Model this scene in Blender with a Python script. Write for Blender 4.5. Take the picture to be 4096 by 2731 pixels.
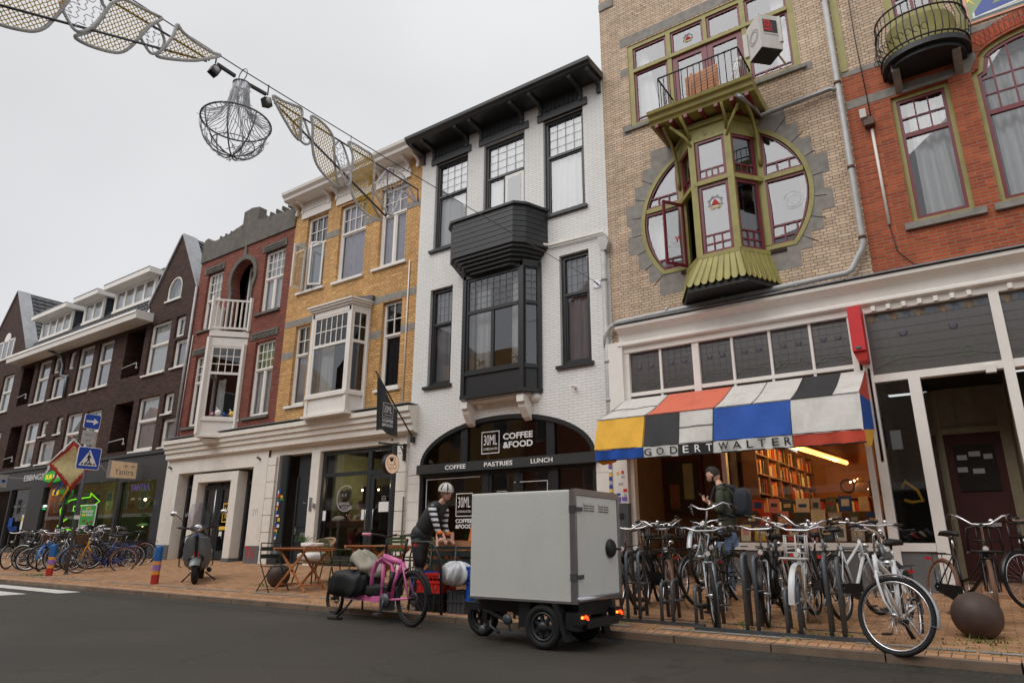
import bpy, math, random
from mathutils import Vector, Matrix
from math import sin, cos, pi, radians as R
random.seed(7)
for o in list(bpy.data.objects): bpy.data.objects.remove(o)
S = bpy.context.scene
COL = S.collection
# ---------------------------------------------------------------- camera
cd = bpy.data.cameras.new("camera"); cam = bpy.data.objects.new("camera", cd); COL.objects.link(cam)
cd.sensor_width = 36.0; cd.lens = 2673.3/4096*36; cd.clip_end = 500; cd.clip_start = .05
cam.location = (0, 0, 1.05)
cam.rotation_euler = (Matrix.Rotation(R(34.99), 3, 'Z') @ Matrix.Rotation(R(90+16.7807), 3, 'X') @ Matrix.Rotation(R(.26526), 3, 'Z')).to_euler()
S.camera = cam
# ---------------------------------------------------------------- sky, sun, exposure
W = bpy.data.worlds.new("World"); S.world = W; W.use_nodes = True
nt = W.node_tree; nt.nodes.clear(); N = nt.nodes.new; L = nt.links.new
out = N('ShaderNodeOutputWorld'); bg = N('ShaderNodeBackground'); bg.inputs['Strength'].default_value = .1
sky = N('ShaderNodeTexSky'); sky.sky_type = 'NISHITA'; sky.sun_disc = False
sky.sun_elevation = R(48); sky.sun_rotation = R(160); sky.dust_density = 3
tc = N('ShaderNodeTexCoord'); sx = N('ShaderNodeSeparateXYZ'); L(tc.outputs['Generated'], sx.inputs[0])
cr = N('ShaderNodeValToRGB'); e = cr.color_ramp.elements
e[0].position = 0; e[0].color = (.66, .665, .67, 1); e[1].position = 1; e[1].color = (1, 1, 1.0, 1)
x = e.new(.25); x.color = (.67, .67, .68, 1); x = e.new(.6); x.color = (.69, .69, .70, 1)
L(sx.outputs['Z'], cr.inputs['Fac'])
no = N('ShaderNodeTexNoise'); no.inputs['Scale'].default_value = 1.6; no.inputs['Detail'].default_value = 4; no.inputs['Roughness'].default_value = .45
L(tc.outputs['Generated'], no.inputs['Vector'])
mr = N('ShaderNodeMapRange'); mr.inputs[1].default_value = .3; mr.inputs[2].default_value = .7; mr.inputs[3].default_value = .9; mr.inputs[4].default_value = 1.1
L(no.outputs['Fac'], mr.inputs[0])
mu = N('ShaderNodeVectorMath'); mu.operation = 'SCALE'; L(cr.outputs['Color'], mu.inputs[0]); L(mr.outputs[0], mu.inputs['Scale'])
m2 = N('ShaderNodeVectorMath'); m2.operation = 'SCALE'; L(mu.outputs[0], m2.inputs[0]); m2.inputs['Scale'].default_value = 10.4
mx = N('ShaderNodeMix'); mx.data_type = 'RGBA'; mx.inputs[0].default_value = .93
L(sky.outputs[0], mx.inputs[6]); L(m2.outputs[0], mx.inputs[7])
L(mx.outputs[2], bg.inputs['Color']); L(bg.outputs[0], out.inputs[0])
sl = bpy.data.lights.new("sun", 'SUN'); so = bpy.data.objects.new("sun", sl); COL.objects.link(so)
sl.energy = 1.35; sl.angle = R(50); sl.color = (1, .97, .93)
so.rotation_euler = (R(42), 0, R(-20)); so.location = (0, -5, 20)
S.view_settings.view_transform = 'Standard'; S.view_settings.look = 'None'; S.view_settings.exposure = .2; S.view_settings.gamma = 1
S.cycles.max_bounces = 6; S.cycles.transparent_max_bounces = 16; S.cycles.sample_clamp_indirect = 4
# ---------------------------------------------------------------- materials
def lin(c):
    return tuple(((v/255+.055)/1.055)**2.4 if v > 10 else v/255/12.92 for v in c)
def alb(c, k=1.15):
    l = lin(c); g = .3*l[0]+.6*l[1]+.1*l[2]
    return tuple(min(.86, (v*.97+g*.03)*k) for v in l) + (1,)
MT = {}
def new_mat(name):
    m = bpy.data.materials.new(name); m.use_nodes = True; MT[name] = m
    return m, m.node_tree.nodes, m.node_tree.links, m.node_tree.nodes['Principled BSDF']
def mat(name, c, rough=.6, metal=0, var=.12, sc=6, bump=0, spec=.5, emit=None, es=0, dirt=0, dsc=1.2):
    if name in MT: return MT[name]
    m, n, l, p = new_mat(name)
    c = alb(c); p.inputs['Roughness'].default_value = rough; p.inputs['Metallic'].default_value = metal
    p.inputs['Specular IOR Level'].default_value = spec
    if emit: p.inputs['Emission Color'].default_value = lin(emit)+(1,); p.inputs['Emission Strength'].default_value = es
    t = n.new('ShaderNodeTexCoord'); no = n.new('ShaderNodeTexNoise'); no.inputs['Scale'].default_value = sc; no.inputs['Detail'].default_value = 5
    l.new(t.outputs['Object'], no.inputs['Vector'])
    rp = n.new('ShaderNodeValToRGB'); rp.color_ramp.elements[0].position = .3; rp.color_ramp.elements[1].position = .7
    rp.color_ramp.elements[0].color = tuple(v*(1-var) for v in c[:3])+(1,); rp.color_ramp.elements[1].color = tuple(min(.9, v*(1+var)) for v in c[:3])+(1,)
    l.new(no.outputs['Fac'], rp.inputs[0]); last = rp.outputs[0]
    if dirt:
        n2 = n.new('ShaderNodeTexNoise'); n2.inputs['Scale'].default_value = dsc; n2.inputs['Detail'].default_value = 8; n2.inputs['Roughness'].default_value = .7
        mp = n.new('ShaderNodeMapping'); mp.inputs['Scale'].default_value = (1, 1, .35); l.new(t.outputs['Object'], mp.inputs[0]); l.new(mp.outputs[0], n2.inputs['Vector'])
        r2 = n.new('ShaderNodeValToRGB'); r2.color_ramp.elements[0].position = .5; r2.color_ramp.elements[0].color = (1, 1, 1, 1)
        r2.color_ramp.elements[1].position = .78; r2.color_ramp.elements[1].color = (1-dirt, 1-dirt*1.05, 1-dirt*1.1, 1); l.new(n2.outputs['Fac'], r2.inputs[0])
        mm = n.new('ShaderNodeMix'); mm.data_type = 'RGBA'; mm.blend_type = 'MULTIPLY'; mm.inputs[0].default_value = 1
        l.new(last, mm.inputs[6]); l.new(r2.outputs[0], mm.inputs[7]); last = mm.outputs[2]
    l.new(last, p.inputs['Base Color'])
    if bump:
        b = n.new('ShaderNodeBump'); b.inputs['Strength'].default_value = bump; b.inputs['Distance'].default_value = .01
        l.new(no.outputs['Fac'], b.inputs['Height']); l.new(b.outputs[0], p.inputs['Normal'])
    return m
def brick(name, c1, c2, cm, rv=(.82, 1.1), w=.22, h=.06, ms=.007, sq=1, plane='xz', dirt=.35, rough=.8, bump=.5, dark=(.35, .33, .3), off=.5, streak=1):
    m, n, l, p = new_mat(name)
    g = n.new('ShaderNodeNewGeometry'); s = n.new('ShaderNodeSeparateXYZ'); l.new(g.outputs['Position'], s.inputs[0])
    cb = n.new('ShaderNodeCombineXYZ')
    if plane == 'xz':
        ad = n.new('ShaderNodeMath'); ad.operation = 'ADD'; l.new(s.outputs[0], ad.inputs[0]); l.new(s.outputs[1], ad.inputs[1])
        l.new(ad.outputs[0], cb.inputs[0]); l.new(s.outputs[2], cb.inputs[1])
    else: l.new(s.outputs[0], cb.inputs[0]); l.new(s.outputs[1], cb.inputs[1])
    # a little waviness so the courses are not ruler-straight
    wn = n.new('ShaderNodeTexNoise'); wn.inputs['Scale'].default_value = 2.5; l.new(g.outputs['Position'], wn.inputs['Vector'])
    wv = n.new('ShaderNodeVectorMath'); wv.operation = 'MULTIPLY_ADD'; wv.inputs[1].default_value = (.012, .008, 0); l.new(wn.outputs['Color'], wv.inputs[0]); l.new(cb.outputs[0], wv.inputs[2])
    b = n.new('ShaderNodeTexBrick'); l.new(wv.outputs[0], b.inputs['Vector'])
    b.offset = off; b.squash = sq; b.squash_frequency = 2
    b.inputs['Color1'].default_value = alb(c1); b.inputs['Color2'].default_value = alb(c2); b.inputs['Mortar'].default_value = alb(cm)
    b.inputs['Scale'].default_value = 1; b.inputs['Brick Width'].default_value = w; b.inputs['Row Height'].default_value = h
    b.inputs['Mortar Size'].default_value = ms; b.inputs['Mortar Smooth'].default_value = .2; b.inputs['Bias'].default_value = -.1
    # grime in patches
    mp = n.new('ShaderNodeMapping'); mp.inputs['Scale'].default_value = (1, 1, .45) if plane == 'xz' else (1, 1, 1); l.new(g.outputs['Position'], mp.inputs[0])
    dn = n.new('ShaderNodeTexNoise'); dn.inputs['Scale'].default_value = 1.1; dn.inputs['Detail'].default_value = 8; dn.inputs['Roughness'].default_value = .68; l.new(mp.outputs[0], dn.inputs['Vector'])
    r2 = n.new('ShaderNodeValToRGB'); r2.color_ramp.elements[0].position = .42; r2.color_ramp.elements[0].color = (1, 1, 1, 1)
    r2.color_ramp.elements[1].position = .72; r2.color_ramp.elements[1].color = tuple(1-dirt*(1-v) for v in dark)+(1,); l.new(dn.outputs['Fac'], r2.inputs[0])
    mm = n.new('ShaderNodeMix'); mm.data_type = 'RGBA'; mm.blend_type = 'MULTIPLY'; mm.inputs[0].default_value = 1
    l.new(b.outputs['Color'], mm.inputs[6]); l.new(r2.outputs[0], mm.inputs[7])
    # single bricks that differ
    fn = n.new('ShaderNodeTexWhiteNoise'); sn = n.new('ShaderNodeVectorMath'); sn.operation = 'SNAP'; sn.inputs[1].default_value = (w, h, 1); l.new(cb.outputs[0], sn.inputs[0]); l.new(sn.outputs[0], fn.inputs['Vector'])
    mr = n.new('ShaderNodeMapRange'); mr.inputs[3].default_value = rv[0]; mr.inputs[4].default_value = rv[1]; l.new(fn.outputs[0], mr.inputs[0])
    sc = n.new('ShaderNodeVectorMath'); sc.operation = 'SCALE'; l.new(mm.outputs[2], sc.inputs[0]); l.new(mr.outputs[0], sc.inputs['Scale'])
    l.new(sc.outputs[0], p.inputs['Base Color']); p.inputs['Roughness'].default_value = rough
    bp = n.new('ShaderNodeBump'); bp.inputs['Strength'].default_value = bump; bp.inputs['Distance'].default_value = .008; bp.invert = True
    l.new(b.outputs['Fac'], bp.inputs['Height']); l.new(bp.outputs[0], p.inputs['Normal'])
    return m
def glass(name, tint=(.9, .93, .93), refl=1.6, base=.03, rough=.0):
    m, n, l, p = new_mat(name); n.remove(p)
    o = n['Material Output']; tr = n.new('ShaderNodeBsdfTransparent'); tr.inputs[0].default_value = tint+(1,)
    gl = n.new('ShaderNodeBsdfGlossy'); gl.inputs['Roughness'].default_value = rough; gl.inputs[0].default_value = (.95, .96, 1, 1)
    no = n.new('ShaderNodeTexNoise'); no.inputs['Scale'].default_value = .9; bp = n.new('ShaderNodeBump'); bp.inputs['Strength'].default_value = .06; bp.inputs['Distance'].default_value = .01
    g = n.new('ShaderNodeNewGeometry'); l.new(g.outputs['Position'], no.inputs['Vector']); l.new(no.outputs[0], bp.inputs['Height']); l.new(bp.outputs[0], gl.inputs['Normal'])
    f = n.new('ShaderNodeFresnel'); f.inputs[0].default_value = 1.5
    ma = n.new('ShaderNodeMath'); ma.operation = 'MULTIPLY_ADD'; ma.inputs[1].default_value = refl; ma.inputs[2].default_value = base; ma.use_clamp = True; l.new(f.outputs[0], ma.inputs[0])
    x = n.new('ShaderNodeMixShader'); l.new(ma.outputs[0], x.inputs[0]); l.new(tr.outputs[0], x.inputs[1]); l.new(gl.outputs[0], x.inputs[2]); l.new(x.outputs[0], o.inputs[0])
    return m
glass('glass', base=.07, refl=1.45); glass('shop_glass', refl=1.1, base=.02); glass('tinted_glass', tint=(.55, .5, .34), refl=1.2, base=.02)
glass('green_glass', tint=(.62, .72, .42), refl=1.5, base=.03); glass('smoke_plastic', tint=(.5, .47, .52), refl=.5, base=.0)
glass('leaded_glass', tint=(.55, .53, .46), refl=1.4, base=.11, rough=.3)
brick('beige_brick', (206, 183, 158), (194, 168, 142), (100, 84, 72), sq=.5, dirt=.3, ms=.0055)
brick('red_brick', (176, 80, 36), (146, 60, 32), (150, 110, 86), (.8, 1.1), dirt=.5, ms=.009)
brick('white_brick', (232, 229, 224), (230, 227, 221), (198, 195, 189), (.97, 1.01), h=.062, ms=.005, dirt=.14, rough=.55, bump=.9)
brick('yellow_brick', (212, 168, 108), (200, 152, 92), (134, 96, 58), dirt=.45, ms=.007, h=.072, sq=.5)
brick('maroon_brick', (142, 74, 56), (120, 62, 48), (66, 44, 40), dirt=.4, ms=.007)
brick('dark_brick', (88, 50, 34), (54, 33, 25), (26, 20, 17), (.6, 1.25), dirt=.4, ms=.012)
brick('arch_brick', (178, 80, 48), (160, 66, 42), (100, 60, 48), w=.07, h=.3, dirt=.3, off=0)
brick('pavement_brick', (172, 130, 92), (152, 112, 78), (104, 80, 62), w=.2, h=.1, ms=.005, plane='xy', dirt=.35, dark=(.55, .5, .45), bump=.6)
brick('kerb_band_brick', (188, 142, 104), (168, 124, 90), (96, 78, 62), w=.1, h=.2, ms=.006, plane='xy', dirt=.3, dark=(.6, .55, .5), off=0, bump=.6)
brick('tile_paving', (150, 112, 84), (136, 100, 76), (90, 72, 58), w=.3, h=.3, ms=.006, plane='xy', dirt=.3, dark=(.6, .55, .5))
WH = (222, 218, 212)
mat('white_paint', WH, .45, dirt=.12, var=.03); mat('cream_plaster', (218, 213, 204), .7, dirt=.16, var=.04); mat('black_paint', (36, 38, 40), .35, var=.1)
mat('black_board', (48, 51, 53), .45, var=.1); mat('olive', (146, 138, 74), .5, var=.1, dirt=.35, dsc=4); mat('crimson', (106, 22, 38), .35, var=.07)
mat('grey_stone', (134, 130, 124), .8, var=.2, sc=7, bump=.4, dirt=.35, dsc=3); mat('concrete', (98, 94, 88), .85, var=.18, sc=5, bump=.3, dirt=.45, dsc=2)
mat('plinth_grey', (96, 98, 100), .7, var=.06, dirt=.25); mat('anthracite', (44, 47, 50), .4, var=.07); mat('fascia_dark', (52, 54, 58), .38, var=.05)
mat('zinc', (150, 152, 155), .42, .5, dirt=.3); mat('pvc_grey', (172, 172, 172), .4, dirt=.2); mat('lead', (120, 122, 126), .55, .3, var=.2)
mat('roof_tile', (66, 67, 70), .55, var=.2, sc=12, bump=.4); mat('slate', (84, 82, 84), .6, var=.25, sc=14)
mat('interior', (110, 104, 96), .9); mat('interior_dark', (44, 40, 36), .9); mat('curtain', (232, 232, 234), .9, var=.03); mat('curtain_grey', (176, 176, 182), .9, var=.05)
mat('curtain_lilac', (190, 184, 198), .9); mat('curtain_blue', (128, 132, 150), .9); mat('curtain_dark', (58, 62, 70), .9); mat('blind_green', (140, 150, 90), .9)
mat('rubber', (26, 26, 27), .75, var=.15, sc=30); mat('chrome', (205, 205, 208), .22, 1, var=.03); mat('alu', (175, 176, 180), .35, .9, var=.05)
mat('kerb_stone', (122, 104, 88), .85, var=.18, sc=4, bump=.3, dirt=.4, dsc=3); mat('bike_black', (18, 19, 20), .3, var=.1); mat('bike_grey', (92, 96, 100), .35, .4); mat('leather', (22, 22, 24), .55); mat('galvanised', (92, 97, 102), .5, .55, var=.12, sc=14, dirt=.2)
mat('plastic_black', (30, 31, 33), .5); mat('wood', (172, 112, 70), .5, var=.2, sc=14); mat('dark_wood', (84, 58, 42), .55, var=.2)
mat('green_chair', (62, 74, 42), .4, var=.07); mat('dark_green', (38, 50, 48), .4); mat('rust_iron', (76, 62, 56), .6, .25, var=.22, sc=5, bump=.15, dirt=.2, dsc=3)
mat('skin', (206, 160, 138), .5, var=.05); mat('hair', (34, 28, 26), .7, sc=40, var=.3); mat('hair_brown', (78, 56, 44), .7, sc=40, var=.3)
for nm, c in dict(white_letter=(226, 226, 224), black_letter=(30, 30, 32), red=(196, 30, 36), blue=(22, 76, 160), yellow=(228, 186, 66), orange=(214, 110, 84), deep_red=(176, 60, 40), sign_blue=(18, 66, 168),
    awning_white=(196, 193, 188), awning_black=(42, 42, 44), awning_blue=(6, 72, 160), awning_yellow=(222, 168, 40), awning_orange=(206, 104, 78), awning_red=(190, 66, 44), green=(44, 150, 60), purple=(110, 90, 170)).items():
    mat(nm, c, .7 if nm[:3] == 'awn' else .5, var=.05, dirt=.28 if nm[:3] == 'awn' else 0, dsc=2.5, sc=12 if nm[:3] == 'awn' else 6, bump=.3 if nm[:3] == 'awn' else 0)
def emis(name, c, s): return mat(name, c, .5, emit=c, es=s)
emis('tube_lamp', (255, 175, 85), 4); emis('warm_lamp', (255, 200, 140), 10); emis('neon_green', (130, 235, 30), 1.0); emis('tail_light', (255, 60, 20), 3.0); emis('open_white', (230, 255, 240), 1.3); emis('amber', (255, 140, 40), 3)
emis('disc_face', (250, 200, 168), .25); emis('yantra_face', (240, 192, 150), .06); emis('subway_green', (20, 150, 40), .25); emis('subway_yellow', (250, 200, 30), .3); emis('open_green', (30, 200, 90), 1)
# ---------------------------------------------------------------- mesh builder
class MB:
    def __init__(s): s.v = []; s.f = []; s.m = []; s.s = []
    def add(s, vs, fs, m=0, sm=False):
        b = len(s.v); s.v += [tuple(v) for v in vs]
        for f in fs: s.f.append(tuple(i+b for i in f)); s.m.append(m); s.s.append(sm)
        return s
    def box(s, x0, x1, y0, y1, z0, z1, m=0):
        if x0 > x1: x0, x1 = x1, x0
        if y0 > y1: y0, y1 = y1, y0
        if z0 > z1: z0, z1 = z1, z0
        return s.add([(x0, y0, z0), (x1, y0, z0), (x1, y1, z0), (x0, y1, z0), (x0, y0, z1), (x1, y0, z1), (x1, y1, z1), (x0, y1, z1)],
              [(0, 3, 2, 1), (4, 5, 6, 7), (0, 1, 5, 4), (1, 2, 6, 5), (2, 3, 7, 6), (3, 0, 4, 7)], m)
    def obox(s, c, sx, sy, sz, M=None, m=0):
        M = M or Matrix(); c = Vector(c); P = []
        for dz in (-1, 1):
            for dx, dy in ((-1, -1), (1, -1), (1, 1), (-1, 1)): P.append(c+M.to_3x3() @ Vector((dx*sx/2, dy*sy/2, dz*sz/2)))
        return s.add(P, [(0, 3, 2, 1), (4, 5, 6, 7), (0, 1, 5, 4), (1, 2, 6, 5), (2, 3, 7, 6), (3, 0, 4, 7)], m)
    def beam(s, a, b, w, h, m=0, up=(0, 0, 1)):
        a = Vector(a); b = Vector(b); d = b-a; l = d.length; x = d.normalized(); u = Vector(up)
        y = u.cross(x)
        if y.length < 1e-4: y = Vector((0, 1, 0)).cross(x)
        y.normalize(); z = x.cross(y); M = Matrix((x, y, z)).transposed()
        return s.obox((a+b)/2, l, w, h, M.to_4x4(), m)
    def tube(s, path, r, n=6, m=0, closed=False):
        P = [Vector(p) for p in path]; K = len(P); V = []; prev = None
        for i, p in enumerate(P):
            if closed: t = P[(i+1) % K]-P[i-1]
            else: t = P[min(i+1, K-1)]-P[max(i-1, 0)]
            t.normalize()
            if prev is None:
                u = Vector((0, 0, 1)) if abs(t.z) < .9 else Vector((1, 0, 0)); u = (u-t*u.dot(t)).normalized()
            else:
                u = prev-t*prev.dot(t); u = u.normalized() if u.length > 1e-6 else prev
            prev = u; w = t.cross(u); rr = r[i] if isinstance(r, (list, tuple)) else r
            for k in range(n):
                a = 2*pi*k/n; V.append(p+u*cos(a)*rr+w*sin(a)*rr)
        F = []
        for i in range(K if closed else K-1):
            j = (i+1) % K
            for k in range(n): F.append((i*n+k, i*n+(k+1) % n, j*n+(k+1) % n, j*n+k))
        if not closed: F.append(tuple(range(n-1, -1, -1))); F.append(tuple((K-1)*n+k for k in range(n)))
        return s.add(V, F, m, True)
    def lathe(s, prof, c=(0, 0, 0), n=24, m=0, M=None):   # prof [(r,z)]
        V = []; F = []; M = M or Matrix()
        for r, z in prof:
            for k in range(n):
                a = 2*pi*k/n; V.append(Vector(c)+M.to_3x3() @ Vector((r*cos(a), r*sin(a), z)))
        for i in range(len(prof)-1):
            for k in range(n): F.append((i*n+k, i*n+(k+1) % n, (i+1)*n+(k+1) % n, (i+1)*n+k))
        return s.add(V, F, m, True)
    def ball(s, c, r, n=16, m=0, sc=(1, 1, 1), M=None):
        V = []; F = []; M = M or Matrix(); h = n//2
        for i in range(h+1):
            th = pi*i/h
            for k in range(n):
                a = 2*pi*k/n; V.append(Vector(c)+M.to_3x3() @ Vector((r*sin(th)*cos(a)*sc[0], r*sin(th)*sin(a)*sc[1], r*cos(th)*sc[2])))
        for i in range(h):
            for k in range(n): F.append((i*n+k, (i+1)*n+k, (i+1)*n+(k+1) % n, i*n+(k+1) % n))
        return s.add(V, F, m, True)
    def prism(s, poly, y0, y1, m=0, ax='y'):   # poly in (x,z), extruded along y (or (y,z) along x, (x,y) along z)
        f = {'y': lambda p, t: (p[0], t, p[1]), 'x': lambda p, t: (t, p[0], p[1]), 'z': lambda p, t: (p[0], p[1], t)}[ax]
        k = len(poly); V = [f(p, y0) for p in poly]+[f(p, y1) for p in poly]
        F = [tuple(range(k)), tuple(range(2*k-1, k-1, -1))]+[(i, i+k, (i+1) % k+k, (i+1) % k) for i in range(k)]
        return s.add(V, F, m)
    def ring(s, A, B, y0, y1, m=0):            # ring between two closed outlines with the same count, in (x,z), front at y0, back at y1
        k = len(A); V = [(p[0], y0, p[1]) for p in A]+[(p[0], y0, p[1]) for p in B]+[(p[0], y1, p[1]) for p in A]+[(p[0], y1, p[1]) for p in B]; F = []
        for i in range(k):
            j = (i+1) % k; F += [(i, j, k+j, k+i), (2*k+i, 3*k+i, 3*k+j, 2*k+j), (k+i, k+j, 3*k+j, 3*k+i), (i, 2*k+i, 2*k+j, j)]
        return s.add(V, F, m)
    def build(s, name, mats, parent=None, org=None, M=None, recalc=True):
        if isinstance(mats, str): mats = [mats]
        me = bpy.data.meshes.new(name)
        if org is None: org = ORG.get(root_of(parent), (0, 0, 0)) if parent else (0, 0, 0)
        me.from_pydata([(v[0]-org[0], v[1]-org[1], v[2]-org[2]) for v in s.v], [], s.f)
        for q in mats: me.materials.append(MT[q])
        me.polygons.foreach_set('material_index', s.m); me.polygons.foreach_set('use_smooth', s.s); me.update()
        if recalc and len(s.f) < 60000:
            import bmesh
            b = bmesh.new(); b.from_mesh(me); bmesh.ops.recalc_face_normals(b, faces=b.faces); b.to_mesh(me); b.free()
        o = bpy.data.objects.new(name, me); COL.objects.link(o)
        if parent: o.parent = parent
        else: o.location = org
        if M is not None: o.matrix_local = M
        return o
ORG = {}
def root_of(o):
    while o.parent: o = o.parent
    return o.name
def tag(o, label, cat, group=None, kind=None):
    if label: o['label'] = label
    if cat: o['category'] = cat
    if group: o['group'] = group
    if kind: o['kind'] = kind
    return o
def thing(name, label, cat, loc=(0, 0, 0), group=None, rot=(0, 0, 0), world=True):
    o = bpy.data.objects.new(name, None); COL.objects.link(o); o.location = loc; o.rotation_euler = rot; o.empty_display_size = .2
    if world: ORG[o.name] = loc
    return tag(o, label, cat, group)
def solo(o, label, cat, group=None): return tag(o, label, cat, group)
def structure(o): o['kind'] = 'structure'; return o
def dup(o, loc, rot=None, label=None, parent=None):
    c = o.copy(); COL.objects.link(c)
    if parent: c.parent = parent; c.matrix_parent_inverse = o.matrix_parent_inverse.copy()
    else: c.location = loc
    if rot is not None: c.rotation_euler = rot
    if label: c['label'] = label
    for ch in o.children: dup(ch, None, parent=c)
    return c
# ---- lettering
_tc = {}
def txt(s, bold=0):
    if (s, bold) not in _tc:
        cu = bpy.data.curves.new('t', 'FONT'); cu.body = s; cu.size = 1; cu.offset = bold; cu.resolution_u = 3
        ob = bpy.data.objects.new('t', cu); COL.objects.link(ob); dg = bpy.context.evaluated_depsgraph_get(); me = ob.evaluated_get(dg).to_mesh()
        _tc[(s, bold)] = ([v.co.copy() for v in me.vertices], [tuple(p.vertices) for p in me.polygons])
        ob.evaluated_get(dg).to_mesh_clear(); bpy.data.objects.remove(ob); bpy.data.curves.remove(cu)
    return _tc[(s, bold)]
def letter(mb, s, P0, U, Vv, w, h, m=0, bold=0):   # text in a box: P0 lower-left, U right, Vv up
    V, F = txt(s, bold); x0 = min(v.x for v in V); x1 = max(v.x for v in V); y0 = min(v.y for v in V); y1 = max(v.y for v in V)
    P0 = Vector(P0); U = Vector(U); Vv = Vector(Vv)
    mb.add([P0+U*((v.x-x0)/(x1-x0)*w)+Vv*((v.y-y0)/(y1-y0)*h) for v in V], F, m)
def sign_text(name, s, x0, x1, z0, z1, Y, m, parent, bold=0):
    mb = MB(); letter(mb, s, (x0, Y, z0), (1, 0, 0), (0, 0, 1), x1-x0, z1-z0, 0, bold); return mb.build(name, m, parent, recalc=False)
def gz(x, y):
    if y < 7.45: return 0
    return .11+min((y-7.45)/4.55, 1.2)*(.28+.006*max(0, -x-1))
# ---------------------------------------------------------------- facade tools
FY = 12.0
def wall(mb, x0, x1, z0, z1, holes, Y=FY, dep=.16, m=0):
    xs = sorted({x0, x1, *[min(max(v, x0), x1) for h in holes for v in h[:2]]}); zs = sorted({z0, z1, *[min(max(v, z0), z1) for h in holes for v in h[2:4]]})
    for i in range(len(xs)-1):
        run = None
        for j in range(len(zs)-1):
            cx = (xs[i]+xs[i+1])/2; cz = (zs[j]+zs[j+1])/2
            if any(h[0] < cx < h[1] and h[2] < cz < h[3] for h in holes):
                if run is not None: mb.add([(xs[i], Y, run), (xs[i+1], Y, run), (xs[i+1], Y, zs[j]), (xs[i], Y, zs[j])], [(0, 1, 2, 3)], m); run = None
            elif run is None: run = zs[j]
        if run is not None: mb.add([(xs[i], Y, run), (xs[i+1], Y, run), (xs[i+1], Y, z1), (xs[i], Y, z1)], [(0, 1, 2, 3)], m)
    for h in holes:
        a, b, c, d = h[:4]; e = h[4] if len(h) > 4 else dep
        mb.add([(a, Y, c), (b, Y, c), (b, Y, d), (a, Y, d), (a, Y+e, c), (b, Y+e, c), (b, Y+e, d), (a, Y+e, d)], [(0, 4, 5, 1), (1, 5, 6, 2), (2, 6, 7, 3), (3, 7, 4, 0)], m)
def raycast(poly, c, a):
    dx, dz = cos(a), sin(a); best = 1e9
    for i in range(len(poly)):
        (x1, z1), (x2, z2) = poly[i], poly[(i+1) % len(poly)]; ex, ez = x2-x1, z2-z1; D = dx*ez-dz*ex
        if abs(D) < 1e-12: continue
        t = ((x1-c[0])*ez-(z1-c[1])*ex)/D; u = ((x1-c[0])*dz-(z1-c[1])*dx)/D
        if t > 0 and -1e-6 <= u <= 1+1e-6: best = min(best, t)
    return (c[0]+dx*best, c[1]+dz*best)
def star(outer, inner, c, n=64):
    A = sorted({round(2*pi*i/n, 6) for i in range(n)} | {round(math.atan2(p[1]-c[1], p[0]-c[0]) % (2*pi), 6) for p in list(outer)+list(inner)})
    A = [a for i, a in enumerate(A) if i == 0 or a-A[i-1] > 1e-4]
    return [raycast(outer, c, a) for a in A], [raycast(inner, c, a) for a in A]
def rectp(x0, x1, z0, z1): return [(x0, z0), (x1, z0), (x1, z1), (x0, z1)]
def inset(poly, d):     # convex-ish, counter-clockwise
    k = len(poly); out = []
    for i in range(k):
        p0, p1, p2 = Vector(poly[i-1]), Vector(poly[i]), Vector(poly[(i+1) % k]); a = (p1-p0).normalized(); b = (p2-p1).normalized()
        na = Vector((-a.y, a.x)); nb = Vector((-b.y, b.x)); s = na+nb; q = max(.35, 1+na.dot(nb)); out.append(tuple(p1+s*(d/q)))
    return out
def curtain(name, x0, x1, z0, z1, Y, m, parent, amp=.035, wl=.13, lean=0):
    n = max(6, int((x1-x0)/.03)); mb = MB(); V = []
    ph = random.random()*6
    for zz, k in ((z0, 1.3), (z1, .6)):
        for i in range(n+1):
            x = x0+(x1-x0)*i/n
            V.append((x+(lean if zz == z0 else 0)*(i/n), Y+amp*k*sin(2*pi*x/wl+ph)+amp*.5*sin(2*pi*x/(wl*2.7)), zz))
    mb.add(V, [(i, i+1, n+2+i, n+1+i) for i in range(n)], 0, True); return mb.build(name, m, parent)
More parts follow.
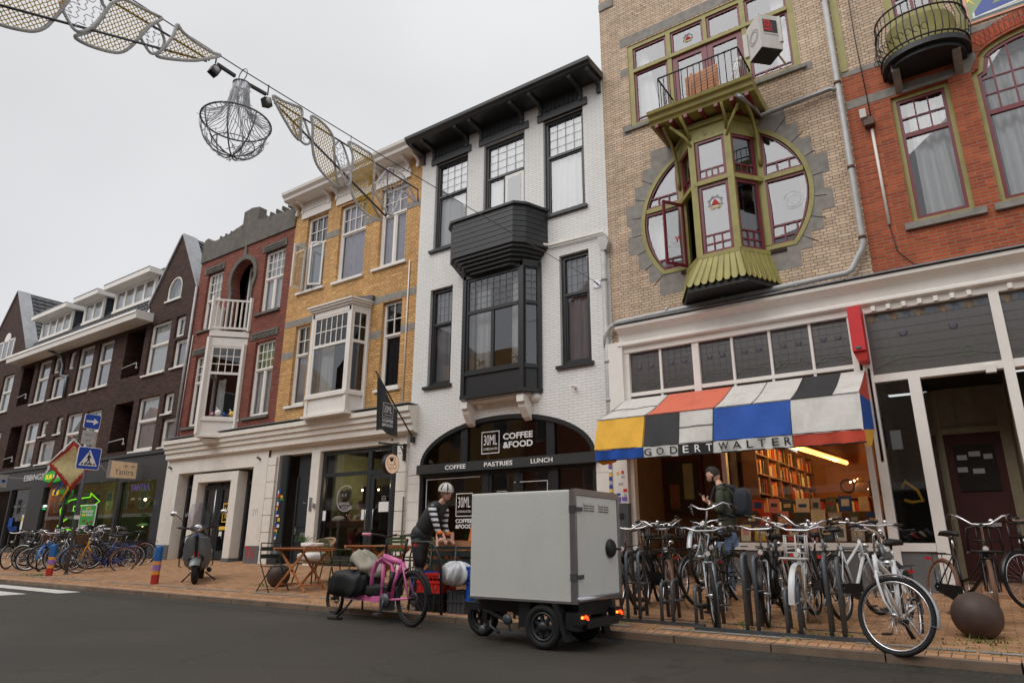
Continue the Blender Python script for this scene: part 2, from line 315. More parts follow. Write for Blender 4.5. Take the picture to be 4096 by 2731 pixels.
def win(b, x0, x1, z0, z1, fm='white_paint', Y=FY+.09, fw=.065, tr=None, cols=1, grid=None, cur='curtain', cside=None, gl='glass', sill=None, sillm='white_paint', lead=None, fd=.07, tw=.06, sash=True, nm='window', tgl=None, cy=.13, label=None):
    f = MB(); f.box(x0, x0+fw, Y, Y+fd, z0, z1); f.box(x1-fw, x1, Y, Y+fd, z0, z1); f.box(x0+fw, x1-fw, Y, Y+fd, z0, z0+fw); f.box(x0+fw, x1-fw, Y, Y+fd, z1-fw, z1)
    if tr: f.box(x0+fw, x1-fw, Y-.012, Y+fd-.004, tr-tw/2, tr+tw/2)
    lt = tr-tw/2 if tr else z1-fw
    if cols == 2: xm = (x0+x1)/2; f.box(xm-tw*.6, xm+tw*.6, Y+.004, Y+fd-.006, z0+fw, lt)
    if sash:    # inner sash frames, set back
        seg = [(x0+fw, x1-fw)] if cols == 1 else [(x0+fw, (x0+x1)/2-tw*.6), ((x0+x1)/2+tw*.6, x1-fw)]
        for a, c in seg:
            q = .035; f.box(a, a+q, Y+.02, Y+fd-.01, z0+fw, lt); f.box(c-q, c, Y+.02, Y+fd-.01, z0+fw, lt); f.box(a+q, c-q, Y+.02, Y+fd-.01, z0+fw, z0+fw+q); f.box(a+q, c-q, Y+.02, Y+fd-.01, lt-q, lt)
    o = f.build(nm, fm, b)
    if label: o['label'] = label
    if grid:
        g = MB(); c, r = grid; ga, gb = (tr+tw/2 if tr else z0+fw), z1-fw
        for i in range(1, c): x = x0+fw+(x1-x0-2*fw)*i/c; g.box(x-.0125, x+.0125, Y+.018, Y+.045, ga, gb)
        for j in range(1, r): z = ga+(gb-ga)*j/r; g.box(x0+fw, x1-fw, Y+.021, Y+.042, z-.0125, z+.0125)
        g.build('glazing_bars', fm, o)
    if lead:
        g = MB(); c, r = lead; ga, gb = (tr+tw/2 if tr else z0+fw), z1-fw
        for i in range(1, c): x = x0+fw+(x1-x0-2*fw)*i/c; g.box(x-.0035, x+.0035, Y+.03, Y+.04, ga, gb)
        for j in range(1, r): z = ga+(gb-ga)*j/r; g.box(x0+fw, x1-fw, Y+.031, Y+.039, z-.0035, z+.0035)
        g.build('lead_strips', 'lead', o)
    p = MB(); yp = Y+.05
    if tr and tgl:
        p.add([(x0+fw, yp, z0+fw), (x1-fw, yp, z0+fw), (x1-fw, yp, tr), (x0+fw, yp, tr)], [(0, 1, 2, 3)]); p.add([(x0+fw, yp, tr), (x1-fw, yp, tr), (x1-fw, yp, z1-fw), (x0+fw, yp, z1-fw)], [(0, 1, 2, 3)], 1); p.build('pane', [gl, tgl], o, recalc=False)
    else: p.add([(x0+fw, yp, z0+fw), (x1-fw, yp, z0+fw), (x1-fw, yp, z1-fw), (x0+fw, yp, z1-fw)], [(0, 1, 2, 3)]); p.build('pane', gl, o, recalc=False)
    if cur:
        w = x1-x0
        if cside is None: curtain('curtain', x0+.03, x1-.03, z0+.05, z1-.05, Y+cy, cur, o)
        else:
            for a, c in cside: curtain('curtain', x0+w*a, x0+w*c, z0+.05, z1-.05, Y+cy, cur, o)
    if sill: s = MB(); a, c, zz, h = sill; s.box(a, c, FY-.07, FY+.12, zz, zz+h); s.build('sill', sillm, o)
    return o
def hull(b, x0, x1, z0, z1, floors, dep=6, m='interior', wallm=None, back=None):
    i = MB(); y = FY+.3; Yb = FY+(back or 2.6)
    i.box(x0+.08, x1-.08, Yb, Yb+.1, z0, z1)
    for z in floors: i.box(x0+.09, x1-.09, FY+.22, Yb-.01, z-.1, z+.1)
    i.box(x0+.06, x0+.1, FY+.2, Yb+.05, z0, z1); i.box(x1-.1, x1-.06, FY+.2, Yb+.05, z0, z1)
    i.build('interior', m, b)
    s = MB(); s.box(x0, x0+.05, FY+.001, FY+dep, z0, z1); s.box(x1-.05, x1, FY+.001, FY+dep, z0, z1); s.box(x0+.05, x1-.05, FY+dep-.1, FY+dep, z0, z1); s.box(x0+.05, x1-.05, FY+.17, FY+dep-.1, z1-.05, z1-.002)
    s.build('outer_wall', wallm or 'concrete', b)
# ================================================================ ground
def ground():
    mb = MB(); xs = [-140, -70, -48, -30, -20, -12, -6, -1, 3, 14, 60]; ys = [7.6, 8.3, 9, 10, 11, 12, 12.6, 14.5]
    for i in range(len(xs)-1):
        for j in range(len(ys)-1): mb.add([(x, y, gz(x, y)) for x, y in ((xs[i], ys[j]), (xs[i+1], ys[j]), (xs[i+1], ys[j+1]), (xs[i], ys[j+1]))], [(0, 1, 2, 3)])
    structure(mb.build('pavement', 'pavement_brick'))
    kb = MB(); 
    x = -70
    while x < 12: kb.box(x, x+.985, 7.33, 7.46, -.1, .112); x += 1
    structure(kb.build('kerb', 'kerb_stone'))
    eb = MB(); eb.add([(-70, 7.46, .111), (12, 7.46, .111), (12, 7.6, gz(0, 7.6)+.004), (-70, 7.6, gz(-70, 7.6)+.004)], [(0, 1, 2, 3)]); structure(eb.build('kerb_strip', 'kerb_band_brick'))
    for y, w in ((8.28, .07),): pass
    # asphalt
    m, n, l, p = new_mat('asphalt'); g = n.new('ShaderNodeNewGeometry')
    a = n.new('ShaderNodeTexNoise'); a.inputs['Scale'].default_value = 45; a.inputs['Detail'].default_value = 6; a.inputs['Roughness'].default_value = .75; l.new(g.outputs['Position'], a.inputs['Vector'])
    c = n.new('ShaderNodeTexNoise'); c.inputs['Scale'].default_value = .5; c.inputs['Detail'].default_value = 6; l.new(g.outputs['Position'], c.inputs['Vector'])
    r = n.new('ShaderNodeValToRGB'); r.color_ramp.elements[0].position = .38; r.color_ramp.elements[0].color = (.030, .026, .020, 1); r.color_ramp.elements[1].position = .72; r.color_ramp.elements[1].color = (.082, .071, .056, 1); l.new(a.outputs['Fac'], r.inputs[0])
    r2 = n.new('ShaderNodeValToRGB'); r2.color_ramp.elements[0].position = .35; r2.color_ramp.elements[0].color = (.78, .78, .78, 1); r2.color_ramp.elements[1].position = .65; r2.color_ramp.elements[1].color = (1.1, 1.08, 1.05, 1); l.new(c.outputs['Fac'], r2.inputs[0])
    mm = n.new('ShaderNodeMix'); mm.data_type = 'RGBA'; mm.blend_type = 'MULTIPLY'; mm.inputs[0].default_value = 1; l.new(r.outputs[0], mm.inputs[6]); l.new(r2.outputs[0], mm.inputs[7])
    vo = n.new('ShaderNodeTexVoronoi'); vo.feature = 'DISTANCE_TO_EDGE'; vo.inputs['Scale'].default_value = .35; wn = n.new('ShaderNodeTexNoise'); wn.inputs['Scale'].default_value = 1.5; wn.inputs['Detail'].default_value = 8; l.new(g.outputs['Position'], wn.inputs['Vector'])
    wa = n.new('ShaderNodeVectorMath'); wa.operation = 'MULTIPLY_ADD'; wa.inputs[1].default_value = (1.2, 1.2, 0); l.new(wn.outputs['Color'], wa.inputs[0]); l.new(g.outputs['Position'], wa.inputs[2]); l.new(wa.outputs[0], vo.inputs['Vector'])
    cr_ = n.new('ShaderNodeMapRange'); cr_.inputs[1].default_value = 0; cr_.inputs[2].default_value = .012; cr_.inputs[3].default_value = .62; cr_.inputs[4].default_value = 1; l.new(vo.outputs[0], cr_.inputs[0])
    # grime darkening along the gutter, polished wheel tracks, scattered pale specks
    sy = n.new('ShaderNodeSeparateXYZ'); l.new(wa.outputs[0], sy.inputs[0]); gt = n.new('ShaderNodeMapRange'); gt.inputs[1].default_value = 7.2; gt.inputs[2].default_value = 8.2; gt.inputs[3].default_value = 1; gt.inputs[4].default_value = .6; l.new(sy.outputs[1], gt.inputs[0])
    sp = n.new('ShaderNodeTexVoronoi'); sp.inputs['Scale'].default_value = 9; l.new(g.outputs['Position'], sp.inputs['Vector']); sr = n.new('ShaderNodeMapRange'); sr.inputs[1].default_value = .05; sr.inputs[2].default_value = .035; sr.inputs[3].default_value = 1; sr.inputs[4].default_value = 1.9; l.new(sp.outputs['Distance'], sr.inputs[0])
    k1 = n.new('ShaderNodeMath'); k1.operation = 'MULTIPLY'; l.new(cr_.outputs[0], k1.inputs[0]); l.new(gt.outputs[0], k1.inputs[1]); k2 = n.new('ShaderNodeMath'); k2.operation = 'MULTIPLY'; l.new(k1.outputs[0], k2.inputs[0]); l.new(sr.outputs[0], k2.inputs[1])
    ks = n.new('ShaderNodeVectorMath'); ks.operation = 'SCALE'; l.new(mm.outputs[2], ks.inputs[0]); l.new(k2.outputs[0], ks.inputs['Scale']); l.new(ks.outputs[0], p.inputs['Base Color'])
    p.inputs['Roughness'].default_value = .72; b = n.new('ShaderNodeBump'); b.inputs['Strength'].default_value = .6; b.inputs['Distance'].default_value = .006; l.new(a.outputs['Fac'], b.inputs['Height']); l.new(b.outputs[0], p.inputs['Normal'])
    rd = MB(); rd.add([(-160, -60, 0), (60, -60, 0), (60, 7.27, 0), (-160, 7.27, 0), (60, 7.34, .045), (-160, 7.34, .045)], [(0, 1, 2, 3), (3, 2, 4, 5)]); structure(rd.build('road', 'asphalt'))
    gg = MB(); gg.add([(-500, -400, -.12), (500, -400, -.12), (500, 500, -.12), (-500, 500, -.12)], [(0, 1, 2, 3)]); structure(gg.build('ground', 'concrete'))
    pt = MB(); rn = random.Random(4)
    mat('road_marking', (205, 202, 196), .7, dirt=.5, dsc=5, var=.08)
    for y0, y1, xa in ((6.8, 7.28, -16.35), (5.85, 6.35, -16.6), (4.9, 5.4, -16.6), (3.95, 4.45, -16.6), (3, 3.5, -16.6)): pt.add([(-20.6, y0, .004), (xa, y0, .004), (xa-.05, y1, .004), (-20.6, y1, .004)], [(0, 1, 2, 3)])
    structure(pt.build('road_marking', 'road_marking'))
    # grey course of slabs set in the paving, weeds in the joints
    sb = MB(); x = -30
    while x < 6:
        w = .28+rn.random()*.05; y = 8.02 if x < -8 else 7.68
        if x > -2: y = 7.75
        if rn.random() < .85: sb.add([(a, c, gz(a, c)+.006) for a, c in ((x, y), (x+w, y), (x+w, y+.09), (x, y+.09))], [(0, 1, 2, 3)])
        x += w+.02
    structure(sb.build('drain_strip', 'grey_stone'))
    mat('weed', (92, 112, 40), .8, var=.35, sc=20); wd = MB()
    def tuft(x, y, k, s):
        for _ in range(k):
            a = rn.random()*6.28; d = rn.random()*.09*s; px, py = x+d*cos(a)*1.6, y+d*sin(a); h = (.012+rn.random()*.025)*s; q = rn.random()*6.28; w = .006+.004*rn.random(); z = gz(px, py)
            wd.add([(px-w*cos(q), py-w*sin(q), z), (px+w*cos(q), py+w*sin(q), z), (px+.03*s*sin(q), py+.03*s*cos(q), z+h)], [(0, 1, 2)])
    for i in range(150):
        x = rn.uniform(-5, 1.5) if i % 3 else rn.uniform(-24, -5); tuft(x, rn.choice((7.61, 7.74, 8.05, 7.9, 8.25))+rn.gauss(0, .02), 6, rn.uniform(.4, 1.1))
    for x, y in ((-12.25, 8.8), (-.25, 8.25), (-20.9, 8.2), (-21.2, 8.15), (-21.6, 8.15), (-2.45, 8.3), (-1.5, 8.1)):
        for _ in range(3): tuft(x+rn.gauss(0, .1), y+rn.gauss(0, .04), 14, 2)
    tag(wd.build('weeds', 'weed', recalc=False), 'short green weeds growing in the joints of the pavement', 'weeds', kind='stuff')
ground()
# ================================================================ white painted house
def brackets(mb, xs, ztop, zbot, Yo, w=.09, Y=FY):
    for x in xs:   # scrolled console: profile in (y,z)
        P = [(Y, zbot), (Y-.07, zbot), (Y-.09, zbot+.08), (Y-.06, zbot+.14), (Y-.07, ztop-.2), (Y-.16, ztop-.12), (Yo+.08, ztop-.09), (Yo+.05, ztop-.01), (Y, ztop-.01)]
        mb.prism(P, x-w/2, x+w/2, ax='x')
def scallop_panel(mb, x0, x1, z0, z1, Y, n=None):
    n = n or max(5, round((x1-x0)/.13)); w = (x1-x0)/n
    for i in range(n):
        a = x0+i*w; mb.box(a+.004, a+w-.004, Y-.03, Y+.0, z0+.05, z1)
        mb.prism([(a+.004, z0+.05)]+[(a+w/2-(w/2-.004)*cos(t*pi/6), z0+.05-.05*sin(t*pi/6)) for t in range(1, 6)]+[(a+w-.004, z0+.05)], Y-.031, Y)
    mb.box(x0, x1, Y, Y+.012, z0+.03, z1)
def cornice(b, x0, x1, zt, Yo, m, zb=None, steps=3):
    mb = MB(); zb = zb or zt-.28; P = [(FY, zt), (Yo, zt), (Yo+.005, zt-.05), (Yo+.05, zt-.1), (Yo+.06, zt-.17), (Yo+.1, zt-.2), (FY, zb)]
    mb.prism(P, x0, x1, ax='x'); return mb.build('cornice', m, b)
def drainpipe(b, pts, r, m, name='drainpipe', cl=None):
    mb = MB(); mb.tube(pts, r, 10)
    for p in cl or []: mb.tube([(p[0]+p[3]*0, p[1], p[2]-.03), (p[0], p[1], p[2]+.03)], r*1.25, 10)
    return mb.build(name, m, b)
wb = thing('white_brick_house', 'white painted brick house with black frames, black bay and coffee bar in an arch', 'building', (-8.67, 12, 0))
H = [(-10.95, -9.84, 8.37, 10.93), (-9.31, -8.05, 7.6, 10.92), (-7.5, -6.4, 8.34, 10.93), (-10.96, -10.22, 4.72, 7.27), (-9.5, -7.72, 4.85, 7.15), (-7.11, -6.36, 4.69, 7.26)]
mb = MB(); wall(mb, -11.46, -5.87, 4.15, 11.6, H)
arch = [(-11.07, 2.6)]+[(-6.34, 2.6)]+[(-8.705+2.365*cos(t*pi/40), 2.8+1.0*sin(t*pi/40)) for t in range(0, 41)]
o_, i_ = star(rectp(-11.46, -5.87, 2.6, 4.15), arch, (-8.7, 2.9)); mb.ring(o_, i_, FY, FY+.2)
wb_wall = mb.build('wall', 'white_brick', wb)
pb = MB(); 
for a, c in ((-11.46, -11.07), (-6.34, -5.95)):
    z = .3
    while z < 2.59: h = min(.42, 2.59-z); pb.box(a, c, FY, FY+.2, z, z+h-.012); pb.box(a+.012, c-.012, FY+.012, FY+.18, z+h-.012, z+h); z += h
pb.build('pier', 'white_paint', wb)
for h, kw in zip(H, (dict(tr=9.93, lead=(4, 4)), dict(tr=9.92, lead=(4, 4), cols=2), dict(tr=9.91, lead=(4, 4)), dict(tr=6.32, lead=(4, 4)), None, dict(tr=6.32, lead=(4, 4)))):
    if kw: win(wb, *h[:4], 'black_paint', cur='curtain' if h[2] > 7 else 'curtain_grey', fw=.09, sill=(h[0]-.1, h[1]+.06, h[2]-.07, .07), sillm='black_paint', cside=None if h[0] != -7.11 else [(.1, .95)], **kw)
wd = MB(); wd.box(-8.68, -8.12, FY+.075, FY+.12, 7.9, 9.86); wd.box(-8.6, -8.2, FY+.07, FY+.074, 8, 9.78, 1); wd.build('balcony_door', ['white_paint', 'glass'], wb)
ln = MB()
for a, c in ((-11.1, -9.73), (-9.46, -7.92), (-7.65, -6.27)): ln.box(a, c, FY-.045, FY+.05, 10.93, 11.12)
ln.build('lintel', 'black_board', wb)
cn = MB(); cn.prism([(FY+.3, 11.62), (11.27, 11.6), (11.28, 11.52), (11.34, 11.5), (11.36, 11.45), (11.42, 11.43), (FY, 11.43)], -11.5, -5.84, ax='x')
c0 = cn.build('cornice', 'black_paint', wb)
br = MB(); brackets(br, (-11.4, -11.0, -9.86, -9.38, -8.1, -7.54, -6.43, -5.95), 11.46, 11.08, 11.35); br.build('brackets', 'black_board', c0)
fr = MB()
for a, c in ((-10.94, -9.92), (-9.32, -8.16), (-7.48, -6.5)): scallop_panel(fr, a, c, 11.13, 11.44, FY-.02)
fr.build('scalloped_boards', 'black_board', c0)
hull(wb, -11.46, -5.87, .3, 11.58, (4.2, 7.45), wallm='white_brick')
# balcony
BP = [(-10.05, 12), (-9.84, 11.42), (-9.6, 11.2), (-7.84, 11.2), (-7.62, 11.42), (-7.4, 12)]
def polyband(mb, P, z0, z1, t=0, m=0, grow=0):
    c = (sum(p[0] for p in P)/len(P), 12.0)
    Q = [(p[0]+(grow if p[0] > c[0] else -grow), p[1]-(grow if p[1] < 11.9 else 0)) for p in P]
    mb.prism(Q, z0, z1, m, ax='z')
bb = MB()
for i in range(7): z = 7.52+i*.132; polyband(bb, BP, z, z+.118, grow=0); polyband(bb, BP, z+.118, z+.132, grow=-.012)
polyband(bb, BP, 8.44, 8.5, grow=.05)
for i in range(5):  polyband(bb, BP, 7.52-.075*(i+1), 7.52-.075*i-.004, grow=-.05*(i+1)**1.15)
bal = bb.build('balcony', 'black_board', wb)
# bay window
BW = [(-9.72, 12), (-9.54, 11.66), (-7.89, 11.66), (-7.62, 12)]
by = MB(); polyband(by, BW, 4.18, 4.26, grow=.05); polyband(by, BW, 4.26, 4.72, grow=-.02); polyband(by, BW, 4.72, 4.8, grow=.02); polyband(by, BW, 7.1, 7.26, grow=.03)
for x, y in ((-9.54, 11.66), (-7.89, 11.66)): by.box(x-.05, x+.05, y-.03, y+.07, 4.2, 7.2)
by.box(-9.76, -9.68, 11.93, 11.995, 4.2, 7.2); by.box(-7.66, -7.58, 11.93, 11.995, 4.2, 7.2)
bay = by.build('bay_window', 'black_paint', wb)
def bayface(parent, A, B, z0, z1, tr, cols, lead, fm, grid=None, fw=.06, gl='glass', tgl=None, cur=None):
    A = Vector((*A, 0)); B = Vector((*B, 0)); d = B-A; L_ = d.length; d.normalize(); nrm = Vector((d.y, -d.x, 0))
    def T(mb): mb.v = [tuple(A+d*v[0]+nrm*(-v[1])+Vector((0, 0, v[2]))) for v in mb.v]; return mb
    f = MB(); f.box(0, fw, 0, .05, z0, z1); f.box(L_-fw, L_, 0, .05, z0, z1); f.box(fw, L_-fw, 0, .05, z0, z0+fw); f.box(fw, L_-fw, 0, .05, z1-fw, z1); f.box(fw, L_-fw, -.01, .045, tr-.04, tr+.04)
    if cols == 2: f.box(L_/2-.04, L_/2+.04, .004, .046, z0+fw, tr-.04)
    o = T(f).build('window', fm, parent); g = MB()
    c, r = lead or grid; t = .0035 if lead else .013
    for i in range(1, c): x = fw+(L_-2*fw)*i/c; g.box(x-t, x+t, .012, .03, tr+.04, z1-fw)
    for j in range(1, r): z = tr+.04+(z1-fw-tr-.04)*j/r; g.box(fw, L_-fw, .014, .028, z-t, z+t)
    T(g).build('glazing_bars', 'lead' if lead else fm, o)
    p = MB(); p.add([(fw, .03, z0+fw), (L_-fw, .03, z0+fw), (L_-fw, .03, tr), (fw, .03, tr)], [(0, 1, 2, 3)]); p.add([(fw, .03, tr), (L_-fw, .03, tr), (L_-fw, .03, z1-fw), (fw, .03, z1-fw)], [(0, 1, 2, 3)], 1); T(p).build('pane', [gl, tgl or gl], o, recalc=False)
    return o
bayface(bay, (-9.49, 11.66), (-7.94, 11.66), 4.78, 7.1, 6.24, 2, (8, 5), 'black_paint'); bayface(bay, (-7.85, 11.7), (-7.63, 11.98), 4.78, 7.1, 6.24, 1, (2, 5), 'black_paint', fw=.035); bayface(bay, (-9.7, 11.98), (-9.58, 11.7), 4.78, 7.1, 6.24, 1, (2, 5), 'black_paint', fw=.035)
curtain('curtain', -9.4, -9.0, 4.85, 7.05, 11.95, 'curtain', bay); curtain('curtain', -8.35, -8.0, 4.85, 7.05, 11.95, 'curtain', bay)
co = MB(); polyband(co, BW, 4.1, 4.18, grow=-.08)
for x in (-9.5, -7.95): co.box(x-.09, x+.09, 11.66, 12, 3.97, 4.12); co.prism([(12, 3.6), (11.9, 3.66), (11.75, 3.86), (11.72, 3.97), (12, 3.97)], x-.09, x+.09, ax='x')
for x in (-9.26, -7.76): co.ball((x, 12.0, 4.1), .12, 16, sc=(1, 1.1, 1.0))
co.build('corbel', 'white_paint', bay)
pl = MB(); rn = random.Random(3)
mat('leaf', (66, 104, 48), .6, var=.3)
def leaves(mb, c, r, n, s=.05, sq=1, m=0, rn=rn):
    for _ in range(n):
        p = Vector(c)+Vector((rn.gauss(0, r*.5), rn.gauss(0, r*.5), rn.gauss(0, r*.5*sq))); d = Vector((rn.gauss(0, 1), rn.gauss(0, 1), rn.gauss(.4, 1))).normalized(); e = d.cross(Vector((rn.random(), rn.random(), rn.random()))).normalized()
        q = s*(.6+.8*rn.random()); mb.add([p, p+d*q*.5+e*q*.25, p+d*q, p+d*q*.5-e*q*.25], [(0, 1, 2, 3)], m)
for x, n in ((-9.15, 40), (-8.2, 30), (-7.95, 16)): leaves(pl, (x, 11.85, 5.02), .14, n, .07)
pl.build('window_plants', 'leaf', bay, recalc=False)
# arch front with fascia, lettering, glazing
af = MB(); A1, A2 = star(arch, inset(arch, .1), (-8.7, 2.9)); af.ring(A1, A2, FY-.012, FY+.14)
for x in (-9.76, -7.42): af.box(x-.1, x+.1, FY+.03, FY+.13, 2.8, 2.8+1.0*math.sqrt(1-((x+8.705)/2.365)**2)-.08)
shop = af.build('arched_shopfront', 'black_paint', wb)
fa = MB(); fa.box(-11.09, -6.33, 11.9, FY+.02, 2.6, 2.81); fas = fa.build('fascia', 'black_board', shop)
for s, a, c in (('COFFEE', -10.2, -9.59), ('PASTRIES', -9.07, -8.3), ('LUNCH', -7.83, -7.29)): sign_text('lettering', s, a, c, 2.66, 2.76, 11.895, 'white_letter', fas, .02)
gl = MB(); G = inset(arch, .09); k = len(G); gl.add([(p[0], FY+.08, p[1]) for p in G], [tuple(range(k))]); gl.build('pane', 'shop_glass', shop, recalc=False)
def logo(parent, x0, x1, z0, z1, Y, low=True, U=None):
    mb = MB(); t = (x1-x0)*.035
    def bx(a, c, e, g): mb.add([(a, Y, e), (c, Y, e), (c, Y, g), (a, Y, g)], [(0, 1, 2, 3)])
    bx(x0, x1, z0, z0+t); bx(x0, x1, z1-t, z1); bx(x0, x0+t, z0+t, z1-t); bx(x1-t, x1, z0+t, z1-t); w = x1-x0; h = z1-z0
    letter(mb, '30ML', (x0+.13*w, Y, z0+.38*h), (1, 0, 0), (0, 0, 1), .74*w, .46*h, 0, .0); letter(mb, 'COFFEE ROASTERS', (x0+.1*w, Y, z0+.16*h), (1, 0, 0), (0, 0, 1), .8*w, .1*h)
    return mb.build('lettering', 'white_letter', parent, recalc=False)
logo(shop, -9.28, -8.78, 2.97, 3.47, FY+.07); sign_text('lettering', 'COFFEE', -8.68, -7.89, 3.25, 3.39, FY+.07, 'white_letter', shop, .03); sign_text('lettering', '&FOOD', -8.68, -7.89, 3.06, 3.2, FY+.07, 'white_letter', shop, .03)
lf = MB()
for a, c in ((-11.07, -10.98), (-9.21, -9.03), (-7.42, -7.24), (-6.43, -6.34)): lf.box(a, c, FY+.02, FY+.12, .35, 2.6)
lf.box(-10.98, -9.21, FY+.02, FY+.12, .35, .62); lf.box(-7.24, -6.43, FY+.02, FY+.12, .35, .62); lf.box(-10.98, -6.43, FY+.03, FY+.11, 2.52, 2.6)
for a, c in ((-9.03, -8.3), (-8.2, -7.42)): lf.box(a, a+.07, FY+.04, FY+.1, .37, 2.5); lf.box(c-.07, c, FY+.04, FY+.1, .37, 2.5); lf.box(a+.07, c-.07, FY+.04, FY+.1, .37, .6)
lf.box(-8.3, -8.2, FY+.03, FY+.11, .36, 2.52)
lw = lf.build('window_frame', 'black_paint', shop); q = MB(); q.add([(-11.0, FY+.08, .5), (-6.4, FY+.08, .5), (-6.4, FY+.08, 2.56), (-11.0, FY+.08, 2.56)], [(0, 1, 2, 3)]); q.build('pane', 'shop_glass', shop, recalc=False)
tl = MB(); tl.box(-10.9, -9.3, FY+.066, FY+.07, 2.47, 2.485); tl.box(-10.9, -10.885, FY+.066, FY+.07, 1.0, 2.47); tl.box(-8.35, -7.5, FY+.03, FY+.034, 2.30, 2.312); tl.box(-7.512, -7.5, FY+.03, FY+.034, 1, 2.3); tl.build('painted_line', 'white_letter', shop)
logo(shop, -9.98, -9.5, 1.62, 2.13, FY+.066); sign_text('lettering', 'COFFEE', -9.98, -9.5, 1.48, 1.57, FY+.066, 'white_letter', shop, .03); sign_text('lettering', '&FOOD', -9.98, -9.5, 1.36, 1.45, FY+.066, 'white_letter', shop, .03)
logo(shop, -8.8, -8.55, 1.86, 2.13, FY+.03)
ti = MB(); leaves(ti, (-9.6, 12.7, .95), .45, 160, .16); ti.build('indoor_plants', 'leaf', shop, recalc=False)
wi = MB(); wi.box(-11.3, -11.2, FY+.3, 14.5, .4, 4.05); wi.box(-9.75, -9.65, FY+.9, 14.5, 2.6, 3.6); wi.build('inner_wall', mat('ochre_wall', (150, 116, 60), .8).name, shop)
ac = MB(); ac.box(-6.26, -6.09, 11.985, 12.0, 6.29, 6.47); ac.tube([(-6.17, 11.99, 6.38), (-6.17, 11.86, 6.39)], .02); 
for x in (-6.235, -6.115):
    for z in (6.315, 6.445): ac.ball((x, 11.98, z), .012, 8)
ac.build('anchor_plate', 'alu', wb)
sp = MB(); sp.tube([(-6.77, 12, 4.18), (-6.77, 11.84, 4.19)], .03, 8); sp.build('pipe_stub', 'white_paint', wb)
wp = MB(); wp.tube([(-7.55, 11.88, 7.62), (-7.45, 11.9, 7.6), (-7.3, 11.93, 7.55), (-5.95, 11.93, 7.52), (-5.93, 11.95, 7.4)], .035, 8); wp.build('waste_pipe', 'white_paint', wb)
dp = MB(); dp.prism([(-6.05, 7.38), (-5.86, 7.38), (-5.8, 7.22), (-5.86, 7.05), (-5.98, 7.05), (-6.04, 7.2)], 11.84, 11.98); dp.tube([(-5.95, 11.9, 7.08), (-5.95, 11.9, .4)], .055, 10)
for z in (6.4, 4.6, 3.8): dp.tube([(-5.95, 11.9, z-.03), (-5.95, 11.9, z+.03)], .068, 10)
dp.build('downpipe', 'pvc_grey', wb)
fm_ = MB(); fm_.tube([(-11.6, 12, 3.44), (-11.6, 12, 3.44)], .01) if 0 else None
cdt = MB(); cdt.box(-11.49, -11.47, 11.9, 12, .7, 2.1); cdt.build('cable_cover', 'plinth_grey', wb)
# black flag on a slanting pole
fl = thing('flag', 'black flag with white coffee logo on a slanting pole over the cat café', 'flag', (-11.3, 12, 3.46))
m_ = MB(); m_.tube([(-11.3, 12, 3.44), (-11.3, 10.6, 4.88)], .018, 8); m_.box(-11.34, -11.26, 11.9, 12, 3.38, 3.52); m_.build('pole', 'black_paint', fl)
m_ = MB(); V = []; 
for i in range(9):
    t = i/8; y = 10.66+t*(11.36-10.66); zt = 4.83-(y-10.6)*1.03; zb = 3.5+.05*sin(t*5); V += [(-11.3+.03*sin(t*7), y, zt), (-11.3+.06*sin(t*6+1), y+.02, zb)]
m_.add(V, [(2*i, 2*i+2, 2*i+3, 2*i+1) for i in range(8)], 0, True); m_.build('cloth', 'black_board', fl)
m_ = MB(); X = -11.24
def ql(y0, y1, z0, z1): m_.add([(X, y0, z0), (X, y1, z0), (X, y1, z1), (X, y0, z1)], [(0, 1, 2, 3)])
ql(10.84, 11.18, 3.83, 3.84); ql(10.84, 11.18, 4.17, 4.18); ql(10.84, 10.85, 3.84, 4.17); ql(11.17, 11.18, 3.84, 4.17)
letter(m_, '30ML', (X, 10.88, 3.95), (0, 1, 0), (0, 0, 1), .26, .17); letter(m_, 'COFFEE ROASTERS', (X, 10.88, 3.88), (0, 1, 0), (0, 0, 1), .26, .035)
letter(m_, 'COFFEE', (X, 10.84, 3.73), (0, 1, 0), (0, 0, 1), .35, .07, 0, .03); letter(m_, '&FOOD', (X, 10.84, 3.63), (0, 1, 0), (0, 0, 1), .35, .07, 0, .03); m_.build('lettering', 'white_letter', fl, recalc=False)
# ================================================================ yellow brick house
yb = thing('yellow_brick_house', 'yellow brick house with white cornice, white bay window and cat café on the ground floor', 'building', (-14.2, 12, 0))
H = [(-16.3, -15.33, 8.36, 10.85), (-14.76, -13.6, 8.33, 10.8), (-13.02, -11.98, 8.37, 10.8), (-16.36, -15.68, 4.83, 7.28), (-14.95, -13.3, 4.9, 7.1), (-12.68, -11.97, 4.86, 7.27)]
mb = MB(); wall(mb, -16.92, -11.46, 4.32, 11.5, H); mb.build('wall', 'yellow_brick', yb)
bd = MB()
def bands(z0, z1, segs):
    for a, c in segs: bd.box(a, c, FY-.006, FY+.02, z0, z1)
bands(9.88, 10.09, ((-16.91, -16.305), (-15.325, -14.765), (-13.595, -13.025), (-11.975, -11.47)))
bands(7.3, 7.5, ((-16.91, -15.15), (-13.15, -11.47))); bands(6.3, 6.51, ((-16.91, -16.365), (-15.675, -15.1), (-13.2, -12.685), (-11.965, -11.47)))
bands(4.3, 4.42, ((-16.91, -11.47),)); bd.build('stone_bands', 'grey_stone', yb)
win(yb, *H[0], tr=9.9, grid=(3, 2), cols=1, cur=None, fw=.08, sash=False, sill=(-16.5, -15.23, 8.29, .07))
o = win(yb, *H[1], tr=9.88, grid=(4, 2), cur='curtain_lilac', fw=.08, sill=(-14.87, -13.55, 8.27, .07))
win(yb, *H[2], tr=9.97, grid=(3, 2), cols=2, cur='curtain_lilac', fw=.08, sill=(-13.2, -11.88, 8.29, .07))
